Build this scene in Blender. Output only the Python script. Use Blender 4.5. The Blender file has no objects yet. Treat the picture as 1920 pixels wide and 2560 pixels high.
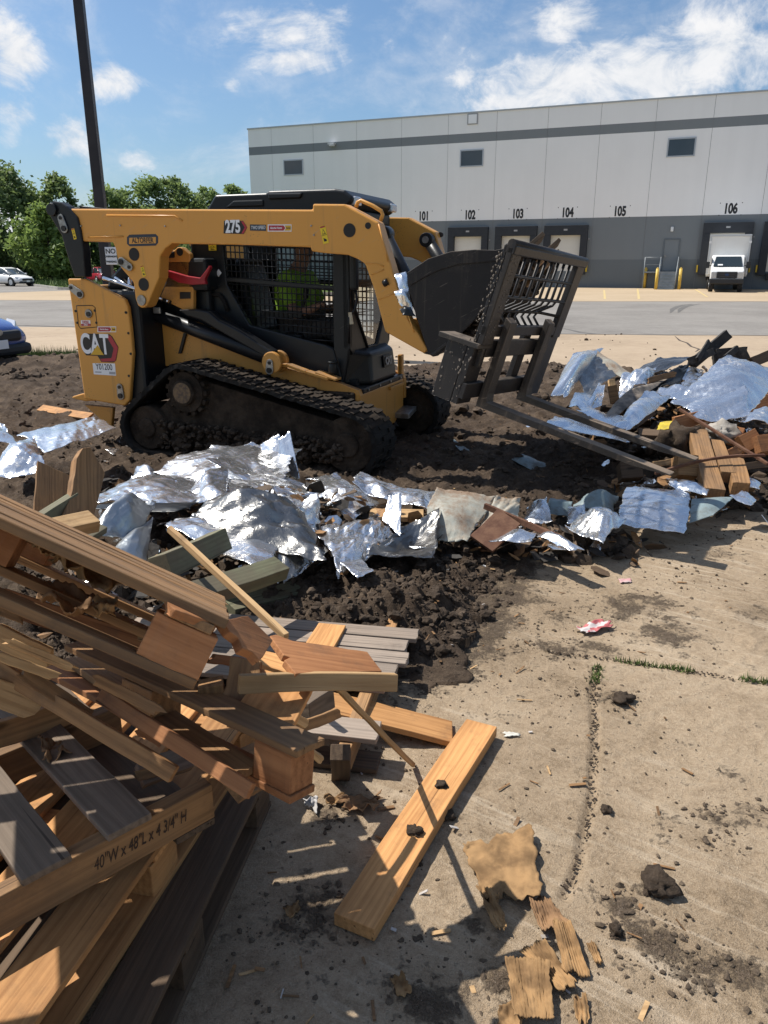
import bpy, bmesh, math, random
from math import sin, cos, pi, radians, sqrt, atan2
from mathutils import Vector, Matrix, noise

scene = bpy.context.scene
COL = scene.collection
random.seed(7)

# ---------------------------------------------------------------- camera
TH = math.atan(532 / 1644)                  # downward tilt
FPX = 1644 * 1920 / 1659                    # focal length in photo pixels (1920 wide)
cam_d = bpy.data.cameras.new('camera')
cam = bpy.data.objects.new('camera', cam_d)
COL.objects.link(cam)
cam.location = (0, 0, 1.6)
cam.rotation_euler = (pi / 2 - TH, 0, 0)
cam_d.sensor_fit = 'HORIZONTAL'
cam_d.sensor_width = 36
cam_d.lens = 36 * FPX / 1920
cam_d.clip_start = 0.05
cam_d.clip_end = 2000
scene.camera = cam

# ---------------------------------------------------------------- sun, sky, exposure
SUN_EL, SUN_AZ = radians(56), radians(66)   # azimuth: degrees left of +Y
sd = Vector((-sin(SUN_AZ) * cos(SUN_EL), cos(SUN_AZ) * cos(SUN_EL), sin(SUN_EL)))
sun_d = bpy.data.lights.new('sun', 'SUN')
sun_d.energy = 5.0
sun_d.angle = radians(0.53)
sun_d.color = (1, 0.955, 0.88)
sun = bpy.data.objects.new('sun', sun_d)
COL.objects.link(sun)
sun.location = sd * 100
sun.rotation_euler = sd.to_track_quat('Z', 'Y').to_euler()
vs = scene.view_settings
vs.view_transform = 'Standard'
vs.look = 'None'
vs.gamma = 1
vs.use_curve_mapping = False
vs.exposure = 0.40

world = bpy.data.worlds.new('World')
scene.world = world
world.use_nodes = True
wt = world.node_tree
wt.nodes.clear()


class NT:
    """small node-tree builder"""
    def __init__(s, tree): s.t = tree
    def n(s, typ, **kw):
        nd = s.t.nodes.new(typ)
        for k, v in kw.items():
            if k.startswith('i_'):
                nd.inputs[k[2:]].default_value = v
            else:
                setattr(nd, k, v)
        return nd
    def l(s, a, b): s.t.links.new(a, b)
    def put(s, sock, v):
        if hasattr(v, 'is_output') or isinstance(v, bpy.types.NodeSocket): s.l(v, sock)
        else: sock.default_value = v
    def math(s, op, a, b=0.0, c=0.0, clamp=False):
        nd = s.n('ShaderNodeMath', operation=op, use_clamp=clamp)
        for i, v in enumerate((a, b, c)): s.put(nd.inputs[i], v)
        return nd.outputs[0]
    def mix(s, f, a, b, blend='MIX'):
        nd = s.n('ShaderNodeMix', data_type='RGBA', blend_type=blend)
        s.put(nd.inputs[0], f); s.put(nd.inputs[6], a); s.put(nd.inputs[7], b)
        return nd.outputs[2]
    def ramp(s, f, stops, interp='LINEAR'):
        nd = s.n('ShaderNodeValToRGB')
        cr = nd.color_ramp
        cr.interpolation = interp
        while len(cr.elements) < len(stops): cr.elements.new(0.5)
        for e, (p, c) in zip(cr.elements, stops):
            e.position = p
            e.color = c if len(c) == 4 else (*c, 1)
        s.put(nd.inputs[0], f)
        return nd.outputs[0]
    def smooth(s, f, lo, hi):
        nd = s.n('ShaderNodeMapRange', interpolation_type='SMOOTHSTEP')
        s.put(nd.inputs[0], f)
        nd.inputs[1].default_value = lo; nd.inputs[2].default_value = hi
        return nd.outputs[0]
    def noise(s, vec, scale, detail=4.0, rough=0.55, dist=0.0):
        nd = s.n('ShaderNodeTexNoise')
        nd.inputs['Scale'].default_value = scale
        nd.inputs['Detail'].default_value = detail
        nd.inputs['Roughness'].default_value = rough
        nd.inputs['Distortion'].default_value = dist
        if vec is not None: s.l(vec, nd.inputs['Vector'])
        return nd.outputs[0]
    def mapping(s, vec, scale=(1, 1, 1), rot=(0, 0, 0), loc=(0, 0, 0)):
        nd = s.n('ShaderNodeMapping')
        nd.inputs['Scale'].default_value = scale
        nd.inputs['Rotation'].default_value = rot
        nd.inputs['Location'].default_value = loc
        s.l(vec, nd.inputs['Vector'])
        return nd.outputs[0]


def build_sky():
    w = NT(wt)
    out = w.n('ShaderNodeOutputWorld')
    bg = w.n('ShaderNodeBackground')
    bg.inputs['Strength'].default_value = 0.083
    sky = w.n('ShaderNodeTexSky', sky_type='NISHITA', sun_disc=False)
    sky.sun_elevation = SUN_EL
    sky.sun_rotation = -SUN_AZ
    sky.air_density = 1.0; sky.dust_density = 1.6; sky.ozone_density = 1.6
    tc = w.n('ShaderNodeTexCoord')
    d = tc.outputs['Generated']
    sep = w.n('ShaderNodeSeparateXYZ'); w.l(d, sep.inputs[0])
    # wispy / puffy noise on the direction
    big = w.noise(w.mapping(d, (1, 1, 1.9)), 5.0, 9, 0.64, 0.7)
    fine = w.noise(w.mapping(d, (1, 1, 1.5), loc=(3, 1, 2)), 19, 8, 0.65, 0.5)
    # cloud banks by direction (azimuth slope a=x/y, elevation slope e=z/y)
    ysafe = w.math('MAXIMUM', sep.outputs[1], 0.05)
    a = w.math('DIVIDE', sep.outputs[0], ysafe)
    e = w.math('DIVIDE', sep.outputs[2], ysafe)
    def ae(u, v):                       # overview pixel (1659 wide) -> direction slopes
        dv = (v - 1106) / 1644
        y = cos(TH) - dv * sin(TH); z = -sin(TH) - dv * cos(TH)
        return (u - 829.5) / 1644 / y, z / y
    blobs = [(25, 120, 70, 70, 1.15), (240, 178, 80, 42, 1.1), (150, 300, 66, 50, 1.1), (610, 62, 130, 60, .8), (700, 60, 90, 80, .8),
             (645, 132, 100, 26, .95), (30, 240, 70, 45, 1.0), (20, 300, 40, 50, .85), (10, 420, 75, 90, 1.05), (1240, 195, 200, 62, 1.0), (1420, 170, 180, 75, 1.0),
             (1600, 110, 170, 90, .95), (1680, 30, 110, 70, .9), (1110, 225, 90, 26, 1.0), (1230, 30, 90, 50, .75), (300, 345, 45, 24, .95), (845, 95, 55, 24, .5), (945, 60, 45, 30, .42), (690, 180, 50, 14, .45),
             (500, 186, 26, 18, .7), (438, 165, 30, 20, .6), (250, 370, 60, 25, .5), (1010, 85, 40, 60, .4), (480, 100, 40, 20, .6), (330, 100, 50, 40, .3)]
    acc = None
    for (u, v, ru, rv, k) in blobs:
        ca, ce = ae(u, v)
        sa = ru / 1644 / 1.1; se = rv / 1644 / 1.0
        da = w.math('DIVIDE', w.math('SUBTRACT', a, ca), sa)
        de = w.math('DIVIDE', w.math('SUBTRACT', e, ce), se)
        r2 = w.math('ADD', w.math('MULTIPLY', da, da), w.math('MULTIPLY', de, de))
        g = w.math('MULTIPLY', w.math('POWER', 2.0, w.math('MULTIPLY', r2, -1.0)), k)
        acc = g if acc is None else w.math('MAXIMUM', acc, g)
    # elsewhere (outside the photo's view) scattered fair-weather clouds
    away = w.smooth(sep.outputs[1], 0.35, -0.1)
    acc = w.math('MAXIMUM', acc, w.math('MULTIPLY', away, 0.5))
    m = w.math('ADD', w.math('MULTIPLY', acc, 0.95), w.math('ADD', w.math('MULTIPLY', w.math('SUBTRACT', big, .5), 2.4), w.math('MULTIPLY', w.math('SUBTRACT', fine, .5), 1.3)))
    mask = w.smooth(m, 0.34, 1.08)
    thin = w.math('MULTIPLY', w.smooth(w.math('ADD', w.math('MULTIPLY', big, .7), w.math('MULTIPLY', fine, .3)), 0.42, 0.70), 0.42)
    mask = w.math('MAXIMUM', mask, thin)
    mask = w.math('MULTIPLY', mask, w.smooth(sep.outputs[2], -0.02, 0.03))
    shade = w.smooth(w.math('ADD', w.math('MULTIPLY', fine, 1.2), w.math('MULTIPLY', big, .4)), 0.3, 1.1)
    cloud = w.mix(shade, (5.6, 6.2, 7.0, 1), (8.6, 8.6, 8.7, 1))
    tint = w.mix(1.0, sky.outputs[0], (.80, .99, 1.14, 1), 'MULTIPLY')
    colr = w.mix(mask, tint, cloud)
    w.l(colr, bg.inputs['Color'])
    w.l(bg.outputs[0], out.inputs['Surface'])
build_sky()

# ---------------------------------------------------------------- photo measurement helpers
# A photo reading (crop letter, x, y) becomes a ray; the ray is met with a real plane
# (ground height, depth, or a plane of the machine) to get a world point.
CR = {'A': (80, 440, 2.592), 'B': (480, 440, 2.592), 'C': (960, 500, 2.989), 'D': (1240, 800, 2.4397), 'E': (0, 1300, 2.9625), 'G': (0, 1900, 2.37),
      'H': (400, 1450, 1.929), 'I': (1000, 1950, 1.8033), 'J': (0, 1000, 2.1269), 'K': (700, 1150, 2.0737), 'L': (1000, 220, 1.8033), 'M': (0, 0, 1.728),
      'N': (100, 480, 4.608), 'O': (280, 840, 2.37), 'P': (820, 800, 5.53), 'Q': (1080, 580, 3.95), 'R': (0, 640, 6.38), 'S': (840, 500, 5.53),
      'T': (480, 560, 3.318), 'U': (1580, 520, 4.879), 'o': (0, 0, 1659 / 1920)}
EYE = Vector((0, 0, 1.6))
FW = Vector((0, cos(TH), -sin(TH))); UP = Vector((0, sin(TH), cos(TH)))
def ray(c, x, y):
    x0, y0, s = CR[c]
    u, v = x0 + x / s, y0 + y / s
    return FW + Vector((1, 0, 0)) * ((u - 960) / FPX) - UP * ((v - 1280) / FPX)
def Z(c, x, y, z=0.0):                    # point at height z
    r = ray(c, x, y); return EYE + r * ((z - 1.6) / r.z)
def Yd(c, x, y, yy):                      # point at ground distance yy
    r = ray(c, x, y); return EYE + r * (yy / r.y)
def Pd(c, x, y, dep):                     # point at optical depth
    return EYE + ray(c, x, y) * dep

# ---------------------------------------------------------------- object helpers
MW = {}                                   # world matrix of every empty/part we parent to
def tag(o, label=None, cat=None, group=None, kind=None):
    if label: o['label'] = label
    if cat: o['category'] = cat
    if group: o['group'] = group
    if kind: o['kind'] = kind
    return o
def thing(name, label, cat, loc=(0, 0, 0), rotz=0.0, group=None, mat=None):
    o = bpy.data.objects.new(name, None)
    COL.objects.link(o)
    m = mat if mat is not None else Matrix.Translation(Vector(loc)) @ Matrix.Rotation(rotz, 4, 'Z')
    o.matrix_world = m
    o.empty_display_size = 0.1
    MW[o.name] = m.copy()
    return tag(o, label, cat, group)
def place(o, m, parent=None):
    """world matrix m, parented (no inverse) to parent"""
    if parent is None:
        o.matrix_world = m
    else:
        o.parent = parent
        o.matrix_basis = MW[parent.name].inverted() @ m
    MW[o.name] = m.copy()

class MB:
    def __init__(s): s.v = []; s.f = []; s.mi = []; s.cur = 0; s.sm = []
    def add(s, vs, fs, smooth=False):
        b = len(s.v)
        s.v += [tuple(v) for v in vs]
        for f in fs:
            s.f.append([i + b for i in f]); s.mi.append(s.cur); s.sm.append(smooth)
    def box(s, a, b):
        (x0, y0, z0), (x1, y1, z1) = a, b
        x0, x1 = sorted((x0, x1)); y0, y1 = sorted((y0, y1)); z0, z1 = sorted((z0, z1))
        v = [(x0, y0, z0), (x1, y0, z0), (x1, y1, z0), (x0, y1, z0), (x0, y0, z1), (x1, y0, z1), (x1, y1, z1), (x0, y1, z1)]
        s.add(v, [(0, 3, 2, 1), (4, 5, 6, 7), (0, 1, 5, 4), (1, 2, 6, 5), (2, 3, 7, 6), (3, 0, 4, 7)])
    def cbox(s, c, size, m=None):
        h = [q / 2 for q in size]
        v = [Vector((sx * h[0], sy * h[1], sz * h[2])) for sz in (-1, 1) for sx, sy in ((-1, -1), (1, -1), (1, 1), (-1, 1))]
        if m: v = [m @ q for q in v]
        v = [q + Vector(c) for q in v]
        s.add(v, [(0, 3, 2, 1), (4, 5, 6, 7), (0, 1, 5, 4), (1, 2, 6, 5), (2, 3, 7, 6), (3, 0, 4, 7)])
    def hexa(s, v8):                      # bottom 4 (ccw from above), top 4
        s.add(v8, [(0, 3, 2, 1), (4, 5, 6, 7), (0, 1, 5, 4), (1, 2, 6, 5), (2, 3, 7, 6), (3, 0, 4, 7)])
    def prism(s, poly, y0, y1):           # polygon in XZ extruded along Y
        n = len(poly)
        ar = sum(poly[i][0] * poly[(i + 1) % n][1] - poly[(i + 1) % n][0] * poly[i][1] for i in range(n))
        if ar < 0: poly = poly[::-1]
        y0, y1 = min(y0, y1), max(y0, y1)
        v = [(p[0], y0, p[1]) for p in poly] + [(p[0], y1, p[1]) for p in poly]
        f = [list(range(n)), list(range(2 * n - 1, n - 1, -1))]
        f += [(i, i + n, (i + 1) % n + n, (i + 1) % n) for i in range(n)]
        s.add(v, f)
    def prismx(s, poly, x0, x1):          # polygon in YZ extruded along X
        n = len(poly)
        v = [(x0, p[0], p[1]) for p in poly] + [(x1, p[0], p[1]) for p in poly]
        f = [list(range(n - 1, -1, -1)), list(range(n, 2 * n))] + [(i, (i + 1) % n, (i + 1) % n + n, i + n) for i in range(n)]
        s.add(v, f)
    def tube(s, pts, r, n=10, cap=True, smooth=True):
        pts = [Vector(p) for p in pts]
        rs = r if isinstance(r, (list, tuple)) else [r] * len(pts)
        b = len(s.v); fr = None
        for i, p in enumerate(pts):
            t = (pts[min(i + 1, len(pts) - 1)] - pts[max(i - 1, 0)]).normalized()
            if fr is None:
                a = Vector((0, 0, 1)) if abs(t.z) < .9 else Vector((1, 0, 0))
                x = t.cross(a).normalized()
            else:
                x = (fr - t * fr.dot(t)).normalized()
            fr = x; y = t.cross(x)
            for k in range(n):
                an = 2 * pi * k / n
                s.v.append(tuple(p + (x * cos(an) + y * sin(an)) * rs[i]))
        for i in range(len(pts) - 1):
            for k in range(n):
                s.f.append([b + i * n + k, b + i * n + (k + 1) % n, b + (i + 1) * n + (k + 1) % n, b + (i + 1) * n + k])
                s.mi.append(s.cur); s.sm.append(smooth)
        if cap:
            for base, rev in ((b, True), (b + (len(pts) - 1) * n, False)):
                f = [base + k for k in range(n)]
                s.f.append(f[::-1] if rev else f); s.mi.append(s.cur); s.sm.append(False)
    def cyl(s, p0, p1, r, n=24): s.tube([p0, p1], r, n)
    def build(s, name, mats, parent=None, bevel=0.0, world=None, seg=2, sharp=30):
        me = bpy.data.meshes.new(name)
        me.from_pydata(s.v, [], s.f)
        mats = mats if isinstance(mats, (list, tuple)) else [mats]
        for m in mats: me.materials.append(m)
        me.polygons.foreach_set('material_index', s.mi)
        me.polygons.foreach_set('use_smooth', s.sm)
        me.update()
        o = bpy.data.objects.new(name, me)
        COL.objects.link(o)
        if parent is not None:
            place(o, world if world is not None else MW[parent.name], parent)
        elif world is not None:
            place(o, world)
        else:
            MW[o.name] = Matrix.Identity(4)
        if bevel:
            bv = o.modifiers.new('bevel', 'BEVEL')
            bv.width = bevel; bv.segments = seg; bv.limit_method = 'ANGLE'; bv.angle_limit = radians(sharp)
            bv.harden_normals = False
        return o

def struct(name, mb, mat):
    o = mb.build(name, mat); o['kind'] = 'structure'; return o
def copy_tree(o, parent=None, world=None):
    c = o.copy(); COL.objects.link(c)
    if parent is not None: c.parent = parent
    if world is not None: c.matrix_world = world; MW[c.name] = world.copy()
    else: MW[c.name] = MW[o.name].copy()
    for ch in list(o.children): copy_tree(ch, c)
    return c
def frame(O, X, Yh):
    """matrix with origin O, x axis towards X, y axis roughly towards Yh"""
    e1 = (X - O).normalized(); e3 = e1.cross(Yh - O).normalized(); e2 = e3.cross(e1)
    return Matrix(((e1.x, e2.x, e3.x, O.x), (e1.y, e2.y, e3.y, O.y), (e1.z, e2.z, e3.z, O.z), (0, 0, 0, 1)))
def axes(O, e1, e2, e3):
    return Matrix(((e1[0], e2[0], e3[0], O[0]), (e1[1], e2[1], e3[1], O[1]), (e1[2], e2[2], e3[2], O[2]), (0, 0, 0, 1)))
def text(s, size, mat, parent, m, name='lettering', bold=0.0, ext=0.001, shear=0.0, sx=1.0, space=1.0, align='CENTER'):
    cu = bpy.data.curves.new(name, 'FONT')
    cu.body = s; cu.size = size; cu.extrude = ext; cu.offset = bold; cu.shear = shear
    cu.align_x = align; cu.align_y = 'CENTER'; cu.space_character = space
    tmp = bpy.data.objects.new('tmp', cu)
    COL.objects.link(tmp)
    dg = bpy.context.evaluated_depsgraph_get()
    me = bpy.data.meshes.new_from_object(tmp.evaluated_get(dg))
    bpy.data.objects.remove(tmp); bpy.data.curves.remove(cu)
    me.transform(Matrix.Diagonal((sx, 1, 1, 1)))
    me.materials.clear(); me.materials.append(mat)
    o = bpy.data.objects.new(name, me); COL.objects.link(o)
    place(o, m, parent)
    return o
# ---------------------------------------------------------------- materials
def newmat(name):
    m = bpy.data.materials.new(name); m.use_nodes = True
    t = NT(m.node_tree)
    p = m.node_tree.nodes['Principled BSDF']
    return m, t, p
def bump(t, p, h, strength, dist):
    b = t.n('ShaderNodeBump'); b.inputs['Strength'].default_value = strength; b.inputs['Distance'].default_value = dist
    t.l(h, b.inputs['Height']); t.l(b.outputs[0], p.inputs['Normal'])
def c4(c): return (*c, 1) if len(c) == 3 else c
def simple(name, c1, c2=None, scale=6, rough=.5, metal=0.0, lo=.35, hi=.65, bs=0.0, bd=.01, bscale=30, spec=.5, rv=.12, coat=0.0):
    """two-tone noise material in object space"""
    m, t, p = newmat(name)
    tc = t.n('ShaderNodeTexCoord').outputs['Object']
    n1 = t.noise(tc, scale, 6, .6)
    f = t.smooth(n1, lo, hi)
    t.l(t.mix(f, c4(c1), c4(c2 or c1)), p.inputs['Base Color'])
    t.l(t.math('ADD', t.math('MULTIPLY', n1, rv * 2), rough - rv), p.inputs['Roughness'])
    p.inputs['Metallic'].default_value = metal
    p.inputs['Specular IOR Level'].default_value = spec
    p.inputs['Coat Weight'].default_value = coat
    if bs: bump(t, p, t.noise(tc, bscale, 5, .6), bs, bd)
    return m
def dirty(name, base, dirt, amount=.5, scale=3, rough=.4, metal=0.0, spec=.5, bs=.12, speck=True, grime=None):
    """paint with dust/soil film: large patches, fine specks, dust settling on upward faces"""
    m, t, p = newmat(name)
    tc = t.n('ShaderNodeTexCoord').outputs['Object']
    n1 = t.noise(tc, scale, 8, .65, .4); n2 = t.noise(tc, scale * 9, 6, .7)
    geo = t.n('ShaderNodeNewGeometry'); sp = t.n('ShaderNodeSeparateXYZ'); t.l(geo.outputs['Normal'], sp.inputs[0])
    upf = t.math('MULTIPLY', t.smooth(sp.outputs[2], .2, .9), .25)
    f = t.math('ADD', t.math('MULTIPLY', n1, .7), t.math('ADD', t.math('MULTIPLY', n2, .3), upf))
    f = t.smooth(f, .78 - amount * .4, 1.02 - amount * .3)
    var = t.mix(t.noise(tc, .9, 3), c4([q * .86 for q in base]), c4([min(1, q * 1.1) for q in base]))
    colr = t.mix(t.math('MULTIPLY', f, .85), var, c4(dirt))
    if speck:
        v = t.n('ShaderNodeTexVoronoi'); v.inputs['Scale'].default_value = 55; t.l(tc, v.inputs['Vector'])
        s = t.math('MULTIPLY', t.math('LESS_THAN', v.outputs['Distance'], .16), t.smooth(n1, .5, .62))
        colr = t.mix(s, colr, c4(grime or [q * .55 for q in dirt]))
    # vertical run marks and fine scratches
    rn_ = t.noise(t.mapping(tc, (14, 14, .8)), 1.0, 4, .65, .3)
    colr = t.mix(t.math('MULTIPLY', t.smooth(rn_, .56, .74), amount * .9), colr, c4([q * .8 for q in dirt]))
    sc = t.noise(t.mapping(t.mapping(tc, (1, 1, 1), (.2, .5, 0)), (3, 60, 90)), 1.0, 2, .5)
    colr = t.mix(t.math('MULTIPLY', t.smooth(sc, .68, .74), .35), colr, c4([min(1, q * 1.6 + .03) for q in dirt]))
    t.l(colr, p.inputs['Base Color'])
    t.l(t.math('ADD', t.math('MULTIPLY', f, .4), rough), p.inputs['Roughness'])
    p.inputs['Metallic'].default_value = metal; p.inputs['Specular IOR Level'].default_value = spec
    bump(t, p, t.math('ADD', n2, n1), bs, .006)
    return m
def wood(name, dark, light, grey=None, greyamt=0.0, rough=.72, grain=1.0):
    m, t, p = newmat(name)
    tc = t.n('ShaderNodeTexCoord').outputs['Object']
    oi = t.n('ShaderNodeObjectInfo').outputs['Random']
    off = t.n('ShaderNodeVectorMath', operation='ADD'); t.l(tc, off.inputs[0])
    cmb = t.n('ShaderNodeCombineXYZ'); t.l(t.math('MULTIPLY', oi, 37.0), cmb.inputs[0]); t.l(t.math('MULTIPLY', oi, 11.0), cmb.inputs[1]); t.l(t.math('MULTIPLY', oi, 5.0), cmb.inputs[2])
    t.l(cmb.outputs[0], off.inputs[1]); v = off.outputs[0]
    g1 = t.noise(t.mapping(v, (1.6, 55, 55)), 1.0, 4, .6, .3)
    g2 = t.noise(t.mapping(v, (4, 190, 190)), 1.0, 3, .6)
    wv = t.n('ShaderNodeTexWave', wave_type='BANDS', bands_direction='Y', wave_profile='SIN')
    wv.inputs['Scale'].default_value = 7.0; wv.inputs['Distortion'].default_value = 9.0; wv.inputs['Detail'].default_value = 2; wv.inputs['Detail Scale'].default_value = .7
    t.l(t.mapping(v, (.45, 2.2, 2.2)), wv.inputs['Vector'])
    f = t.math('ADD', t.math('MULTIPLY', g1, .6), t.math('ADD', t.math('MULTIPLY', g2, .25), t.math('MULTIPLY', wv.outputs['Fac'], .10)))
    f = t.smooth(f, .22, .68)
    colr = t.mix(f, c4(dark), c4(light))
    pv = t.noise(v, 2.3, 5, .6)
    colr = t.mix(t.math('MULTIPLY', t.smooth(pv, .45, .75), .55), colr, c4([q * .55 for q in dark]), 'MIX')
    if greyamt:
        gm = t.math('MULTIPLY', t.smooth(t.math('ADD', pv, t.math('MULTIPLY', t.noise(v, 7, 5), .4)), .5, .85), greyamt)
        colr = t.mix(gm, colr, c4(grey))
    ck = t.noise(t.mapping(v, (.9, 75, 75), loc=(5, 3, 1)), 1.0, 2, .5, .1)
    colr = t.mix(t.math('MULTIPLY', t.smooth(ck, .33, .27), .75), colr, c4([q * .25 for q in dark]))
    dt = t.noise(v, 5.5, 8, .7)
    colr = t.mix(t.math('MULTIPLY', t.smooth(dt, .52, .72), .5), colr, (.07, .05, .035, 1))
    # knots
    vo = t.n('ShaderNodeTexVoronoi'); vo.inputs['Scale'].default_value = 2.2; t.l(t.mapping(v, (1, 3.0, 3.0)), vo.inputs['Vector'])
    colr = t.mix(t.math('MULTIPLY', t.smooth(vo.outputs['Distance'], .11, .05), .8), colr, c4([q * .3 for q in dark]))
    br = t.math('ADD', t.math('MULTIPLY', oi, .5), .75)
    hs = t.n('ShaderNodeHueSaturation'); t.l(colr, hs.inputs['Color']); t.l(br, hs.inputs['Value'])
    t.l(hs.outputs[0], p.inputs['Base Color'])
    p.inputs['Roughness'].default_value = rough; p.inputs['Specular IOR Level'].default_value = .25
    bump(t, p, t.math('ADD', g1, t.math('MULTIPLY', g2, .7)), .35 * grain, .004)
    return m
def foilmat(name, dirtamt=.25, tint=(.88, .88, .885), rough=.19, back=None):
    m, t, p = newmat(name)
    tc = t.n('ShaderNodeTexCoord').outputs['Object']
    oi = t.n('ShaderNodeObjectInfo').outputs['Random']
    n1 = t.noise(tc, 3.5, 7, .65, .5); n2 = t.noise(tc, 26, 6, .65); n3 = t.noise(t.mapping(tc, (1, 1, 1), (0, 0, .6)), 14, 4, .7, 1.2)
    f = t.smooth(t.math('ADD', t.math('MULTIPLY', n1, .65), t.math('MULTIPLY', n2, .4)), .70 - dirtamt * .3, .86 - dirtamt * .2)
    colr = t.mix(f, c4(tint), c4((.10, .075, .055)))
    t.l(colr, p.inputs['Base Color'])
    t.l(t.math('MULTIPLY', t.math('SUBTRACT', 1.0, f), .93), p.inputs['Metallic'])
    t.l(t.math('ADD', t.math('MULTIPLY', f, .5), t.math('ADD', rough - .06, t.math('MULTIPLY', n2, .16))), p.inputs['Roughness'])
    rd = t.n('ShaderNodeTexNoise', noise_type='RIDGED_MULTIFRACTAL') if hasattr(bpy.types.ShaderNodeTexNoise, 'noise_type') else t.n('ShaderNodeTexNoise')
    rd.inputs['Scale'].default_value = 9; rd.inputs['Detail'].default_value = 4; rd.inputs['Roughness'].default_value = .5
    t.l(tc, rd.inputs['Vector'])
    rf = t.n('ShaderNodeTexNoise', noise_type='RIDGED_MULTIFRACTAL'); rf.inputs['Scale'].default_value = 34; rf.inputs['Detail'].default_value = 2; t.l(tc, rf.inputs['Vector'])
    bump(t, p, t.math('ADD', t.math('ADD', t.math('MULTIPLY', rd.outputs[0], .5), t.math('MULTIPLY', rf.outputs[0], .16)), t.math('ADD', n3, t.math('MULTIPLY', n2, .3))), .26, .02)
    return m

YEL = dirty('machine_yellow', (.66, .31, .062), (.24, .165, .095), .30, 1.6, .34, spec=.4)
YELD = dirty('machine_yellow_muddy', (.57, .27, .06), (.16, .11, .07), .56, 2.5, .4, spec=.35)
BLK = dirty('black_paint', (.009, .010, .012), (.04, .036, .03), .12, 3, .36, spec=.35)
BLKP = dirty('black_plastic', (.010, .012, .014), (.04, .037, .033), .06, 3, .4, spec=.35, speck=False)
STL = dirty('worn_black_steel', (.017, .015, .015), (.10, .078, .058), .36, 4, .42, metal=.1, spec=.35, bs=.2)
FRK = dirty('scuffed_fork_steel', (.03, .026, .023), (.18, .14, .105), .55, 6, .45, metal=.1, spec=.35, bs=.25)
BKT = dirty('scuffed_bucket_steel', (.022, .019, .018), (.12, .094, .072), .62, 2.6, .5, metal=.05, spec=.3, bs=.3)
TINE = dirty('worn_tine_steel', (.045, .038, .032), (.24, .18, .13), .62, 5, .5, metal=.1, spec=.3, bs=.3)
MUDR = dirty('muddy_rubber', (.013, .012, .011), (.05, .037, .027), .66, 4, .75, spec=.2, bs=.5)
MUD = simple('caked_mud', (.026, .019, .014), (.066, .048, .034), 7, .9, bs=.8, bd=.03, bscale=24, spec=.15)
ZINC = simple('zinc_plated_steel', (.35, .35, .34), (.22, .21, .2), 20, .4, .8)
CHROME = simple('chrome_rod', (.7, .7, .72), None, 20, .12, 1.0)
RED = simple('red_lever', (.42, .015, .03), (.3, .012, .02), 5, .4)
WHITE = simple('white_print', (.78, .78, .78), None, 5, .5)
BLACKP = simple('black_print', (.01, .01, .01), None, 5, .5)
REDP = simple('red_print', (.38, .02, .035), None, 5, .45)
YELP = simple('yellow_print', (.75, .53, .02), None, 5, .45)
GOLDP = simple('gold_print', (.62, .36, .02), None, 5, .4)
GREYP = simple('grey_print', (.35, .35, .36), None, 5, .5)
RUST = simple('rusty_steel', (.09, .035, .018), (.16, .08, .045), 14, .8, .2, bs=.4, bd=.006, bscale=60)
LENS = simple('lamp_lens', (.6, .6, .62), None, 5, .1, .3)

W_FRESH = wood('fresh_pallet_wood', (.30, .14, .05), (.52, .27, .105))
W_OLD = wood('weathered_orange_timber', (.16, .082, .032), (.36, .20, .088), (.14, .10, .07), .45)
W_TAN = wood('tan_pine_wood', (.34, .20, .09), (.58, .38, .19))
W_RED = wood('red_brown_wood', (.20, .08, .032), (.36, .165, .07))
W_AGED = wood('aged_brown_wood', (.13, .064, .026), (.34, .185, .078), (.2, .145, .095), .25)
W_GREY = wood('weathered_grey_wood', (.10, .070, .048), (.25, .185, .135), (.17, .135, .10), .5)
W_DARK = wood('dark_damp_wood', (.052, .032, .019), (.125, .08, .048), (.10, .076, .054), .4)
W_GREEN = wood('green_painted_wood', (.085, .09, .052), (.185, .195, .115), (.13, .10, .07), .7)
FOIL = foilmat('crumpled_foil', .38)
FOILD = foilmat('soiled_foil', .62)
FOILB = foilmat('dull_foil_back', .34, (.27, .26, .245), .27)
TIN = foilmat('grey_sheet_metal', .3, (.4, .42, .43), .34)
PAINTM = dirty('blue_grey_painted_metal', (.20, .26, .27), (.10, .08, .06), .3, 4, .42, spec=.5)
PALEM = dirty('pale_rusty_panel', (.36, .36, .31), (.19, .105, .055), .45, 5, .5, spec=.4, bs=.3)
CARD = simple('torn_cardboard', (.15, .09, .045), (.33, .20, .095), 11, .9, bs=.3, bd=.004, bscale=70, spec=.1)
CARDB = simple('wet_brown_cardboard', (.17, .10, .055), (.27, .16, .085), 9, .9, bs=.4, bd=.005, bscale=60, spec=.1)

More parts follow.
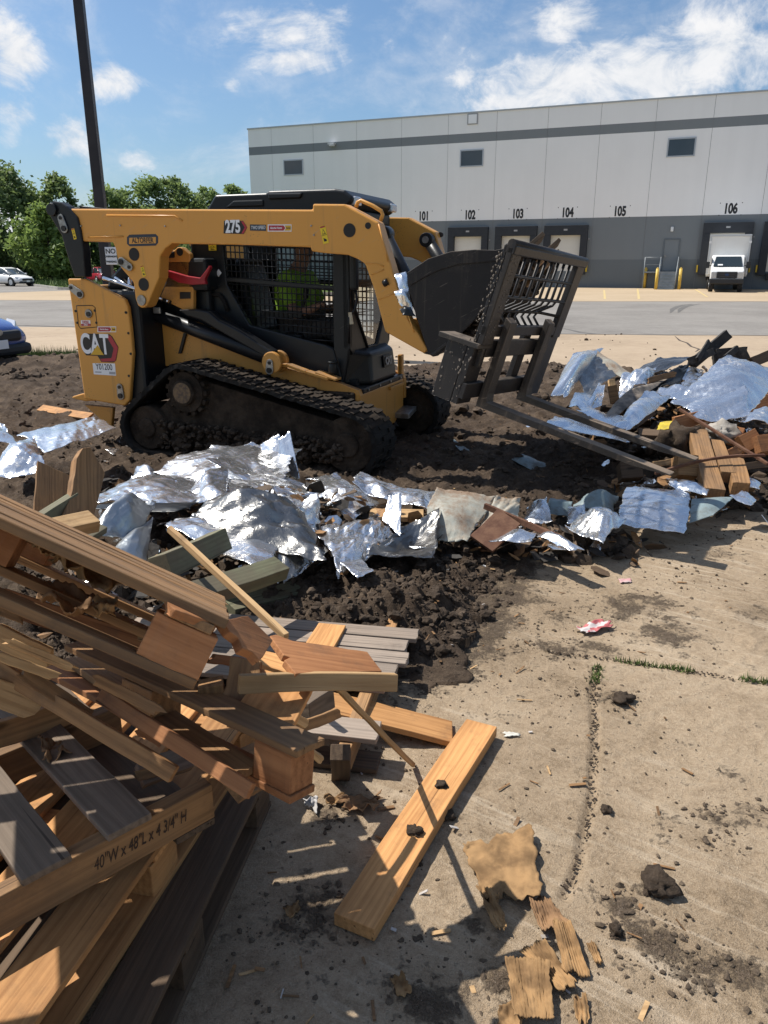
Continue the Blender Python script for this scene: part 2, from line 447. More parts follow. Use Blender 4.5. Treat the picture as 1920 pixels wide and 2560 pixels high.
def glassmat(name, tint=(.75, .82, .82), refl=.12, opac=.1):
    m = bpy.data.materials.new(name); m.use_nodes = True
    t = NT(m.node_tree); m.node_tree.nodes.clear()
    out = t.n('ShaderNodeOutputMaterial')
    tr = t.n('ShaderNodeBsdfTransparent'); tr.inputs[0].default_value = c4(tint)
    gl = t.n('ShaderNodeBsdfGlossy'); gl.inputs['Roughness'].default_value = .04
    df = t.n('ShaderNodeBsdfDiffuse'); df.inputs[0].default_value = (.35, .34, .31, 1)
    lw = t.n('ShaderNodeLayerWeight'); lw.inputs[0].default_value = .25
    mx = t.n('ShaderNodeMixShader'); t.l(t.math('ADD', t.math('MULTIPLY', lw.outputs['Fresnel'], .7), refl, clamp=True), mx.inputs[0])
    t.l(tr.outputs[0], mx.inputs[1]); t.l(gl.outputs[0], mx.inputs[2])
    m2 = t.n('ShaderNodeMixShader'); m2.inputs[0].default_value = opac
    t.l(mx.outputs[0], m2.inputs[1]); t.l(df.outputs[0], m2.inputs[2])
    t.l(m2.outputs[0], out.inputs[0])
    return m
GLASS = glassmat('dusty_cab_glass', opac=.07)
CARGLASS = simple('dark_vehicle_glass', (.02, .03, .035), None, 4, .06, 0, spec=.8)

def groundmat(name, cols, scale, streak=0.0, srot=0.0, rough=.9, bs=.4, bd=.02, speck=0.0, mud=None, mudlo=.5, mudhi=.62, mudscale=1.2):
    m, t, p = newmat(name)
    tc = t.n('ShaderNodeTexCoord').outputs['Object']
    a = t.noise(tc, scale, 9, .62, .3); b = t.noise(tc, scale * 14, 6, .7); cc = t.noise(tc, scale * 90, 3, .7)
    f = t.math('ADD', t.math('MULTIPLY', a, .5), t.math('ADD', t.math('MULTIPLY', b, .3), t.math('MULTIPLY', cc, .2)))
    h = f
    if streak:
        st = t.noise(t.mapping(t.mapping(tc, (1, 1, 1), (0, 0, srot)), (1.1, 26, 1)), 1.0, 5, .65, .25)
        msk = t.smooth(t.noise(tc, .55, 3), .4, .6)
        f = t.math('ADD', f, t.math('MULTIPLY', t.math('MULTIPLY', t.math('SUBTRACT', st, .5), msk), streak))
        h = t.math('ADD', h, t.math('MULTIPLY', st, .5 * streak))
    colr = t.ramp(f, [(i, c) for i, c in cols])
    if mud:
        mm = t.noise(tc, mudscale, 10, .68, .6); m2 = t.noise(tc, mudscale * 13, 6, .7)
        k = t.smooth(t.math('ADD', t.math('MULTIPLY', mm, .75), t.math('MULTIPLY', m2, .25)), mudlo, mudhi)
        colr = t.mix(k, colr, c4(mud)); h = t.math('ADD', h, t.math('MULTIPLY', k, .5))
    if speck:
        v = t.n('ShaderNodeTexVoronoi'); v.inputs['Scale'].default_value = 120; t.l(tc, v.inputs['Vector'])
        colr = t.mix(t.math('MULTIPLY', t.smooth(v.outputs['Distance'], .22, .1), speck), colr, (.55, .5, .43, 1))
    t.l(colr, p.inputs['Base Color'])
    p.inputs['Roughness'].default_value = rough; p.inputs['Specular IOR Level'].default_value = .2
    bump(t, p, h, bs, bd)
    return m
def slabmat():
    m, t, p = newmat('dusty_concrete')
    tc = t.n('ShaderNodeTexCoord').outputs['Object']
    big = t.noise(tc, 1.1, 8, .65, .4); mid = t.noise(tc, 9, 8, .72, .3); fin = t.noise(tc, 60, 6, .75); gr = t.noise(tc, 240, 3, .7)
    rot = t.mapping(tc, (1, 1, 1), (0, 0, .62))
    st = t.noise(t.mapping(rot, (1.6, 15, 1)), 1.0, 7, .72, .9)
    zone = t.math('MULTIPLY', t.smooth(t.noise(tc, .7, 4, .6), .40, .60), 1.0)
    scr = t.math('MULTIPLY', t.smooth(st, .50, .66), zone)
    f = t.math('ADD', t.math('MULTIPLY', big, .30), t.math('ADD', t.math('MULTIPLY', mid, .28), t.math('ADD', t.math('MULTIPLY', fin, .27), t.math('MULTIPLY', gr, .15))))
    colr = t.ramp(f, [(.36, (.13, .092, .058, 1)), (.44, (.255, .187, .12, 1)), (.52, (.375, .283, .19, 1)), (.64, (.54, .43, .305, 1))])
    colr = t.mix(t.math('MULTIPLY', scr, .55), colr, (.58, .48, .36, 1))
    at = t.n('ShaderNodeAttribute', attribute_name='mud')
    k = t.math('ADD', at.outputs['Fac'], t.math('ADD', t.math('MULTIPLY', t.math('SUBTRACT', mid, .5), 3.4), t.math('MULTIPLY', t.math('SUBTRACT', fin, .5), 2.2)))
    k = t.smooth(k, .38, .95)
    soilc = t.ramp(t.math('ADD', t.math('MULTIPLY', fin, .6), t.math('MULTIPLY', gr, .4)), [(.38, (.028, .020, .014, 1)), (.5, (.075, .054, .038, 1)), (.64, (.15, .11, .078, 1))])
    colr = t.mix(t.math('MULTIPLY', k, .92), colr, soilc)
    v = t.n('ShaderNodeTexVoronoi'); v.inputs['Scale'].default_value = 150; t.l(tc, v.inputs['Vector'])
    colr = t.mix(t.math('MULTIPLY', t.smooth(v.outputs['Distance'], .2, .08), .4), colr, (.56, .50, .42, 1))
    t.l(colr, p.inputs['Base Color']); p.inputs['Roughness'].default_value = .92; p.inputs['Specular IOR Level'].default_value = .15
    h = t.math('ADD', f, t.math('ADD', t.math('MULTIPLY', k, .25), t.math('MULTIPLY', st, .12)))
    bump(t, p, h, .9, .03)
    return m
SLAB = slabmat()
SOIL = groundmat('dark_turned_soil', [(.34, (.028, .019, .013)), (.5, (.082, .057, .039)), (.64, (.18, .13, .09))], 3.0, 0, 0, .95, 1.0, .06, mud=(.17, .125, .085), mudlo=.52, mudhi=.72, mudscale=.9)
CRUMB = groundmat('soil_clod', [(.34, (.024, .017, .012)), (.5, (.072, .052, .037)), (.64, (.155, .113, .08))], 9.0, 0, 0, .95, 1.0, .02)
CRUMBL = groundmat('dusty_clod', [(.34, (.045, .033, .024)), (.5, (.10, .074, .052)), (.64, (.19, .145, .10))], 12.0, 0, 0, .95, .9, .01)
DRIVE = groundmat('dusty_drive', [(.25, (.21, .155, .105)), (.5, (.35, .27, .19)), (.8, (.44, .35, .255))], .35, .3, 0.03, bs=.3, bd=.02,
                  mud=(.13, .095, .07), mudlo=.58, mudhi=.74, mudscale=.7)
ASPH = groundmat('worn_asphalt', [(.30, (.135, .122, .110)), (.52, (.215, .20, .182)), (.72, (.29, .27, .245))], .3, .5, 0.0, bs=.2, bd=.01)
APRON = groundmat('concrete_apron', [(.25, (.30, .225, .145)), (.55, (.40, .31, .21)), (.85, (.46, .365, .26))], .2, .1, 0.0, bs=.1, bd=.01)
GRASS = simple('grass_ground', (.05, .085, .02), (.10, .13, .035), 3, .9, bs=.5, bd=.05, bscale=20, spec=.1)
KERB = simple('kerb_concrete', (.36, .34, .3), (.27, .25, .22), 2, .85, bs=.2, bscale=20)
# ---------------------------------------------------------------- ground
def sheet(name, poly, z, mat):
    mb = MB(); mb.add([(x, y, z) for x, y in poly], [list(range(len(poly)))])
    return struct(name, mb, mat)
sheet('ground', [(-700, -200), (700, -200), (700, 900), (-700, 900)], -0.05, GRASS)
sheet('parking_asphalt', [(-60, 18.0), (120, 18.0), (120, 90), (-24, 70), (-60, 100)], -0.026, ASPH)
sheet('concrete_drive', [(-40, -8), (40, -8), (40, 18.62), (7, 19.05), (-9, 21.65), (-40, 25.5)], -0.021, DRIVE)
# apron in front of the docks follows the building's yaw near the wall
sheet('concrete_apron', [(-30, 39.6), (-2.9, 38.3), (8.2, 37.7), (22, 37.7), (90, 37.7), (90, 60), (-11, 74)], -0.020, APRON)

SEG = []                                   # soil outline on the ground (near edge measured in the photo)
for c, x, y in [('o', 900, 1452), ('o', 1010, 1400), ('o', 1085, 1320), ('o', 1130, 1235), ('o', 1145, 1185), ('o', 1330, 1120), ('o', 1330, 1055), ('o', 1370, 1010),
                ('o', 1480, 965), ('o', 1659, 930)]:
    q = Z(c, x, y); SEG.append((q.x, q.y))
SOILP = [(-9, 2.6), (-2.2, 2.6), (-.45, 2.62)] + SEG + [(7, 9), (8, 11.2), (4.6, 11.6), (3.0, 12.4), (.3, 12.5), (-3, 13.6), (-7, 13.9), (-14, 14.6), (-14, 4)]
def edge_dist(x, y, P):
    ins = False; best = 1e9; n = len(P); j = n - 1
    for i in range(n):
        xi, yi = P[i]; xj, yj = P[j]
        if (yi > y) != (yj > y) and x < (xj - xi) * (y - yi) / (yj - yi) + xi: ins = not ins
        dx, dy = xi - xj, yi - yj
        L = dx * dx + dy * dy
        tt = 0 if L == 0 else max(0, min(1, ((x - xj) * dx + (y - yj) * dy) / L))
        ex, ey = xj + tt * dx - x, yj + tt * dy - y
        d = ex * ex + ey * ey
        if d < best: best = d
        j = i
    best = sqrt(best)
    return best if ins else -best
def fbm(x, y, z, o=4):
    s = 0; a = 1; f = 1
    for _ in range(o):
        s += a * noise.noise((x * f, y * f, z)); a *= .55; f *= 2.1
    return s
def soil_h(x, y):
    d = edge_dist(x, y, SOILP)
    d += .28 * fbm(x * 1.1, y * 1.1, 3.1, 4) + .07 * noise.noise((x * 9, y * 9, 1))
    if d < -.15: return -.06
    base = -.03 + .10 * min(1, max(0, d + .05) / .45) ** .7
    # churned heap in front of the pallets, flatter where the loader stands
    heap = math.exp(-(((x + .05) / .55) ** 2 + ((y - 3.25) / .32) ** 2)) * .10 + math.exp(-(((x - .22) / .25) ** 2 + ((y - 3.0) / .45) ** 2)) * .07
    k = 1.0 if y < 4.2 else .75
    cl = noise.voronoi((x * 9, y * 9, .3))[0][0]
    cl2 = noise.voronoi((x * 22, y * 22, 1.3))[0][0]
    rough = .016 * fbm(x * 31, y * 31, 4.4, 2) + .012 * abs(noise.noise((x * 70, y * 70, 2))) + .05 * fbm(x * 3.2, y * 3.2, .7, 5) + .085 * (.42 - cl) + .045 * (.42 - cl2) + (.16 * math.exp(-((y - 12.6) / .6) ** 2) + .10 * max(0, noise.noise((x * .5, y * .6, 4)))) * (1 if y > 8 else 0)
    return base + heap + rough * k * min(1, max(0, d + .15) / .3)
def soil():
    mb = MB(); ys = []; y = 2.2
    while y < 15: ys.append(y); y += .0095 * (y / 2.2) ** 1.35
    nx = 330
    for y in ys:
        w = y * .56 + .25
        xl, xr = -w, min(w, 9)
        for i in range(nx):
            x = xl + (xr - xl) * i / (nx - 1)
            mb.v.append((x, y, soil_h(x, y)))
    for j in range(len(ys) - 1):
        for i in range(nx - 1):
            a = j * nx + i
            mb.f.append([a, a + 1, a + nx + 1, a + nx]); mb.mi.append(0); mb.sm.append(True)
    return struct('soil', mb, SOIL)
soil()
SEAM1 = [(q.x, q.y) for q in (Z('I', 880, -60), Z('I', 868, 60), Z('I', 850, 180), Z('I', 815, 320), Z('I', 780, 440), Z('I', 735, 530))]
SEAM1 = [(q.x, q.y) for q in (Z('o', 1290, 1440), Z('o', 1278, 1500), Z('o', 1287, 1600), Z('o', 1278, 1680))] + SEAM1[1:]
SEAM2 = [(q.x, q.y) for q in (Z('o', 1180, 1408), Z('o', 1290, 1420), Z('o', 1380, 1436), Z('o', 1500, 1452), Z('o', 1659, 1476))]
def poly_d(x, y, P):
    b = 9
    for (x0, y0), (x1, y1) in zip(P, P[1:]):
        dx, dy = x1 - x0, y1 - y0; L = dx * dx + dy * dy
        tt = max(0, min(1, ((x - x0) * dx + (y - y0) * dy) / L))
        b = min(b, sqrt((x0 + tt * dx - x) ** 2 + (y0 + tt * dy - y) ** 2))
    return b
def slab():
    patches = []
    for c, x, y, r, a in [('o', 1000, 1330, .16, .9), ('o', 940, 1430, .14, .8), ('o', 1090, 1260, .12, .7), ('o', 1370, 1310, .22, .75), ('o', 1440, 1370, .16, .8), ('o', 1290, 1400, .08, .8), ('o', 1330, 1510, .06, .9), ('o', 1200, 1400, .10, .7),
                       ('I', 1160, 490, .05, .9), ('I', 1000, 570, .05, .8), ('I', 1130, 730, .07, .9), ('I', 130, 980, .09, .9), ('I', 440, 900, .05, .8), ('I', 1420, 180, .06, .6), ('I', 1580, 150, .07, .6), ('I', 1400, 840, .09, .55), ('I', 1560, 900, .08, .6),
                       ('I', 320, 660, .04, .8), ('H', 1370, 1140, .04, .8), ('H', 740, 1560, .09, .8), ('H', 620, 1690, .07, .7), ('H', 800, 1130, .06, .7), ('o', 1560, 1200, .14, .5), ('o', 1640, 1330, .14, .5), ('o', 1590, 1120, .12, .6), ('o', 1180, 1330, .15, .5), ('o', 1620, 1700, .10, .35), ('o', 1450, 1780, .08, .3)]:
        q = Z(c, x, y); patches.append((q.x, q.y, r, a))
    mud = []
    mb = MB(); ys = []; y = .75
    while y < 7.5: ys.append(y); y += .0075 * max(1, y / 1.6) ** 1.3
    nx = 360
    for y in ys:
        w = y * .56 + .3
        for i in range(nx):
            x = -w + 2 * w * i / (nx - 1)
            s = x * .86 + y * .5; tt = -x * .5 + y * .86           # scrape marks run across the slab
            h = .004 * fbm(x * 2, y * 2, 5, 3) + .0045 * noise.noise((s * 2.2, tt * 22, .4)) * (.5 + noise.noise((x * 1.3, y * 1.3, 8))) + .003 * noise.noise((x * 30, y * 30, .2))
            mudp = noise.noise((x * 1.7, y * 1.7, 12.5)) + .5 * noise.noise((x * 4.6, y * 4.6, 2.5))
            if mudp > .28: h += min(.012, (mudp - .28) * .04) * (1 + noise.noise((x * 25, y * 25, 7)))
            if .2 < x < 2.5 and y < 3.4:
                jx = .02 * noise.noise((x * 5, y * 5, 33))
                d = poly_d(x + jx, y + jx, SEAM1)
                if d < .022: h -= .014 * (1 - d / .022)
                d = poly_d(x + jx, y + jx, SEAM2)
                if d < .022: h -= .01 * (1 - d / .022)
            dd = edge_dist(x, y, SOILP) if y > 2.2 else -1
            mu = .95 * math.exp(min(0, dd) / .16) if dd > -.8 else 0
            for (px_, py_, r_, a_) in patches:
                e = ((x - px_) / r_) ** 2 + ((y - py_) / (r_ * .8)) ** 2
                if e < 6: mu = max(mu, a_ * math.exp(-e * .8))
            mud.append(mu); h += mu * (.006 + .006 * noise.noise((x * 28, y * 28, 3)) + .005 * noise.noise((x * 60, y * 60, 3)))
            mb.v.append((x, y, h))
    for j in range(len(ys) - 1):
        for i in range(nx - 1):
            a = j * nx + i
            mb.f.append([a, a + 1, a + nx + 1, a + nx]); mb.mi.append(0); mb.sm.append(True)
    o = struct('concrete_slab', mb, SLAB)
    at = o.data.attributes.new('mud', 'FLOAT', 'POINT'); at.data.foreach_set('value', mud)
    return o
slab()
# damp soil packed in the slab joints, with a little moss
def seams():
    mb = MB(); rn = random.Random(4)
    for P in (SEAM1, SEAM2):
        for (x0, y0), (x1, y1) in zip(P, P[1:]):
            L = sqrt((x1 - x0) ** 2 + (y1 - y0) ** 2); n = max(2, int(L / .007))
            for k in range(n):
                f = k / n
                if noise.noise((x0 * 3 + f * 4, y0 * 3, 2)) < -.22: continue
                x = x0 + (x1 - x0) * f + rn.gauss(0, .007); y = y0 + (y1 - y0) * f + rn.gauss(0, .007)
                r = rn.uniform(.0014, .0042)
                m = Matrix.Rotation(rn.uniform(0, 6), 3, 'Z')
                mb.cbox((x, y, .001), (r * 2.4, r * 1.6, r * .9), m)
    o = mb.build('joint_soil', CRUMB); tag(o, 'dark damp soil packed along the joints of the slab', 'soil', None, 'stuff')
seams()
def moss():
    mb = MB(); rn = random.Random(5)
    m = simple('joint_weeds', (.05, .085, .018), (.11, .15, .03), 30, .8)
    for P, a, b in ((SEAM2, .3, 1.0), (SEAM1, .0, .12)):
        for (x0, y0), (x1, y1) in zip(P, P[1:]):
            L = sqrt((x1 - x0) ** 2 + (y1 - y0) ** 2)
            for k in range(int(L * 900)):
                f = rn.random(); x = x0 + (x1 - x0) * f; y = y0 + (y1 - y0) * f
                if P is SEAM2 and x < 1.0: continue
                if P is SEAM1 and (y > 1.62 or y < 1.5) and y < 2.7: continue
                if noise.noise((x * 4, y * 4, 9)) < -.22: continue
                x += rn.gauss(0, .014); y += rn.gauss(0, .01)
                h = rn.uniform(.01, .03); an = rn.uniform(0, 6.3); w = .003; tx, ty = rn.gauss(0, .008), rn.gauss(0, .008)
                mb.add([(x - cos(an) * w, y - sin(an) * w, 0), (x + cos(an) * w, y + sin(an) * w, 0), (x + tx, y + ty, h)], [(0, 1, 2)])
    tag(mb.build('joint_weeds', m), 'small green weeds growing along the slab joint at the right', 'weeds', None, 'stuff')
moss()

# ---------------------------------------------------------------- loose soil crumbs (uncountable)
def clod_mesh(mb, c, r, rn, sub=1, sq=.75):
    bm = bmesh.new(); bmesh.ops.create_icosphere(bm, subdivisions=sub, radius=1)
    o = (rn.random() * 50, rn.random() * 50, rn.random() * 50)
    sx, sy = rn.uniform(.75, 1.3), rn.uniform(.75, 1.3)
    vs_ = []
    for v in bm.verts:
        k = 1 + .75 * noise.noise((v.co.x * 1.3 + o[0], v.co.y * 1.3 + o[1], v.co.z * 1.3 + o[2])) + .5 * noise.noise((v.co.x * 4 + o[0], v.co.y * 4 + o[1], v.co.z * 4))
        vs_.append((c[0] + v.co.x * r * k * sx, c[1] + v.co.y * r * k * sy, c[2] + v.co.z * r * k * sq))
    fs = [[q.index for q in f.verts] for f in bm.faces]
    bm.free(); mb.add(vs_, fs, sub > 2)
def crumbs():
    mb = MB(); rn = random.Random(11)
    n = 0
    while n < 9000:
        y = .9 + 6.5 * rn.random() ** 1.7; w = y * .52
        x = rn.uniform(-w, w)
        d = edge_dist(x, y, SOILP)
        if d > .5 and rn.random() < .6: continue
        if d < 0:
            p = math.exp(d / .22) * .95 + .05 + (.25 if noise.noise((x * 1.7, y * 1.7, 12.5)) > .22 else 0)
            if rn.random() > p: continue
        r = .0022 * (1 / max(.02, rn.random())) ** .55
        if d > -.05: r *= 2.0
        r = min(r, .024 if d > -.03 else .0065)
        mb.cur = 0 if d > -.08 else 1
        z = max(soil_h(x, y), 0) if d > -.5 else 0
        clod_mesh(mb, (x, y, z + r * .3), r, rn, 1 if r < .016 else 2); n += 1
    for _ in range(5200):                      # lumpy surface of the turned soil
        if rn.random() < .6: x, y = rn.uniform(-.75, .55), rn.uniform(2.65, 4.1)
        else: y = 2.8 + 10.5 * rn.random(); x = rn.uniform(-y * .5, y * .45)
        if edge_dist(x, y, SOILP) < .02: continue
        r = .0036 * (1 / max(.03, rn.random())) ** .55 * (1 if y < 4.2 else y / 4.2 * 1.25); mb.cur = 0
        clod_mesh(mb, (x, y, soil_h(x, y) + r * .25), r, rn, 1 if r < .022 else 2)
    for _ in range(420):                       # clods dragged out over the drive behind
        y = 12.5 + 7 * rn.random() ** 2; x = rn.uniform(-7, 6); r = .012 * (1 / max(.05, rn.random())) ** .5
        if noise.noise((x * .8, y * 1.5, 6)) < -.05: continue
        clod_mesh(mb, (x, y, -.02 + r * .3), r, rn, 1)
    # clusters of crumbs on the slab
    mb.cur = 1
    for c, x, y, k, sp in [('I', 1000, 560, 40, .035), ('I', 1130, 730, 70, .05), ('I', 130, 980, 90, .06), ('I', 440, 900, 45, .04), ('I', 1420, 190, 60, .05), ('I', 1600, 150, 60, .06), ('I', 1480, 290, 30, .04),
                           ('I', 140, 720, 25, .03), ('I', 1550, 900, 70, .07), ('I', 1300, 850, 60, .06), ('H', 1370, 1140, 45, .035), ('H', 740, 1560, 70, .07), ('H', 620, 1690, 50, .05), ('o', 1330, 1300, 90, .16), ('o', 1400, 1380, 110, .16),
                           ('o', 1500, 1250, 60, .15), ('o', 1600, 1160, 60, .15), ('o', 1340, 1500, 60, .05), ('o', 1270, 1500, 40, .05), ('o', 1200, 1400, 60, .08), ('H', 800, 1130, 40, .04)]:
        q = Z(c, x, y)
        for _ in range(int(k * 1.5)):
            r = min(.0095, .0018 * (1 / max(.02, rn.random())) ** .6)
            clod_mesh(mb, (q.x + rn.gauss(0, sp), q.y + rn.gauss(0, sp * .8), r * .3), r, rn, 1)
    tag(mb.build('soil_crumbs', [CRUMB, CRUMBL]), 'dark crumbs of soil scattered over the slab and the turned soil', 'soil', None, 'stuff')
crumbs()
def litter():
    """shreds of bark, paper and splinters nobody could count"""
    mb = MB(); rn = random.Random(21)
    for _ in range(900):
        y = 1.2 + 7 * rn.random() ** 1.4; x = rn.uniform(-y * .5, y * .5)
        if edge_dist(x, y, SOILP) < -.25 and rn.random() < .75: continue
        z = max(soil_h(x, y), 0) + .006
        L = rn.uniform(.01, .06); w = rn.uniform(.003, .012); a = rn.uniform(0, 6.3); c, s = cos(a), sin(a)
        mb.cur = rn.choice([0, 1, 1, 1, 1, 1, 0, 2]) if x < .6 else 1
        mb.cbox((x, y, z), (L, w, .002), Matrix.Rotation(a, 3, 'Z') @ Matrix.Rotation(rn.gauss(0, .3), 3, 'Y'))
    tag(mb.build('splinter_litter', [W_TAN, W_AGED, simple('pale_scrap', (.45, .42, .4), (.3, .26, .22), 9, .7)]), 'small splinters and pale scraps strewn over the soil', 'litter', None, 'stuff')
litter()
rn = random.Random(3)
def clod(c, x, y, z, r, label, sub=3):
    q = Z(c, x, y, z); mb = MB()
    clod_mesh(mb, (0, 0, r * .45), r, rn, sub, .7)
    for _ in range(9):
        a = rn.uniform(0, 6.3); rr = r * rn.uniform(.12, .35)
        clod_mesh(mb, (cos(a) * r * .9, sin(a) * r * .8, rr * .4 if z == 0 else rr), rr, rn, 2)
    o = mb.build('soil_clod', CRUMB, None, world=Matrix.Translation(q))
    tag(o, label, 'clod', 'clods of soil')
clod('I', 1160, 490, 0, .040, 'biggest dark clod alone on the slab right of the torn cardboard')
clod('I', 975, 690, 0, .020, 'dark clod on the slab just right of the ribbed cardboard')
clod('I', 930, 140, 0, .015, 'small round black clod on the slab just right of the long joint')
clod('o', 1345, 1515, 0, .028, 'dark clod on the slab at the upper end of the joint')
clod('H', 1370, 1150, 0, .026, 'dark clod touching the right edge of the long board')
clod('H', 1240, 1370, 0, .014, 'small grey clod in the shadow of the long board')

# ---------------------------------------------------------------- tyre marks, crack and joints on the paving
def streak(name, pts, w, z, mat):
    P = [Vector((p.x, p.y, z)) for p in pts]; mb = MB(); v = []
    for i, p in enumerate(P):
        d = (P[min(i + 1, len(P) - 1)] - P[max(i - 1, 0)]).normalized(); n = Vector((-d.y, d.x, 0)) * w / 2 * (1 if 0 < i < len(P) - 1 else .2); v += [p - n, p + n]
    mb.add(v, [(2 * i, 2 * i + 1, 2 * i + 3, 2 * i + 2) for i in range(len(P) - 1)]); o = mb.build(name, mat); o['kind'] = 'structure'
TYREM = simple('tyre_rubber_mark', (.085, .08, .074), (.13, .122, .112), 1.5, .9)
for off in (0, 95): streak('tyre_mark', [Z('U', 470 + off, 1269), Z('U', 500 + off, 1225), Z('U', 560 + off, 1195), Z('U', 640 + off, 1175), Z('U', 740 + off, 1165)], .22, -.0215, TYREM)
streak('tyre_mark', [Z('D', 410, 45), Z('D', 520, 70), Z('D', 640, 82), Z('D', 800, 88)], .16, -.0215, TYREM)
streak('paving_crack', [Z('D', 1090, 98, -.02), Z('D', 1120, 125, -.02), Z('D', 1165, 140, -.02), Z('D', 1190, 162, -.02), Z('D', 1240, 178, -.02), Z('D', 1215, 195, -.02)], .05, -.0165, simple('crack_shadow', (.06, .045, .035), None, 3, .9))
streak('paving_joint', [Z('R', -300, 1102, -.02), Z('R', 400, 1110, -.02), Z('R', 1180, 1130, -.02), Z('o', 700, 716, -.02), Z('o', 1250, 722, -.02), Z('o', 1659, 725, -.02), Z('o', 2000, 728, -.02)], .09, -.0160, simple('joint_shadow', (.07, .06, .052), None, 3, .9))

# ---------------------------------------------------------------- warehouse
WYAW = radians(-22.004); WO = Vector((-11.796, 72.838, 0))
wm = Matrix.Translation(WO) @ Matrix.Rotation(WYAW, 4, 'Z')     # x along the wall, y into the building
def WL(c, x, y, off=0.0):                                       # photo reading -> (along, height) on a plane `off` in front of the wall
    r = ray(c, x, y); n = wm.to_3x3() @ Vector((0, 1, 0)); o = WO - n * off
    q = EYE + r * ((o - EYE).dot(n) / r.dot(n)); l = wm.inverted() @ q
    return l.x, l.z
def wallmat(name, c):
    m, t, p = newmat(name)
    tc = t.n('ShaderNodeTexCoord').outputs['Object']
    a = t.noise(tc, .25, 5, .6); st = t.noise(t.mapping(tc, (1.2, 1.2, .06)), 1.0, 5, .6); b = t.noise(tc, 30, 3, .6)
    f = t.math('ADD', t.math('MULTIPLY', a, .5), t.math('ADD', t.math('MULTIPLY', st, .35), t.math('MULTIPLY', b, .15)))
    t.l(t.mix(t.smooth(f, .35, .65), c4([q * .97 for q in c]), c4([min(1, q * 1.025) for q in c])), p.inputs['Base Color'])
    p.inputs['Roughness'].default_value = .75; p.inputs['Specular IOR Level'].default_value = .25
    bump(t, p, b, .08, .01)
    return m
WLIGHT = wallmat('light_grey_paint', (.84, .84, .84)); WDARK = wallmat('dark_grey_paint', (.185, .205, .22)); WDARKER = wallmat('darker_grey_paint', (.135, .155, .17))
WSTRIPE = wallmat('stripe_grey_paint', (.21, .23, .245)); JOINT = simple('joint_sealant', (.22, .22, .23), None, 3, .8)
DOCKB = simple('dock_seal_black', (.016, .02, .027), (.024, .028, .036), 3, .7); DOORW = wallmat('dock_door_white', (.66, .65, .60))
FRAMEM = simple('aluminium_frame', (.45, .46, .48), None, 4, .4, .6); WINM = simple('window_glass_dark', (.035, .05, .065), (.045, .062, .08), .4, .08, spec=.6)
wh = thing('warehouse', 'long grey precast warehouse with dark stripe and numbered loading docks', 'building', mat=wm)
H_W = 12.8; LEN = 62.0; ZB, ZD = 5.06, 2.05
# joints measured along the roof line
js = [WL(c, x, y)[0] for c, x, y in (('M', 1172, 600), ('M', 1353, 600), ('M', 1541, 600), ('L', 8, 140), ('L', 219, 130), ('L', 439, 115), ('L', 671, 100), ('L', 911, 80), ('L', 1162, 65), ('L', 1425, 45))]
while js[-1] < LEN - 4: js.append(js[-1] + 3.86)
ed = [0.0] + js + [LEN]
docks = [WL('L', 310, 640)[0], WL('L', 526, 640)[0], WL('L', 750, 640)[0], WL('L', 1481, 620)[0]]
docks.append(docks[-1] + 3.95)
docks.append(docks[-1] + 3.86)
DW, DH = 1.22, 3.95                                            # half opening, opening top
def wall():
    g = .012
    for kind, z0, z1, mat in (('dark_base', -.04, ZD, WDARKER), ('dark_band', ZD, ZB, WDARK), ('light_panels', ZB, 10.76, WLIGHT), ('stripe', 10.76, 11.40, WSTRIPE), ('upper_panels', 11.40, H_W, WLIGHT)):
        mb = MB()
        for s0, s1 in zip(ed, ed[1:]):
            cuts = []
            if kind in ('dark_base', 'dark_band'):
                for d in docks:
                    if s0 < d - DW and d + DW < s1: cuts = [(d - DW, d + DW)]
            zb0 = 1.2 if kind == 'dark_base' else z0
            zt = DH
            if not cuts:
                mb.box((s0 + g, 0, z0), (s1 - g, .25, z1))
            else:
                a, b = cuts[0]
                mb.box((s0 + g, 0, z0), (a, .25, z1)); mb.box((b, 0, z0), (s1 - g, .25, z1))
                if kind == 'dark_base': mb.box((a, 0, z0), (b, .25, 1.2))
                else: mb.box((a, 0, DH), (b, .25, z1))
        mb.build(kind, mat, wh)
    mb = MB()
    for s in js: mb.box((s - .02, .022, -.04), (s + .02, .06, H_W))
    mb.build('panel_joints', JOINT, wh)
    mb = MB(); mb.box((-.05, -.06, H_W), (LEN, .35, H_W + .1)); mb.build('roof_coping', simple('coping_metal', (.42, .44, .46), None, 1, .5, .3), wh)
    mb = MB(); mb.box((.02, .3, -.04), (LEN, 60, H_W - .3)); mb.build('building_body', WDARK, wh)
wall()
FONTM = simple('number_paint', (.02, .022, .026), None, 3, .7)
def wtext(s, x, z, size, parent, bold=.02, sx=.66):
    m = wm @ axes((x, -.006, z), (1, 0, 0), (0, 0, 1), (0, -1, 0))
    return text(s, size, FONTM, parent, m, 'dock_number', bold, .003, 0, sx)
for s, c, x, y in (('101', 'L', 107, 584), ('102', 'L', 315, 579), ('103', 'L', 531, 572), ('104', 'L', 755, 565), ('105', 'L', 991, 557), ('106', 'L', 1491, 542)):
    a, b = WL(c, x, y)
    wtext(s, a, 5.44, .92, wh, .04)
    mb = MB()
    for sx in (-1, 1):
        for sz in (-1, 1): mb.box((a + sx * .72 - .03, -.005, 5.44 + sz * .4 - .03), (a + sx * .72 + .03, .004, 5.44 + sz * .4 + .03))
    mb.build('number_stencil_mark', FONTM, wh)
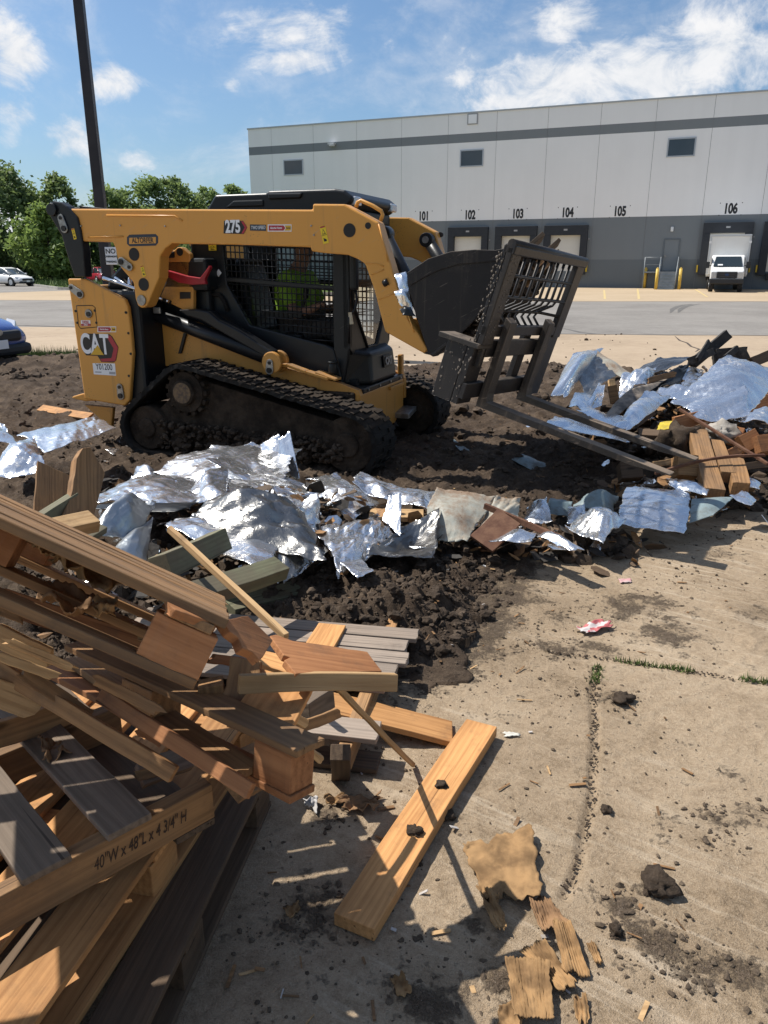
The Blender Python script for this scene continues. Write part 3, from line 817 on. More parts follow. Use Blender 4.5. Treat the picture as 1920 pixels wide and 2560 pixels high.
for c, x0, y0, x1, y1 in (('M', 1226, 690, 1310, 760), ('L', 270, 275, 377, 354), ('L', 1203, 217, 1335, 306)):
    a, t_ = WL(c, x0, y0); b, u_ = WL(c, x1, y1)
    mid = (a + b) / 2; zc = 9.62; w2 = .95; h2 = .62
    mb = MB()
    for q in ((mid - w2, zc - h2, mid + w2, zc - h2 + .09), (mid - w2, zc + h2 - .09, mid + w2, zc + h2), (mid - w2, zc - h2 + .09, mid - w2 + .09, zc + h2 - .09), (mid + w2 - .09, zc - h2 + .09, mid + w2, zc + h2 - .09)):
        mb.box((q[0], -.05, q[1]), (q[2], .004, q[3]))
    f = mb.build('window', FRAMEM, wh)
    mb = MB(); mb.box((mid - w2 + .09, -.02, zc - h2 + .09), (mid + w2 - .09, .003, zc + h2 - .09)); mb.build('window_pane', WINM, f)
a, b = WL('L', 328, 140)
mb = MB(); mb.box((a - .42, -.05, b - .38), (a + .42, .003, b + .38)); f = mb.build('roof_vent', simple('vent_frame', (.33, .34, .36), None, 3, .6), wh)
mb = MB(); mb.box((a - .33, -.07, b - .31), (a + .33, -.05, b + .31)); mb.build('vent_cover', simple('vent_white', (.85, .86, .88), None, 3, .4), f)
a, b = WL('M', 1438, 627)
mb = MB(); mb.box((a - .28, -.45, b + .02), (a + .28, -.02, b + .14)); mb.cbox((a + .1, -.42, b - .06), (.4, .28, .12)); mb.build('wall_light', simple('light_housing', (.55, .56, .56), None, 3, .4), wh)
for d in docks:
    mb = MB()
    mb.box((d - 1.66, -.35, DH - .12), (d + 1.66, -.004, 4.55))
    for sx in (-1, 1):
        mb.box((d + sx * 1.14, -.35, .95), (d + sx * 1.66, -.004, DH - .12))
    f = mb.build('dock_seal', DOCKB, wh, .02)
    mb = MB(); mb.box((d - 1.16, .02, 1.2), (d + 1.16, .1, DH))
    for k in range(1, 5): mb.box((d - 1.16, .012, 1.2 + k * .55), (d + 1.16, .02, 1.2 + k * .55 + .02))
    mb.build('dock_door', DOORW, wh)
    mb = MB()
    for sx in (-1, 1): mb.box((d + sx * .95 - .12, -.22, .62), (d + sx * .95 + .12, -.004, 1.08))
    mb.build('dock_bumper', BLACKP, wh)
    mb = MB(); mb.box((d - .14, -.36, 4.16), (d + .14, -.35, 4.28)); mb.build('dock_plate', GREYP, f)
    mb = MB()
    for sx in (-1, 1): mb.box((d + sx * 1.75 - .05, -.3, 1.15), (d + sx * 1.75 + .05, -.004, 1.65))
    mb.build('dock_guard', simple('guard_yellow', (.55, .38, .03), None, 3, .6), wh)
    mb = MB(); mb.box((d + 1.72, -.1, 3.5), (d + 1.8, -.004, 3.62)); mb.build('dock_lamp', GREYP, wh)
# personnel door and entry stair
dx0, dz0 = WL('U', 365, 745); dx1, dz1 = WL('U', 555, 365)
dm = 35.62
mb = MB(); mb.box((dm - .5, -.02, 1.24), (dm + .5, .003, 3.42)); f = mb.build('side_door', WDARK, wh, .01)
mb = MB()
for q in ((dm - .58, 1.24, dm - .5, 3.5), (dm + .5, 1.24, dm + .58, 3.5), (dm - .5, 3.42, dm + .5, 3.5)): mb.box((q[0], -.05, q[1]), (q[2], .002, q[3]))
mb.build('door_frame', WDARKER, f)
mb = MB(); mb.box((dm - .44, -.07, 2.2), (dm - .36, -.02, 2.36)); mb.box((dm - .42, -.1, 2.26), (dm - .26, -.07, 2.30)); mb.build('door_handle', ZINC, f)
a, b = WL('U', 490, 258)
mb = MB(); mb.cbox((a, -.07, b), (.2, .14, .34)); mb.build('door_lamp', simple('lamp_white', (.7, .72, .74), None, 3, .4), wh, .05)
STEEL = simple('galvanised_stair_steel', (.20, .225, .24), (.26, .28, .30), 3, .55, .3)
st = thing('entry_stair', 'grey steel stair and landing up to the warehouse side door', 'stair', mat=wm @ Matrix.Translation((dm, 0, 0)))
mb = MB(); mb.box((-1.7, -1.2, 1.1), (.62, -.03, 1.18)); mb.build('landing', STEEL, st)
mb = MB()
for k in range(6):
    mb.box((-.52, -1.2 - .28 * (k + 1), 1.1 - .185 * (k + 1)), (.56, -1.2 - .28 * k, 1.14 - .185 * (k + 1)))
    mb.box((-.52, -1.205 - .28 * k, 1.1 - .185 * (k + 1) + .04), (.56, -1.2 - .28 * k, 1.1 - .185 * k))
mb.build('steps', STEEL, st)
for nm, sx in (('handrail', -.58), ('handrail', .62)):
    mb = MB()
    P = [(sx, -1.2 - 1.7, .08), (sx, -2.9, 1.0), (sx, -1.2, 2.2), (sx, -.1, 2.2)]
    mb.tube(P, .025, 8); mb.tube([(sx, -2.9, .55), (sx, -1.2, 1.7), (sx, -.1, 1.7)], .02, 8); mb.tube([(sx, -1.2, .02), (sx, -1.2, 2.2)], .025, 8); mb.tube([(sx, -.1, 1.15), (sx, -.1, 2.2)], .025, 8)
    if sx > 0: mb.box((sx - .01, -1.2, 1.15), (sx + .01, -.1, 2.18))
    mb.build(nm, STEEL, st)
mb = MB()
for x in (-1.68, -.6):
    mb.tube([(x, -1.18, 0), (x, -1.18, 2.2)], .03, 8)
for z in (1.68, 2.18): mb.tube([(-1.68, -1.18, z), (-.6, -1.18, z)], .025, 8)
mb.build('guard_rail', STEEL, st)
YB = dirty('bollard_yellow', (.60, .40, .06), (.3, .24, .14), .15, 2, .55)
for c, x, y, lab in (('U', 148, 975, 'yellow bollard left of the stair landing, farthest left of three'), ('U', 288, 990, 'yellow bollard at the left foot of the stair'), ('U', 570, 990, 'yellow bollard at the right foot of the stair')):
    q = Z(c, x, y); b = thing('bollard', lab, 'bollard', q, 0, 'yellow bollards around the entry stair')
    mb = MB(); mb.cyl((0, 0, -.02), (0, 0, 1.38), .105, 20); mb.build('post', YB, b)
    bm_ = MB()
    for k in range(4): bm_.tube([(0, 0, 1.38 + .03 * k), (0, 0, 1.38 + .03 * (k + 1))], [.105 * cos(k * .4), .105 * cos(min(1.5, (k + 1) * .4))], 20)
    bm_.build('domed_cap', YB, b)
# painted lines on apron
LINE = simple('faded_yellow_line', (.52, .38, .14), (.45, .36, .2), 3, .8)
for (p, q_) in ((('U', 68, 985), ('U', 85, 1110)), (('U', 770, 990), ('U', 920, 1085)), (('U', 1540, 1030), ('U', 1659, 1040)), (('U', -340, 1000), ('U', -330, 1110))):
    A, B = Z(*p, -.016), Z(*q_, -.016); d = (B - A).normalized(); n = Vector((-d.y, d.x, 0)) * .06
    mb = MB(); mb.add([A - n, A + n, B + n, B - n], [(0, 1, 2, 3)]); o = mb.build('painted_line', LINE); o['kind'] = 'structure'

# ---------------------------------------------------------------- box truck backed into a dock
def box_truck():
    q = wm.inverted() @ Z('U', 1215, 1020)
    m = wm @ Matrix.Translation((39.45, -6.55, 0))              # local: x right, -y = towards us (front), z up
    t = thing('box_truck', 'white box truck backed up to the dock under number 106', 'truck', mat=m)
    WB = dirty('truck_white', (.74, .74, .72), (.45, .42, .36), .12, 1.2, .4, speck=False); ALU = simple('truck_aluminium', (.55, .56, .57), None, 2, .4, .5)
    BLKT = simple('truck_black_plastic', (.02, .022, .025), None, 3, .6); TY = simple('tyre', (.018, .018, .019), None, 6, .85)
    mb = MB(); mb.box((-1.22, .95, 1.05), (1.22, 6.2, 3.45)); mb.build('cargo_box', WB, t, .03)
    mb = MB()
    mb.box((-1.26, .90, 3.40), (1.26, 1.1, 3.54)); mb.box((-1.26, .9, 1.02), (-1.14, 1.06, 3.40)); mb.box((1.14, .9, 1.02), (1.26, 1.06, 3.40)); mb.box((-1.24, 1.1, .92), (1.24, 6.2, 1.05))
    mb.build('cargo_box_trim', ALU, t, .02)
    mb = MB()
    for sx in (-1, 1): mb.box((sx * 1.2 - .08, .885, 3.0), (sx * 1.2 + .08, .9, 3.14))
    mb.build('marker_lamp', WHITE, t)
    cab = MB()                                                 # cab over bonnet profile (y, z)
    prof = [(.85, .55), (.85, 2.18), (.5, 2.26), (-.1, 2.2), (-.62, 1.52), (-1.5, 1.36), (-1.62, 1.25), (-1.64, .62), (-1.2, .52)]
    cab.prismx(prof, -.98, .98); cb = cab.build('cab', WB, t, .09, seg=3)
    mb = MB()
    mb.hexa([(-.86, -.66, 1.55), (.86, -.66, 1.55), (.74, -.14, 2.14), (-.74, -.14, 2.14), (-.86, -.69, 1.57), (.86, -.69, 1.57), (.74, -.17, 2.17), (-.74, -.17, 2.17)])
    mb.build('windshield', CARGLASS, cb)
    mb = MB(); mb.add([(-.6, -.71, 1.62), (-.3, -.71, 1.62), (-.3, -.655, 1.70), (-.6, -.655, 1.70)], [(0, 1, 2, 3)]); mb.build('dash_paper', WHITE, cb)
    mb = MB()
    for sx in (-1, 1): mb.box((sx * .985, -.45, 1.55), (sx * .992, .6, 2.1))
    mb.build('side_window', CARGLASS, cb)
    mb = MB(); mb.box((-.6, -1.68, .84), (.6, -1.6, 1.24)); g = mb.build('grille', BLKT, t, .03)
    mb = MB()
    for z in (.94, 1.06, 1.17): mb.box((-.42, -1.70, z - .015), (.42, -1.68, z + .015))
    mb.build('grille_bar', simple('grille_grey', (.06, .06, .065), None, 3, .5), g)
    mb = MB(); mb.tube([(0, -1.70, 1.06), (0, -1.72, 1.06)], .07, 20); em = mb.build('grille_badge', simple('badge_blue', (.02, .05, .14), None, 3, .3), g); em.data.transform(Matrix.Diagonal((1.7, 1, 1, 1)))
    mb = MB(); mb.box((-1.0, -1.74, .5), (1.0, -1.45, .82)); mb.build('front_bumper', BLKT, t, .05)
    for sx in (-1, 1):
        mb = MB(); mb.box((sx * .62, -1.67, .86), (sx * .93, -1.58, 1.24)); mb.build('headlight', LENS, t, .03)
        mb = MB(); mb.box((sx * 1.08, -.5, 1.45), (sx * 1.34, -.42, 1.85)); mb.tube([(sx * .97, -.42, 1.6), (sx * 1.2, -.42, 1.6)], .03, 6); mb.build('side_mirror', BLKT, t, .03)
        mb = MB(); mb.cyl((sx * .72, -.95, .37), (sx * 1.0, -.95, .37), .37, 24); w = mb.build('wheel', TY, t, .03)
        mb = MB(); mb.cyl((sx * .99, -.95, .37), (sx * 1.01, -.95, .37), .2, 18); mb.build('rim', ALU, w)
        mb = MB(); mb.cyl((sx * .62, 4.6, .38), (sx * 1.1, 4.6, .38), .38, 24); mb.build('wheel', TY, t, .03)
    mb = MB(); mb.box((-.8, -1.2, .45), (.8, 6.0, .92)); mb.build('chassis', BLKT, t)
box_truck()

# ---------------------------------------------------------------- light pole, sign
def lamp_pole():
    A = Yd('o', 218, 450, 16.5)
    x = A.x
    t = thing('light_pole', 'tall dark bronze square light pole rising behind the loader', 'light pole', (x, 16.5, -.03))
    m = simple('dark_bronze_metal', (.032, .026, .028), (.045, .038, .038), 2, .4, .5)
    mb = MB(); mb.hexa([(-.105, -.105, .5), (.105, -.105, .5), (.105, .105, .5), (-.105, .105, .5), (-.075, -.075, 11), (.075, -.075, 11), (.075, .075, 11), (-.075, .075, 11)]); mb.build('pole', m, t, .02)
    mb = MB(); mb.cyl((0, 0, -.05), (0, 0, .55), .3, 24); mb.build('concrete_base', KERB, t)
    mb = MB(); mb.box((-.9, -.14, 10.9), (-.1, .14, 11.05)); mb.box((.1, -.14, 10.9), (.9, .14, 11.05)); mb.build('lamp_head', m, t, .03)
    s = thing('notice_sign', 'small white notice fixed to the light pole, reading NO', 'sign', (x, 16.5, 0))
    c = Yd('N', 808, 735, 16.3)
    mb = MB(); mb.box((c.x - x - .115, -.15, c.z - .17), (c.x - x + .115, -.135, c.z + .17)); mb.build('plate', WHITE, s, .01)
    for i, (tx, sz) in enumerate((('NO', .13), ('OVERNIGHT', .045), ('PARKING', .05))):
        text(tx, sz, BLACKP, s, Matrix.Translation((x, 16.5, 0)) @ axes((c.x - x, -.153, c.z + .085 - .10 * i), (1, 0, 0), (0, 0, 1), (0, -1, 0)), 'sign_lettering', .002, .001)
lamp_pole()

# ---------------------------------------------------------------- cars
def car(name, label, m, paint, grp=None, detail=True, badge=None, plate=None):
    """sedan/hatch; local x forward, y left, z up, origin under the middle"""
    t = thing(name, label, 'car', mat=m, group=grp)
    TY = bpy.data.materials.get('tyre') ; ALU = bpy.data.materials['truck_aluminium']; BP = bpy.data.materials['truck_black_plastic']
    # body loft: sections along x: (x, half width low, half width top, z bottom, z belt)
    S = [(-2.3, .62, .55, .38, .82), (-2.22, .82, .72, .28, .95), (-1.6, .91, .84, .22, 1.0), (-.6, .93, .86, .2, .97), (.5, .93, .86, .2, .95), (1.1, .92, .82, .2, .9), (1.75, .9, .76, .22, .80), (2.15, .8, .64, .26, .70), (2.32, .6, .5, .34, .60)]
    def sect(x, wl, wt, z0, z1):
        P = [(0, z0), (wl * .8, z0), (wl, z0 + .12), (wl * 1.0, z0 + (z1 - z0) * .6), (wt, z1 - .02), (wt * .7, z1 + .02), (0, z1 + .045)]
        P = P + [(-a, b) for a, b in P[-2:0:-1]]
        return [(x, a, b) for a, b in P]
    rings = [sect(*s) for s in S]; n = len(rings[0])
    mb = MB(); vv = [p for r in rings for p in r]; ff = []
    for i in range(len(rings) - 1):
        for k in range(n): ff.append((i * n + k, i * n + (k + 1) % n, (i + 1) * n + (k + 1) % n, (i + 1) * n + k))
    ff.append(list(range(n - 1, -1, -1))); ff.append([(len(rings) - 1) * n + k for k in range(n)])
    mb.add(vv, ff, True); b = mb.build('body', paint, t)
    ss = b.modifiers.new('sub', 'SUBSURF'); ss.levels = 2; ss.render_levels = 2
    # greenhouse
    G = [(-1.75, .66, .98), (-1.05, .62, 1.40), (-.2, .62, 1.46), (.35, .61, 1.38), (1.15, .7, .93)]
    mb = MB(); vv = []
    for x, w, z in G: vv += [(x, -w * 1.12, .92), (x, -w, z), (x, w, z), (x, w * 1.12, .92)]
    ff = []
    for i in range(len(G) - 1):
        for k in range(3): ff.append((i * 4 + k, (i + 1) * 4 + k, (i + 1) * 4 + k + 1, i * 4 + k + 1))
    mb.add(vv, ff, True); g = mb.build('window_glass', CARGLASS, t)
    mb = MB()
    rp = [(-1.05, 1.405), (-.2, 1.465), (.35, 1.385)]
    for (x0, z0), (x1, z1) in zip(rp, rp[1:]):
        mb.hexa([(x0, -.6, z0 - .01), (x1, -.59, z1 - .01), (x1, .59, z1 - .01), (x0, .6, z0 - .01), (x0, -.55, z0 + .035), (x1, -.54, z1 + .03), (x1, .54, z1 + .03), (x0, .55, z0 + .035)])
    for sy in (-1, 1):
        for (a, c_) in (((.35, .61, 1.40), (1.15, .79, .92)), ((-1.05, .62, 1.41), (-1.75, .74, .98)), ((-.3, .64, 1.42), (-.3, .73, .93))):
            mb.tube([(a[0], sy * a[1], a[2]), (c_[0], sy * c_[1], c_[2])], .04, 6)
    mb.build('roof', paint, t)
    for x in (-1.4, 1.4):
        for sy in (-1, 1):
            mb = MB(); mb.cyl((x, sy * .70, .33), (x, sy * .945, .33), .33, 24); w = mb.build('wheel', TY, t, .03)
            mb = MB(); mb.cyl((x, sy * .94, .33), (x, sy * .955, .33), .22, 20); mb.build('rim', ALU, w)
            mb = MB(); mb.cyl((x, sy * .90, .36), (x, sy * .935, .36), .385, 24); mb.build('wheel_arch', BLACKP, t)
    for sy in (-1, 1):
        mb = MB(); mb.hexa([(2.0, sy * .52, .60), (2.24, sy * .50, .60), (1.95, sy * .80, .64), (1.75, sy * .80, .66), (2.0, sy * .52, .70), (2.2, sy * .50, .68), (1.95, sy * .78, .74), (1.75, sy * .78, .78)]); mb.build('headlight', LENS, t, .02)
        mb = MB(); mb.box((.75, sy * .95, .9), (.95, sy * 1.1, 1.04)); mb.build('side_mirror', paint, t, .04)
    mb = MB(); mb.box((2.1, -.5, .44), (2.34, .5, .62)); gr = mb.build('grille', BP, t, .05)
    mb = MB(); mb.box((2.05, -.7, .22), (2.33, .7, .40)); mb.build('front_bumper', BP if detail else paint, t, .06)
    if badge:
        mb = MB(); mb.tube([(2.34, 0, .60), (2.36, 0, .60)], .05, 18); e = mb.build('badge', ZINC, gr); e.data.transform(Matrix.Translation((0, 0, 0)) @ Matrix.Diagonal((1, 1.6, 1, 1)))
    mb = MB(); mb.box((2.345, -.16, .34), (2.36, .16, .48)); mb.build('licence_plate', WHITE, t, .005)
    return t
def heading(loc, ang): return Matrix.Translation(Vector(loc)) @ Matrix.Rotation(ang, 4, 'Z')
q = Z('R', 415, 424, -.026)
car('parked_car', 'white sedan parked beside the kerb far off at the left edge', heading((Yd('o', 58, 590, 66).x - 2.32 * cos(radians(28)), 66 + 2.32 * sin(radians(28)), -.026), radians(-28)), dirty('car_white', (.75, .75, .74), (.5, .48, .44), .08, 1, .25, speck=False))
q = Z('R', 1100, 480, -.026)
car('parked_car', 'dark red car mostly hidden behind the rear of the loader', heading((q.x + .6, q.y + 6, .0), radians(180 - 50)), simple('car_red', (.30, .02, .035), None, 2, .25, coat=.5))
q = Z('R', 170, 1185, .62)
car('parked_car', 'blue car with dark grille nosing in at the left edge', heading((q.x - .2 - 2.35 * cos(radians(20)), q.y + 2.35 * sin(radians(20)), -.02), radians(-20)), simple('car_blue', (.045, .10, .33), (.04, .09, .30), 2, .25, .2, coat=.6), badge=True)

# ---------------------------------------------------------------- kerb island with grass
def island():
    A = Z('R', 380, 440); B = Z('R', 640, 485); Cc = Z('R', 1090, 520)
    P = [(A.x - .2, A.y + 1), (A.x, A.y - 1.2), (B.x, B.y), (Cc.x, Cc.y - 1.5), (-8, 45.5), (-2, 46), (-4, 80), (-14, 95), (-120, 140), (-120, 90), (A.x - 25, A.y + 12)]
    mb = MB(); n = len(P)
    mb.add([(x, y, .13) for x, y in P], [list(range(n))]); o = struct('grass_island', mb, GRASS)
    mb = MB()
    for i in range(5):
        (x0, y0), (x1, y1) = P[i], P[i + 1]; d = Vector((x1 - x0, y1 - y0, 0)).normalized(); nn = Vector((d.y, -d.x, 0)) * .16
        mb.hexa([(x0, y0, -.03), (x0 + nn.x, y0 + nn.y, -.03), (x1 + nn.x, y1 + nn.y, -.03), (x1, y1, -.03), (x0, y0, .15), (x0 + nn.x, y0 + nn.y, .15), (x1 + nn.x, y1 + nn.y, .15), (x1, y1, .15)])
    struct('kerb', mb, KERB)
    return P
ISL = island()
BLADE = simple('grass_blade', (.055, .10, .02), (.13, .17, .045), 2, .8)
def grass():
    mb = MB(); rn = random.Random(8)
    A = Z('o', -80, 778); B = Z('o', 172, 774)
    for k in range(9000):                      # thin verge between soil and drive
        f = rn.random(); p = A.lerp(B, f); x = p.x + rn.gauss(0, .15); y = p.y + rn.gauss(.15, .16)
        h = rn.uniform(.03, .13) * (1 if rn.random() < .9 else 1.9); a = rn.uniform(0, 6.3); w = .008
        mb.add([(x - cos(a) * w, y - sin(a) * w, -.03), (x + cos(a) * w, y + sin(a) * w, -.03), (x + rn.gauss(0, .04), y + rn.gauss(0, .04), h)], [(0, 1, 2)])
    for k in range(7000):                      # long grass on the island
        x = rn.uniform(-34, -10); y = rn.uniform(50, 80)
        if edge_dist(x, y, ISL) < .1: continue
        h = rn.uniform(.1, .5); a = rn.uniform(0, 6.3); w = .06
        mb.add([(x - cos(a) * w, y - sin(a) * w, .1), (x + cos(a) * w, y + sin(a) * w, .1), (x + rn.gauss(0, .12), y + rn.gauss(0, .12), .1 + h)], [(0, 1, 2)])
    tag(mb.build('grass', BLADE), 'grass growing on the verge behind the soil and on the kerbed island', 'grass', None, 'stuff')
grass()

# ---------------------------------------------------------------- trees
def leafmat(name, c1, c2):
    m, t, p = newmat(name)
    geo = t.n('ShaderNodeNewGeometry'); tc = t.n('ShaderNodeTexCoord').outputs['Object']
    r = geo.outputs['Random Per Island']
    f = t.math('ADD', t.math('MULTIPLY', r, .6), t.math('MULTIPLY', t.noise(tc, .8, 4), .5))
    t.l(t.mix(t.smooth(f, .2, .9), c4(c1), c4(c2)), p.inputs['Base Color'])
    p.inputs['Roughness'].default_value = .55; p.inputs['Specular IOR Level'].default_value = .3
    p.inputs['Subsurface Weight'].default_value = 0
    # light through thin leaves
    mt = m.node_tree; out = mt.nodes['Material Output']
    tl = t.n('ShaderNodeBsdfTranslucent'); t.l(t.mix(.5, c4([q * 1.3 for q in c2]), c4((.12, .16, .02))), tl.inputs[0])
    mx = t.n('ShaderNodeMixShader'); mx.inputs[0].default_value = .45
    t.l(p.outputs[0], mx.inputs[1]); t.l(tl.outputs[0], mx.inputs[2]); t.l(mx.outputs[0], out.inputs[0])
    return m
LEAF1 = leafmat('leaf_dark_green', (.10, .15, .06), (.22, .29, .12)); LEAF2 = leafmat('leaf_mid_green', (.12, .185, .065), (.26, .34, .135)); LEAF3 = leafmat('leaf_light_green', (.14, .215, .065), (.26, .35, .11))
BARK = simple('bark', (.07, .055, .042), (.12, .095, .075), 5, .9, bs=.5, bscale=20)
def tree(name, label, x, y, h, w, leaf, seed, base=.15, n=3600, trunk=.2, lobes=13, ls=.2, cat='tree', grp='trees along the far side of the car park'):
    rn = random.Random(seed); t = thing(name, label, cat, (x, y, .1), group=grp)
    zb = h * base; centers = []
    for k in range(lobes):
        f = rn.random(); z = zb + (h - zb) * (.12 + .86 * f); rad = w * .46 * (1 - .9 * max(0, f - .4) ** 1.1) * sqrt(rn.random())
        a = rn.uniform(0, 6.3); r = w * rn.uniform(.16, .30) * (1.15 - .5 * f)
        centers.append((Vector((cos(a) * rad, sin(a) * rad, z)), r))
    centers.append((Vector((rn.gauss(0, .1), 0, h - w * .12)), w * .14))
    mb = MB()
    mb.tube([(0, 0, -.2), (.05, 0, h * .3), (rn.gauss(0, .15), .0, h * .62), (rn.gauss(0, .2), 0, h * .85)], [trunk, trunk * .8, trunk * .5, trunk * .2], 8)
    for c, r in centers[:9]:
        s = Vector((0, 0, max(.2, c.z * .55))); mid = s.lerp(c, .55) + Vector((0, 0, -.15)); mb.tube([s, mid, c], [trunk * .4, trunk * .25, trunk * .08], 6)
    mb.build('trunk', BARK, t)
    mb = MB()
    tot = sum(r * r for c, r in centers)
    for c, r in centers:
        for _ in range(int(n * r * r / tot)):
            d = Vector((rn.gauss(0, 1), rn.gauss(0, 1), rn.gauss(0, 1))).normalized()
            rr = r * (rn.random() ** .6) * (1 + .55 * noise.noise(d * 2.6 + c)) * (1 + .25 * rn.gauss(0, 1) * (rn.random() < .3))
            p = c + Vector((d.x * rr, d.y * rr, d.z * rr * .8))
            u = Vector((rn.gauss(0, 1), rn.gauss(0, 1), rn.gauss(0, .6))).normalized(); v = u.orthogonal().normalized()
            v = (Matrix.Rotation(rn.uniform(0, 6.3), 3, u) @ v); s = ls * rn.uniform(.6, 1.4)
            mb.add([p - u * s, p + v * s * .55, p + u * s, p - v * s * .55], [(0, 1, 2, 3)])
    mb.build('crown', leaf, t)
    return t
def at_px(u, yy): return Yd('o', u, 574, yy).x
def ztop(v, yy): return Yd('o', 829, v, yy).z
TREES = [  # u, top v, distance, crown width px, leaf, n, label
    (40, 362, 84, 150, LEAF1, 5200, 'tall dark tree with a loose forked top, left of the light pole'),
    (140, 372, 86, 95, LEAF1, 3600, 'slender airy tree just left of the light pole'),
    (-20, 470, 78, 150, LEAF1, 3600, 'dark broad tree cut by the left edge of the photo'),
    (112, 452, 76, 120, LEAF3, 4200, 'bright light green bushy tree behind the white sedan'),
    (255, 405, 92, 110, LEAF2, 3400, 'rounded tree just right of the light pole'),
    (320, 395, 95, 120, LEAF2, 3600, 'broad mid green tree above the rear of the lift arm'),
    (388, 384, 96, 110, LEAF1, 3600, 'tallest dark tree between the light pole and the warehouse'),
    (452, 402, 100, 70, LEAF2, 2400, 'small tree between the tallest one and the cab roof'),
    (520, 405, 104, 60, LEAF2, 2000, 'small tree at the left corner of the warehouse'),
    (190, 455, 88, 110, LEAF1, 3200, 'dark low tree behind the foot of the light pole'),
    (300, 470, 86, 160, LEAF1, 3200, 'dark undergrowth tree seen under the lift arm'),
    (420, 470, 88, 160, LEAF1, 3000, 'dark low tree hidden mostly by the loader')]
for i, (u, v, yy, wpx, lf, n, lab) in enumerate(TREES):
    h = ztop(v, yy); w = wpx / 1644 * yy * 1.05
    tree('deciduous_tree', lab, at_px(u, yy), yy, h, w, lf, 100 + i, .06, int(n * 2.2), .2, 26 if wpx > 90 else 20, .23)
for i, (u, v, yy, wpx, lf, lab) in enumerate([(20, 545, 79, 110, LEAF1, 'dark bush behind the white sedan at the left edge'), (85, 530, 80, 90, LEAF2, 'mid green bush in front of the light green tree'), (140, 540, 78, 80, LEAF1, 'dark bush right beside the rear of the loader')]):
    h = ztop(v, yy); w = wpx / 1644 * yy
    tree('bush', lab, at_px(u, yy), yy, h, w, lf, 200 + i, .0, 4200, .06, 18, .18, 'bush', 'bushes along the kerbed island')
# ---------------------------------------------------------------- compact track loader
# local frame: x forward, y to the far side, z up; origin under the front of the tracks on the centre line
PHI = radians(21)
LO = Vector((.108, 6.654, 0))
LM = Matrix.Translation(LO) @ Matrix.Rotation(-PHI, 4, 'Z')
LEX, LEY = Vector((cos(PHI), -sin(PHI), 0)), Vector((sin(PHI), cos(PHI), 0))
def LP(Y, c, pts):                                            # photo outline on the machine plane y = Y -> (x, z)
    out = []
    for x, y in pts:
        r = ray(c, x, y); t = ((LO - EYE).dot(LEY) + Y) / r.dot(LEY); q = EYE + r * t - LO
        out.append((q.dot(LEX), q.z))
    return out
def L1(Y, c, x, y):
    (a, b), = LP(Y, c, [(x, y)]); return a, b
ld = thing('track_loader', 'yellow and black compact track loader with raised lift arms, standing on dark soil', 'loader', mat=LM)
def lmat(x, y, z, rot=0.0):                                   # decal frame on the near side
    return LM @ axes((x, y, z), (cos(rot), 0, sin(rot)), (-sin(rot), 0, cos(rot)), (0, -1, 0))

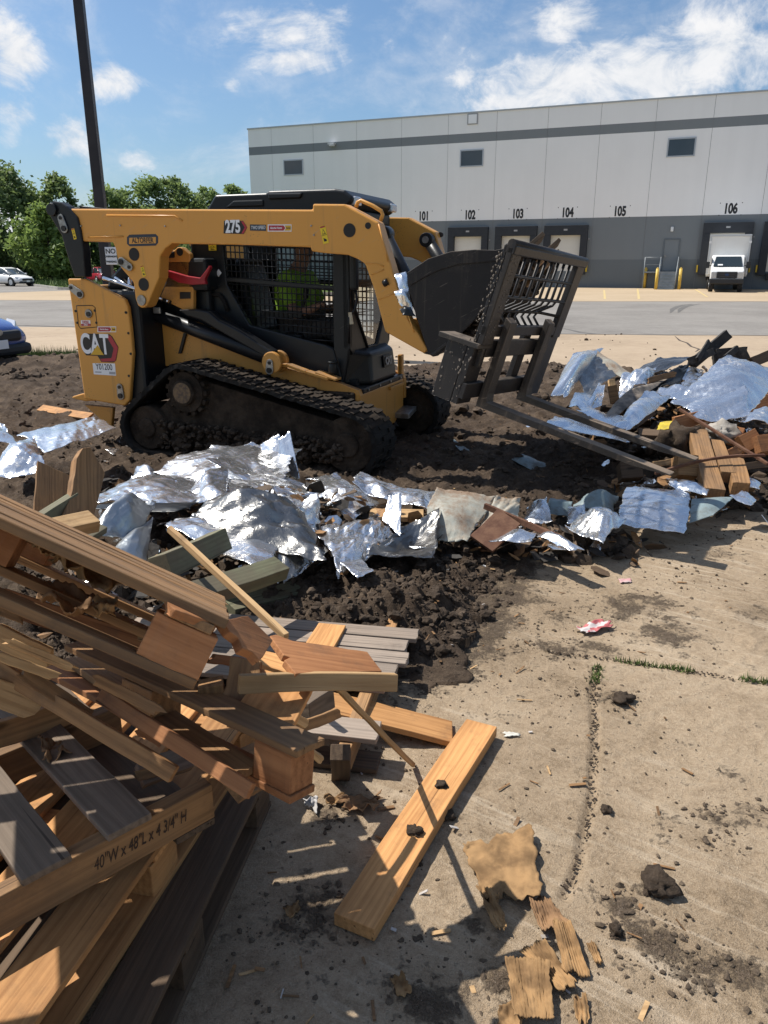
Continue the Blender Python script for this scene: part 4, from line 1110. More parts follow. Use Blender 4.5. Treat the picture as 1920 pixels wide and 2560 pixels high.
# --- lift arms
armA = [(235, 212)]
arm = LP(-.93, 'A', [(235, 212)]) + LP(-.93, 'B', [(780, 218), (781, 180), (985, 182), (1205, 300), (1240, 420), (1290, 580), (1340, 760), (1400, 930), (1470, 1030), (1525, 1130), (1500, 1150), (1250, 1010), (1222, 905), (1180, 740), (1120, 570), (1075, 540), (1010, 512), (860, 500), (772, 488), (768, 462), (640, 458)]) \
    + LP(-.93, 'A', [(1300, 445), (905, 438), (862, 470), (828, 520), (822, 660), (760, 805), (742, 845), (712, 857), (685, 842), (670, 800), (655, 690), (575, 595), (553, 540), (540, 470), (520, 428), (322, 424), (300, 290)])
def lift_arm(side):
    mb = MB()
    if side < 0: mb.prism(arm, -.93, -.80)
    else: mb.prism([(x - .09, z) for x, z in arm], .71, .84)
    o = mb.build('lift_arm', YEL, ld, .012)
    s = side
    y0 = .934 * s if s < 0 else .844
    HM = bpy.data.materials.get('hole_shadow') or simple('hole_shadow', (.02, .018, .016), None, 5, .8)
    for c, x, y, r in (('B', 1021, 352, .047), ('B', 1141, 322, .022), ('N', 1085, 718, .05), ('N', 1196, 1065, .05)):
        px_, pz = L1(-.93, c, x, y); mb = MB(); mb.cyl((px_, y0 - s * .03, pz), (px_, y0, pz), r, 24); mb.build('pin_hole', HM, o)
    mb = MB()
    for c, x, y, r in (('N', 480, 393, .006), ('N', 930, 386, .006), ('N', 1446, 395, .006), ('B', 775, 323, .006), ('B', 793, 383, .006), ('N', 1175, 1247, .042)):
        px_, pz = L1(-.93, c, x, y); mb.cyl((px_, y0, pz), (px_, y0 + s * .008, pz), r, 16)
    mb.build('bolt', ZINC, o)
    # pressed ribs on the boom side
    mb = MB()
    for pts in ([(770, 268), (1555, 275), (1640, 330)], [(560, 520), (960, 512)]):
        P = LP(-.93, 'N', pts); mb.tube([(a, y0 - s * .001, b) for a, b in P], .006, 6)
    mb.build('pressed_rib', YEL, o)
    if s < 0:
        ax, az = L1(-.93, 'N', 1000, 835); pin_plate(o, ax, -.94, az, -.5, .085)
        for pts in ([(490, 1030), (660, 962)], [(600, 1372), (830, 1278)], [(400, 872), (560, 872), (660, 915)], [(1000, 1600), (1050, 1740), (1085, 1830)], [(590, 330), (720, 850)]):
            P_ = LP(-.93, 'S', pts); mb = MB(); mb.tube([(a, -.9305, b) for a, b in P_], .0055, 6); mb.build('weld_seam', YEL, o)
        # slotted hole in lower arm
        P0 = L1(-.93, 'S', 660, 1160); P1 = L1(-.93, 'S', 720, 1125)
        mb = MB(); mb.tube([(P0[0], -.932, P0[1]), (P1[0], -.932, P1[1])], .024, 14); mb.build('slot_hole', BLK, o)
        # grab handle on top
        H = LP(-.90, 'S', [(262, 95), (285, 30), (330, 5), (500, 80), (610, 150), (632, 200), (600, 290)])
        mb = MB(); mb.tube([(a, -.88, b) for a, b in H], .014, 10); mb.build('grab_handle', YEL, o)
    return o
def pin_plate(par, x, y, z, rot, L=.09):
    mb = MB(); e = Vector((cos(rot), 0, sin(rot))); n = Vector((-sin(rot), 0, cos(rot)))
    P = []
    for k in range(9):
        a = -pi / 2 + pi * k / 8; P.append((x + e.x * L * .5 + (e.x * cos(a) + n.x * sin(a)) * .03, z + e.z * L * .5 + (e.z * cos(a) + n.z * sin(a)) * .03))
    for k in range(9):
        a = pi / 2 + pi * k / 8; P.append((x - e.x * L * .5 + (e.x * cos(a) + n.x * sin(a)) * .036, z - e.z * L * .5 + (e.z * cos(a) + n.z * sin(a)) * .036))
    mb.prism(P, y - .012, y); mb.build('pin_plate', ZINC, par, .003)
    mb = MB(); mb.cyl((x - e.x * L * .5, y - .022, z - e.z * L * .5), (x - e.x * L * .5, y - .012, z - e.z * L * .5), .022, 18); mb.cyl((x + e.x * L * .5, y - .018, z + e.z * L * .5), (x + e.x * L * .5, y - .012, z + e.z * L * .5), .014, 14)
    mb.build('pin_head', STL, par)
near_arm = lift_arm(-1); far_arm = lift_arm(1)
# inner plate and dark tilt cylinder in each arm front
for s in (-1, 1):
    mb = MB()
    P = [(.20, 1.82), (.50, 1.22)]
    mb.tube([(P[0][0] - .06 - (.09 if s > 0 else 0), s * .66, P[0][1]), (P[1][0] - .02, s * .66, P[1][1])], .052, 16); o = mb.build('tilt_cylinder', BLK, ld)
    mb = MB(); mb.tube([(.45, s * .66, 1.30), (.60, s * .66, 1.06)], .026, 12); mb.build('cylinder_rod', CHROME, o)
    mb = MB(); xe = .14 - (.09 if s > 0 else 0); mb.cyl((xe, s * .60, 1.82), (xe, s * .71, 1.82), .062, 20); mb.build('cylinder_eye', BLK, o, .006)
    mb = MB(); mb.cyl((xe, s * .59, 1.82), (xe, s * .602, 1.82), .03, 18); mb.build('pin_head', ZINC, o)
# front cross tube between the arms and coupler plate behind bucket
mb = MB(); mb.cyl((.42, -.80, 1.16), (.42, .80, 1.16), .07, 20); mb.build('cross_tube', YELD, ld)
mb = MB()
mb.prism([(.50, .98), (.56, .97), (.44, 1.50), (.38, 1.5)], -.80, .80); mb.build('coupler_plate', BLK, ld, .01)
# foil rag wedged between arm and bucket is a separate thing, see debris

# --- rear links
def rear_link(s):
    P = LP(-.95, 'A', [(95, 200), (105, 175), (140, 163), (185, 170), (225, 195), (292, 270), (312, 350), (332, 480), (345, 655), (275, 655), (235, 540), (190, 385), (120, 270)])
    mb = MB(); mb.prism(P, s * .95, s * .86); o = mb.build('rear_link', BLK, ld, .01)
    x, z = L1(-.95, 'N', 145, 205)
    mb = MB(); mb.cyl((x, s * .95, z), (x, s * .972, z), .05, 20); mb.build('pin_head', BLK, o, .005)
    if s < 0:
        x, z = L1(-.95, 'N', 268, 360); pin_plate(o, x, -.952, z, 1.85, .085)
    return o
rlink = rear_link(-1); rear_link(1)
mb = MB()
x, z = L1(-.95, 'N', 145, 205); mb.cyl((x, -.86, z), (x, .86, z), .035, 14); mb.cyl((x + .22, -.86, z + .0), (x + .22, .86, z + .0), .03, 14); mb.build('link_cross_tube', BLK, ld)

# --- rear towers
def tower(s):
    P = LP(-.9, 'A', [(230, 665), (345, 665), (598, 798), (620, 850), (636, 980), (652, 1150), (632, 1455), (600, 1490), (340, 1445)])
    mb = MB(); mb.prism(P, s * .90, s * .855); o = mb.build('rear_tower', YEL, ld, .012)
    if s < 0:
        x, z = L1(-.9, 'N', 420, 1140); pin_plate(o, x, -.902, z, radians(-32) + pi, .1)
        x, z = L1(-.9, 'A', 576, 1395); pin_plate(o, x, -.902, z, radians(92), .075)
        x, z = L1(-.9, 'N', 568, 1400)
        mb = MB(); mb.cyl((x, -.902, z), (x, -.915, z), .036, 20); c_ = mb.build('fuel_lock', ZINC, o, .003)
        mb = MB(); mb.cyl((x + .004, -.915, z - .004), (x + .004, -.925, z - .004), .02, 14); mb.build('key_slot', BLACKP, c_)
        F = LP(-.9, 'N', [(420, 1310), (605, 1306), (635, 1330), (660, 1555), (470, 1572), (445, 1540)])
        mb = MB()
        mb.tube([(a, -.9005, b) for a, b in F + F[:1]], .0035, 5); mb.build('fuel_door_seam', bpy.data.materials['hole_shadow'], o)
        mb = MB()
        for c, px_, py in (('N', 412, 1372), ('N', 632, 1366), ('N', 432, 1506), ('N', 651, 1506), ('N', 989, 1388), ('N', 1019, 1626), ('A', 640, 1152), ('A', 628, 1295), ('A', 612, 885)):
            a, b = L1(-.9, c, px_, py); mb.cyl((a, -.9, b), (a, -.904, b), .011, 10)
        mb.build('bolt', BLK, o)
    return o
tw = tower(-1); tower(1)
mb = MB()                                                     # engine compartment behind the towers
mb.box((-2.55, -.85, .45), (-1.98, .85, 1.40)); mb.box((-1.98, -.53, .45), (-1.5, .53, 1.42)); mb.build('engine_bay', BLKP, ld, .03)
mb = MB(); mb.box((-2.62, -.84, .52), (-2.55, .84, 1.44)); mb.build('rear_door', YEL, ld, .02)
mb = MB(); P = [(-2.5, 1.42), (-2.0, 1.42), (-1.55, 1.62), (-1.50, 1.42)]; mb.prism([(-2.5, 1.40), (-1.45, 1.40), (-1.45, 1.66), (-2.0, 1.66), (-2.30, 1.62), (-2.46, 1.50)], -.62, .62); mb.build('engine_hood', BLKP, ld, .03)
mb = MB(); P = LP(-.88, 'A', [(255, 1440), (262, 1428), (330, 1408), (480, 1455), (340, 1460)]); mb.prism(P, -.88, .88); mb.build('rear_bumper', YEL, ld, .01)
P = LP(-.80, 'A', [(335, 1482), (525, 1500), (512, 1642), (470, 1600)])

for y_ in (-.80, .76):
    mb = MB(); mb.prism(P, y_, y_ + .04); mb.build('tie_down_bracket', YELD, ld, .008)

# --- chassis sides
CH = LP(-.56, 'A', [(700, 1260), (662, 900), (720, 905), (940, 915), (1062, 948)]) + LP(-.56, 'B', [(30, 945), (200, 1030), (470, 1178), (560, 1232), (760, 1290), (950, 1340), (1078, 1388), (1092, 1425), (1095, 1570), (900, 1500), (420, 1350), (0, 1205)])
mb = MB(); mb.prism(CH, -.56, -.50); mb.prism(CH, .50, .56); ch = mb.build('chassis_side', YELD, ld, .012)
mb = MB()
x0, z0 = L1(-.56, 'O', 1450, 330)
mb.prism([(x0 - .005, z0), (x0 + .02, z0 - .02), (x0 + .03, z0 - .21), (x0 + .005, z0 - .215)], -.565, -.545)
mb.build('chassis_lip', YELD, ld, .004); mb = MB()
R1 = LP(-.56, 'B', [(815, 1280), (950, 1325)]); mb.hexa([(R1[0][0], -.62, R1[0][1] - .0), (R1[1][0], -.62, R1[1][1] + .0), (R1[1][0], -.50, R1[1][1] + .0), (R1[0][0], -.50, R1[0][1]), (R1[0][0], -.62, R1[0][1] + .025), (R1[1][0], -.62, R1[1][1] + .02), (R1[1][0], -.5, R1[1][1] + .02), (R1[0][0], -.5, R1[0][1] + .025)])
mb.build('step_pad', YELD, ld, .006); mb = MB()
TR = LP(-.56, 'B', [(560, 1215), (640, 1218), (760, 1262), (900, 1305)])
for (a0, b0), (a1, b1) in zip(TR, TR[1:]):
    mb.hexa([(a0, -.625, b0 - .02), (a1, -.625, b1 - .02), (a1, -.55, b1 - .02), (a0, -.55, b0 - .02), (a0, -.625, b0 + .008), (a1, -.625, b1 + .008), (a1, -.55, b1 + .008), (a0, -.55, b0 + .008)])
mb.build('chassis_step', YELD, ld, .006)
# lift-cylinder pivot lug
x, z = L1(-.64, 'B', 535, 1205)
mb = MB()
for y0_, y1_ in ((-.70, -.66), (-.58, -.54)): mb.cyl((x, y0_, z), (x, y1_, z), .088, 28)
lug = mb.build('cylinder_lug', YELD, ld, .008)
pin_plate(lug, x - .01, -.702, z - .03, 1.5, .06)
# lift cylinder with hose guard
A0 = L1(-.62, 'A', 735, 870); A1 = L1(-.62, 'B', 530, 1190)
mb = MB(); mb.tube([(A0[0], -.62, A0[1]), (A1[0], -.62, A1[1])], .062, 18); lc = mb.build('lift_cylinder', BLK, ld)
mb = MB()
G = LP(-.68, 'B', [(-90, 868), (20, 862), (105, 880), (170, 935), (300, 1000), (520, 1140), (490, 1185), (200, 1020), (60, 935), (-40, 905)])
mb.prism(G, -.68, -.56); mb.build('hose_guard', BLK, lc, .012)
mb = MB(); P = L1(-.69, 'N', 1345, 1365)
mb.cbox((P[0], -.685, P[1]), (.075, .02, .055)); mb.build('hose_block', ZINC, lc, .008)
for k in range(4):
    H = LP(-.60 - .03 * k, 'N', [(1250 + 10 * k, 1420), (1190, 1400 + 10 * k), (1130, 1330 + 14 * k), (1120, 1200)])
    mb = MB(); mb.tube([(a, -.60 - .03 * k, b) for a, b in H], .018, 8); mb.build('hydraulic_hose', MUDR, lc)
# dark vertical post / cylinder behind the arm leg
mb = MB(); P0 = L1(-.72, 'N', 1030, 1150); P1 = L1(-.72, 'N', 1100, 1843 + 500)
mb.tube([(P0[0], -.72, P0[1] + .02), (P1[0], -.72, .52)], .058, 16); vp = mb.build('arm_cylinder', STL, ld)
mb = MB(); P2 = L1(-.72, 'N', 1045, 1060); mb.tube([(P0[0], -.72, P0[1]), (P2[0] + .01, -.72, P2[1] + .05)], .024, 12); mb.build('cylinder_rod', CHROME, vp)
mb = MB(); mb.box((-2.16, -.80, .48), (-2.05, -.62, 1.22)); mb.build('radiator_shroud', BLKP, ld, .02)
# hoses over the rear
for k in range(5):
    H = [(-2.36 + .02 * k, -.80 + .05 * k, 1.50), (-2.2, -.80 + .05 * k, 1.46 - .012 * k), (-2.0, -.78 + .05 * k, 1.40 - .014 * k), (-1.82, -.74 + .04 * k, 1.33 - .01 * k)]
    mb = MB(); mb.tube(H, .016, 8); mb.build('hydraulic_hose', MUDR if k % 2 else CHROME, ld)
# yellow inner boss with pivot hole and red arm brace
P = LP(-.62, 'A', [(820, 560), (820, 480), (920, 480), (940, 460), (975, 462), (1025, 505), (1025, 560), (1018, 640), (1045, 700), (1045, 900), (820, 790)])
mb = MB(); mb.prism(P, -.62, -.57); ub = mb.build('upper_bracket', YELD, ld, .01)
x, z = L1(-.62, 'A', 958, 492); mb = MB(); mb.cyl((x, -.622, z), (x, -.60, z), .032, 20); mb.build('pin_hole', bpy.data.materials['hole_shadow'], ub)
P = LP(-.64, 'A', [(820, 490), (915, 490), (915, 530), (820, 535)]); mb = MB(); mb.prism(P, -.64, -.6); mb.build('rubber_pad', BLKP, ub, .008)
P = LP(-.64, 'A', [(950, 752), (1020, 752), (1020, 795), (950, 797)]); mb = MB(); mb.prism(P, -.624, -.621); mb.build('data_plate', BLACKP, ub)
P = LP(-.66, 'A', [(870, 618), (895, 612), (1020, 648), (1100, 660), (1140, 610), (1160, 580), (1168, 592), (1130, 670), (1138, 700), (1050, 705), (960, 690), (885, 650)])
mb = MB(); mb.prism(P, -.69, -.65); br = mb.build('arm_brace', RED, ld, .006)
T = LP(-.70, 'N', [(1415, 835), (1425, 900), (1452, 1040), (1380, 1208)]); mb = MB(); mb.tube([(a, -.70, b) for a, b in T], .007, 8); mb.build('spring_rod', ZINC, ld)
P = LP(-.57, 'A', [(970, 1150), (952, 1150), (1010, 930), (1028, 930)]); mb = MB(); mb.prism(P, -.585, -.56); mb.build('gas_strut', BLK, ld, .003)

# --- tracks
def circle_hull(cs, n=96):
    """convex hull of circles (x, z, r)"""
    pts = []
    for x, z, r in cs:
        for k in range(n): pts.append((x + r * cos(2 * pi * k / n), z + r * sin(2 * pi * k / n)))
    pts = sorted(set(pts))
    def half(ps):
        h = []
        for p in ps:
            while len(h) >= 2 and (h[-1][0] - h[-2][0]) * (p[1] - h[-2][1]) - (h[-1][1] - h[-2][1]) * (p[0] - h[-2][0]) <= 0: h.pop()
            h.append(p)
        return h
    a = half(pts); b = half(pts[::-1])
    return a[:-1] + b[:-1]
def resample(P, step):
    out = []; L = []; tot = 0; n = len(P)
    for i in range(n):
        d = math.dist(P[i], P[(i + 1) % n]); L.append(d); tot += d
    m = int(round(tot / step)); st_ = tot / m; acc = 0; i = 0; 
    for k in range(m):
        s = k * st_
        while acc + L[i] < s: acc += L[i]; i += 1
        f = (s - acc) / L[i]; a, b = P[i], P[(i + 1) % n]
        out.append((a[0] + (b[0] - a[0]) * f, a[1] + (b[1] - a[1]) * f))
    return out
TC = [(-1.52, .60, .235), (-1.94, .27, .235), (-.06, .27, .265)]
def track(s):
    y0, y1 = (-1.0, -.58) if s < 0 else (.58, 1.0)
    rn_ = random.Random(5 + s)
    P = resample(circle_hull(TC), .043); n = len(P)
    mb = MB(); inner = []; 
    nr = []
    for i in range(n):
        a, b = P[i - 1], P[(i + 1) % n]; dx, dz = b[0] - a[0], b[1] - a[1]; l = sqrt(dx * dx + dz * dz); nr.append((dz / l, -dx / l))
    base = len(mb.v)
    ny = 6
    for i in range(n):
        for (off) in (0, -.035):
            for k in range(ny + 1):
                y = y0 + (y1 - y0) * k / ny
                j = rn_.uniform(-.004, .004)
                mb.v.append((P[i][0] + nr[i][0] * (off + j), y + (rn_.uniform(-.006, .006) if k in (0, ny) else 0), P[i][1] + nr[i][1] * (off + j)))
    w = 2 * (ny + 1)
    for i in range(n):
        i2 = (i + 1) % n
        for k in range(ny):
            mb.f.append([base + i * w + k, base + i2 * w + k, base + i2 * w + k + 1, base + i * w + k + 1]); mb.mi.append(0); mb.sm.append(True)
            mb.f.append([base + i * w + ny + 1 + k + 1, base + i2 * w + ny + 1 + k + 1, base + i2 * w + ny + 1 + k, base + i * w + ny + 1 + k]); mb.mi.append(0); mb.sm.append(True)
        for k in (0, ny):
            f = [base + i * w + k, base + i * w + ny + 1 + k, base + i2 * w + ny + 1 + k, base + i2 * w + k]
            mb.f.append(f if k == 0 else f[::-1]); mb.mi.append(0); mb.sm.append(False)
    # tread bars: staggered short lugs, three per row
    for i in range(0, n):
        p, q = P[i], nr[i]; tx, tz = -q[1], q[0]
        for r_, (a, b) in enumerate(((.0, .31), (.345, .655), (.69, 1.0))):
            if (i + (r_ % 2)) % 2: continue
            ya, yb = y0 + (y1 - y0) * a, y0 + (y1 - y0) * b; h = .012 * rn_.uniform(.7, 1.2); wd = .016
            v = []
            for o in (-.002, h):
                for (u, yy) in ((-wd, ya), (wd, ya), (wd, yb), (-wd, yb)): v.append((p[0] + tx * u + q[0] * o, yy, p[1] + tz * u + q[1] * o))
            mb.hexa(v)
    tr = mb.build('rubber_track', MUDR, ld)
    ys = y0 if s < 0 else y1
    yo = ys - s * .06                                           # slightly recessed from the belt edge
    mb = MB()
    mb.prism([(-1.86, .42), (-1.56, .66), (-1.40, .70), (-.20, .44), (-.02, .34), (-.10, .14), (-1.80, .12), (-1.98, .28)], y0 + .12, y1 - .06); fr = mb.build('track_frame', MUD, tr, .01)
    mb = MB(); mb.cyl((-1.52, y0 + .05, .60), (-1.52, y1 - .05, .60), .17, 24)
    for k in range(15):
        a = 2 * pi * k / 15; mb.cbox((-1.52 + cos(a) * .185, (y0 + y1) / 2, .60 + sin(a) * .185), (.03, .30, .04), Matrix.Rotation(-a, 3, 'Y'))
    mb.build('drive_sprocket', MUD, tr, .004)
    mb = MB(); mb.cyl((-1.52, yo, .60), (-1.52, yo + s * .05, .60), .105, 32); hb = mb.build('sprocket_hub', MUD, tr, .01)
    mb = MB(); mb.cyl((-1.52, yo + s * .05, .60), (-1.52, yo + s * .056, .60), .085, 32); mb.build('hub_cap', simple('dirty_hub', (.20, .12, .055), (.09, .06, .04), 30, .7, bs=.5, bscale=60) if s < 0 else bpy.data.materials['dirty_hub'], hb)
    for x, z, r in ((-1.94, .27, .19), (-.06, .27, .22)):
        mb = MB(); mb.cyl((x, y0 + .06, z), (x, y1 - .06, z), r, 28); mb.cyl((x, y0 + .04, z), (x, y1 - .04, z), r * .45, 20); mb.build('idler', MUD, tr, .012)
    for k in range(4):
        mb = MB(); x = -1.62 + .38 * k; mb.cyl((x, y0 + .07, .16), (x, y1 - .07, .16), .105, 22); mb.cyl((x, y0 + .05, .16), (x, y1 - .05, .16), .05, 14); mb.build('roller', MUD, tr, .01)
    mb = MB(); rr = random.Random(9)                           # mud packed on the frame and along the top run
    for k in range(420):
        f = rr.random(); clod_mesh(mb, (-1.85 + 1.75 * f, ys - s * rr.uniform(.03, .12), .13 + rr.uniform(-.03, .22) * (1 - .3 * f)), rr.uniform(.008, .035), rr, 1)
    for k in range(260):
        f = rr.random(); clod_mesh(mb, (-1.45 + 1.3 * f, y0 + (y1 - y0) * rr.random(), .84 - .305 * f * 1.0 + .004), rr.uniform(.005, .02), rr, 1, .4)
    o = mb.build('packed_mud', CRUMB, tr); o['kind'] = 'stuff'
track(-1); track(1)
mb = MB(); mb.box((-1.85, -.58, .28), (-.15, .58, .62)); mb.build('lower_frame', MUD, ld, .02)

# --- front bulkhead
mb = MB()
mb.box((-.17, -.53, .32), (-.11, .50, .60)); mb.prismx([(-.53, .60), (-.53, .34), (-.30, .22), (.28, .22), (.50, .34), (.50, .60)], -.16, -.112)
mb.box((-.16, .46, .60), (-.115, .52, .82))
fb = mb.build('front_bulkhead', YELD, ld, .01)
mb = MB(); mb.box((-.11, .10, .545), (-.085, .44, .575)); mb.build('step_edge', YELD, fb, .004)
mb = MB(); mb.prismx([(.28, .26), (.50, .30), (.50, .345), (.28, .31)], -.13, .02); mb.build('tow_eye', ZINC, fb, .006)
mb = MB(); mb.box((-.30, -.50, .60), (-.10, .46, .645)); fs = mb.build('front_step', BLK, ld, .01)
mb = MB()
for k in range(4): mb.cyl((-.10, -.4 + .26 * k, .622), (-.092, -.4 + .26 * k, .622), .012, 10)
mb.build('bolt', ZINC, fs)

# --- cab
W = .46
cab = thing('cab', None, None, mat=LM); cab.parent = ld; cab.matrix_basis = Matrix.Identity(4)
# roof canopy
RP = LP(-.5, 'B', [(60, 215), (150, 118), (470, 110), (490, 97), (980, 86), (1130, 100), (1255, 132), (1245, 170), (1150, 180), (1060, 178), (780, 178), (780, 215)])
RP = [(x, z) for x, z in RP]
mb = MB(); mb.prism([(-1.54, 1.98), (-1.40, 2.15), (-.93, 2.15), (-.90, 2.165), (-.33, 2.162), (-.25, 2.15), (-.18, 2.10), (-.19, 2.06), (-.235, 2.03), (-.30, 2.0)], -.5, .5)
rf = mb.build('cab_roof', BLKP, cab, .022, seg=3)
mb = MB(); mb.prism([(-1.30, 2.05), (-1.22, 2.10), (-.95, 2.10), (-.95, 2.05)], -.515, -.49); mb.prism([(-.90, 2.10), (-.62, 2.10), (-.60, 2.14), (-.90, 2.145)], -.52, -.49); mb.build('roof_panel_rib', BLKP, rf, .01)
for y in (-.40, .40):
    mb = MB(); mb.cbox((-.195, y, 2.075), (.05, .13, .065)); mb.build('work_light', LENS, rf, .012)
# side frames: posts, rails, mesh
for s in (-1, 1):
    mb = MB(); y0, y1 = s * W, s * (W - .05)
    mb.prism([(-.375, 2.02), (-.245, 2.02), (-.245, .94), (-.30, .66), (-.385, .95)], y0, y1)          # front post
    mb.prism([(-1.70, 1.98), (-1.385, 1.98), (-1.36, 1.45), (-1.16, 1.12), (-.46, .98), (-.385, .95), (-.28, .62), (-.95, .78), (-1.65, 1.12), (-1.70, 1.25)], y0, y1)  # rear panel and sill
    mb.box((-1.40, y0, 1.86), (-.36, y1, 2.02))
    mb.build('cab_frame', BLKP, cab, .012)
    mb = MB(); mb.hexa([(-1.40, y0 - s * .004, 1.475), (-.37, y0 - s * .004, 1.405), (-.37, y1, 1.405), (-1.40, y1, 1.475), (-1.40, y0 - s * .004, 1.515), (-.37, y0 - s * .004, 1.445), (-.37, y1, 1.445), (-1.40, y1, 1.515)]); mb.build('side_rail', BLKP, cab, .008)
    mb = MB(); ym = s * (W - .012); r = .0052
    nx_, nz_ = 24, 18
    for k in range(1, nx_):
        x = -1.40 + 1.03 * k / nx_; zb = 1.14 - (x + 1.16) * .2 if x > -1.16 else 1.14 + (-1.16 - x) * 1.4
        mb.tube([(x, ym, zb), (x, ym, 1.88)], r, 5)
    for k in range(1, nz_):
        z = .96 + .92 * k / nz_; xs = -1.40 if z > 1.45 else (-1.16 if z < 1.14 else -1.36)
        xe = -.37
        dz = .035
        if z < 1.14: xs = -1.16 + (1.14 - z) * 4.4
        if xs < xe - .05: mb.tube([(xs, ym + s * .006, z + dz * (xe - xs)), (xe, ym + s * .006, z)], r, 5)
    mb.build('side_mesh', BLK, cab)
mb = MB(); mb.prismx([(-W, 1.0), (W, 1.0), (W, 1.25), (-W, 1.25)], -1.70, -1.62); mb.box((-1.68, -W, 1.84), (-1.6, W, 1.98)); mb.box((-1.68, -W, 1.25), (-1.62, -.40, 1.9)); mb.box((-1.68, .40, 1.25), (-1.62, W, 1.9)); mb.build('rear_wall', BLKP, cab, .01)
mb = MB(); mb.box((-1.62, -.41, .62), (-.2, .41, .70)); mb.build('cab_floor', BLKP, cab)
# front: posts, window frame, mesh, glass
mb = MB()
fz = lambda z: -.245 + (1.0 - max(0, min(1, (z - .95) / 1.05))) * .03
for s in (-1, 1): mb.box((-.30, s * W, .96), (-.235, s * (W - .055), 2.02))
mb.box((-.30, -W, 1.93), (-.235, W, 2.02))
mb.build('front_post', BLKP, cab, .012)
OUT = [(-.385, 1.90), (-.385, 1.30), (-.09, .935), (.13, .935), (.385, 1.30), (.385, 1.90)]
mb = MB()
cl = [(-.235, y, z) for y, z in OUT]
mb.tube(cl + cl[:1], .016, 8); fw = mb.build('window_seal', BLACKP, cab)
mb = MB(); mb.prismx([(-W, .95), (-W, 1.35), (-.40, 1.30), (-.10, .92), (-.10, .90), (-.40, .90)], -.29, -.235); mb.prismx([(W, .95), (W, 1.35), (.40, 1.30), (.14, .92), (.14, .90), (.40, .90)][::-1], -.29, -.235); mb.build('front_panel', BLKP, cab, .008)
mb = MB(); mb.add([(-.24, y, z) for y, z in OUT], [tuple(range(6))]); mb.build('front_window', GLASS, cab)
mb = MB(); xm = -.262
for k in range(1, 9):
    y = -.385 + .77 * k / 9
    zb = 1.30 - (1.30 - .935) * (1 - max(0, abs(y - .02) - .11) / .29) if True else 0
    mb.tube([(xm, y, zb), (xm, y, 1.92)], .004, 5)
for k in range(1, 11):
    z = .98 + .92 * k / 11; hw = .385 if z > 1.3 else .11 + (z - .935) / .365 * .275
    mb.tube([(xm + .006, -hw + .01, z), (xm + .006, hw, z)], .004, 5)
mb.tube([(xm - .01, -.40, 1.47), (xm - .01, .40, 1.47)], .02, 8)
mb.build('front_mesh', BLK, cab)
# nose cover
mb = MB()
mb.hexa([(-.32, -.45, .645), (-.105, -.29, .645), (-.105, .31, .645), (-.32, .42, .645), (-.28, -.44, .95), (-.135, -.26, .905), (-.135, .28, .905), (-.28, .42, .95)])
mb.build('nose_cover', BLKP, cab, .035, seg=4)
mb = MB(); mb.hexa([(-.113, -.02, .755), (-.113, .17, .755), (-.10, .17, .755), (-.10, -.02, .755), (-.126, -.02, .86), (-.126, .17, .86), (-.113, .17, .86), (-.113, -.02, .86)]); bp = mb.build('badge_plate', STL, cab, .006)
text('CAT', .088, GREYP, bp, LM @ axes((-.098, .075, .808), (0, 1, 0), (-.10, 0, .995), (1, 0, .1)), 'badge_lettering', .004, .002, 0, .85)
# door hinge box, wiper arm, tag, mirror-like guard on the front post
mb = MB(); mb.cbox((-.20, -.44, 1.56), (.07, .07, .30)); mb.build('door_hinge_cover', BLKP, cab, .025)
mb = MB(); mb.tube([(-.19, -.43, 1.42), (-.185, -.43, 1.32), (-.20, -.44, 1.26), (-.24, -.465, 1.2), (-.24, -.47, 1.0)], .011, 8); mb.build('door_strut', BLK, cab)
mb = MB(); P0 = LP(-.468, 'B', [(1013, 885), (1035, 882), (1048, 960), (1018, 962)]); mb.prism(P0, -.472, -.469); mb.build('paper_tag', simple('paper_tag', (.5, .46, .36), (.4, .33, .2), 40, .8), cab)
mb = MB(); x, z = L1(-.50, 'B', 920, 1250); mb.cyl((x, -.53, z - .03), (x, -.53, z + .05), .036, 18); mb.cyl((x, -.53, z + .05), (x, -.53, z + .066), .04, 18); mb.build('filler_cap', BLKP, cab, .005)
mb = MB()
H = LP(-.47, 'T', [(150, 585), (230, 590), (270, 640), (300, 720)]); mb.tube([(a, -.48, b) for a, b in H], .018, 8); mb.build('intake_hose', MUDR, cab)
# seat, armrests, control levers
mb = MB(); mb.box((-1.22, -.24, .95), (-.78, .24, 1.05)); mb.build('seat_cushion', BLKP, cab, .04, seg=3)
mb = MB(); mb.hexa([(-1.36, -.23, 1.02), (-1.24, -.23, 1.02), (-1.24, .23, 1.02), (-1.36, .23, 1.02), (-1.46, -.2, 1.66), (-1.36, -.2, 1.66), (-1.36, .2, 1.66), (-1.46, .2, 1.66)]); mb.build('seat_back', BLKP, cab, .05, seg=3)
for s in (-1, 1):
    mb = MB(); mb.box((-1.10, s * .27, 1.18), (-.72, s * .36, 1.24)); mb.tube([(-.74, s * .31, 1.22), (-.70, s * .31, 1.36)], .014, 8); mb.tube([(-.70, s * .31, 1.34), (-.69, s * .31, 1.42)], .026, 10); mb.build('control_lever', BLKP, cab, .01)

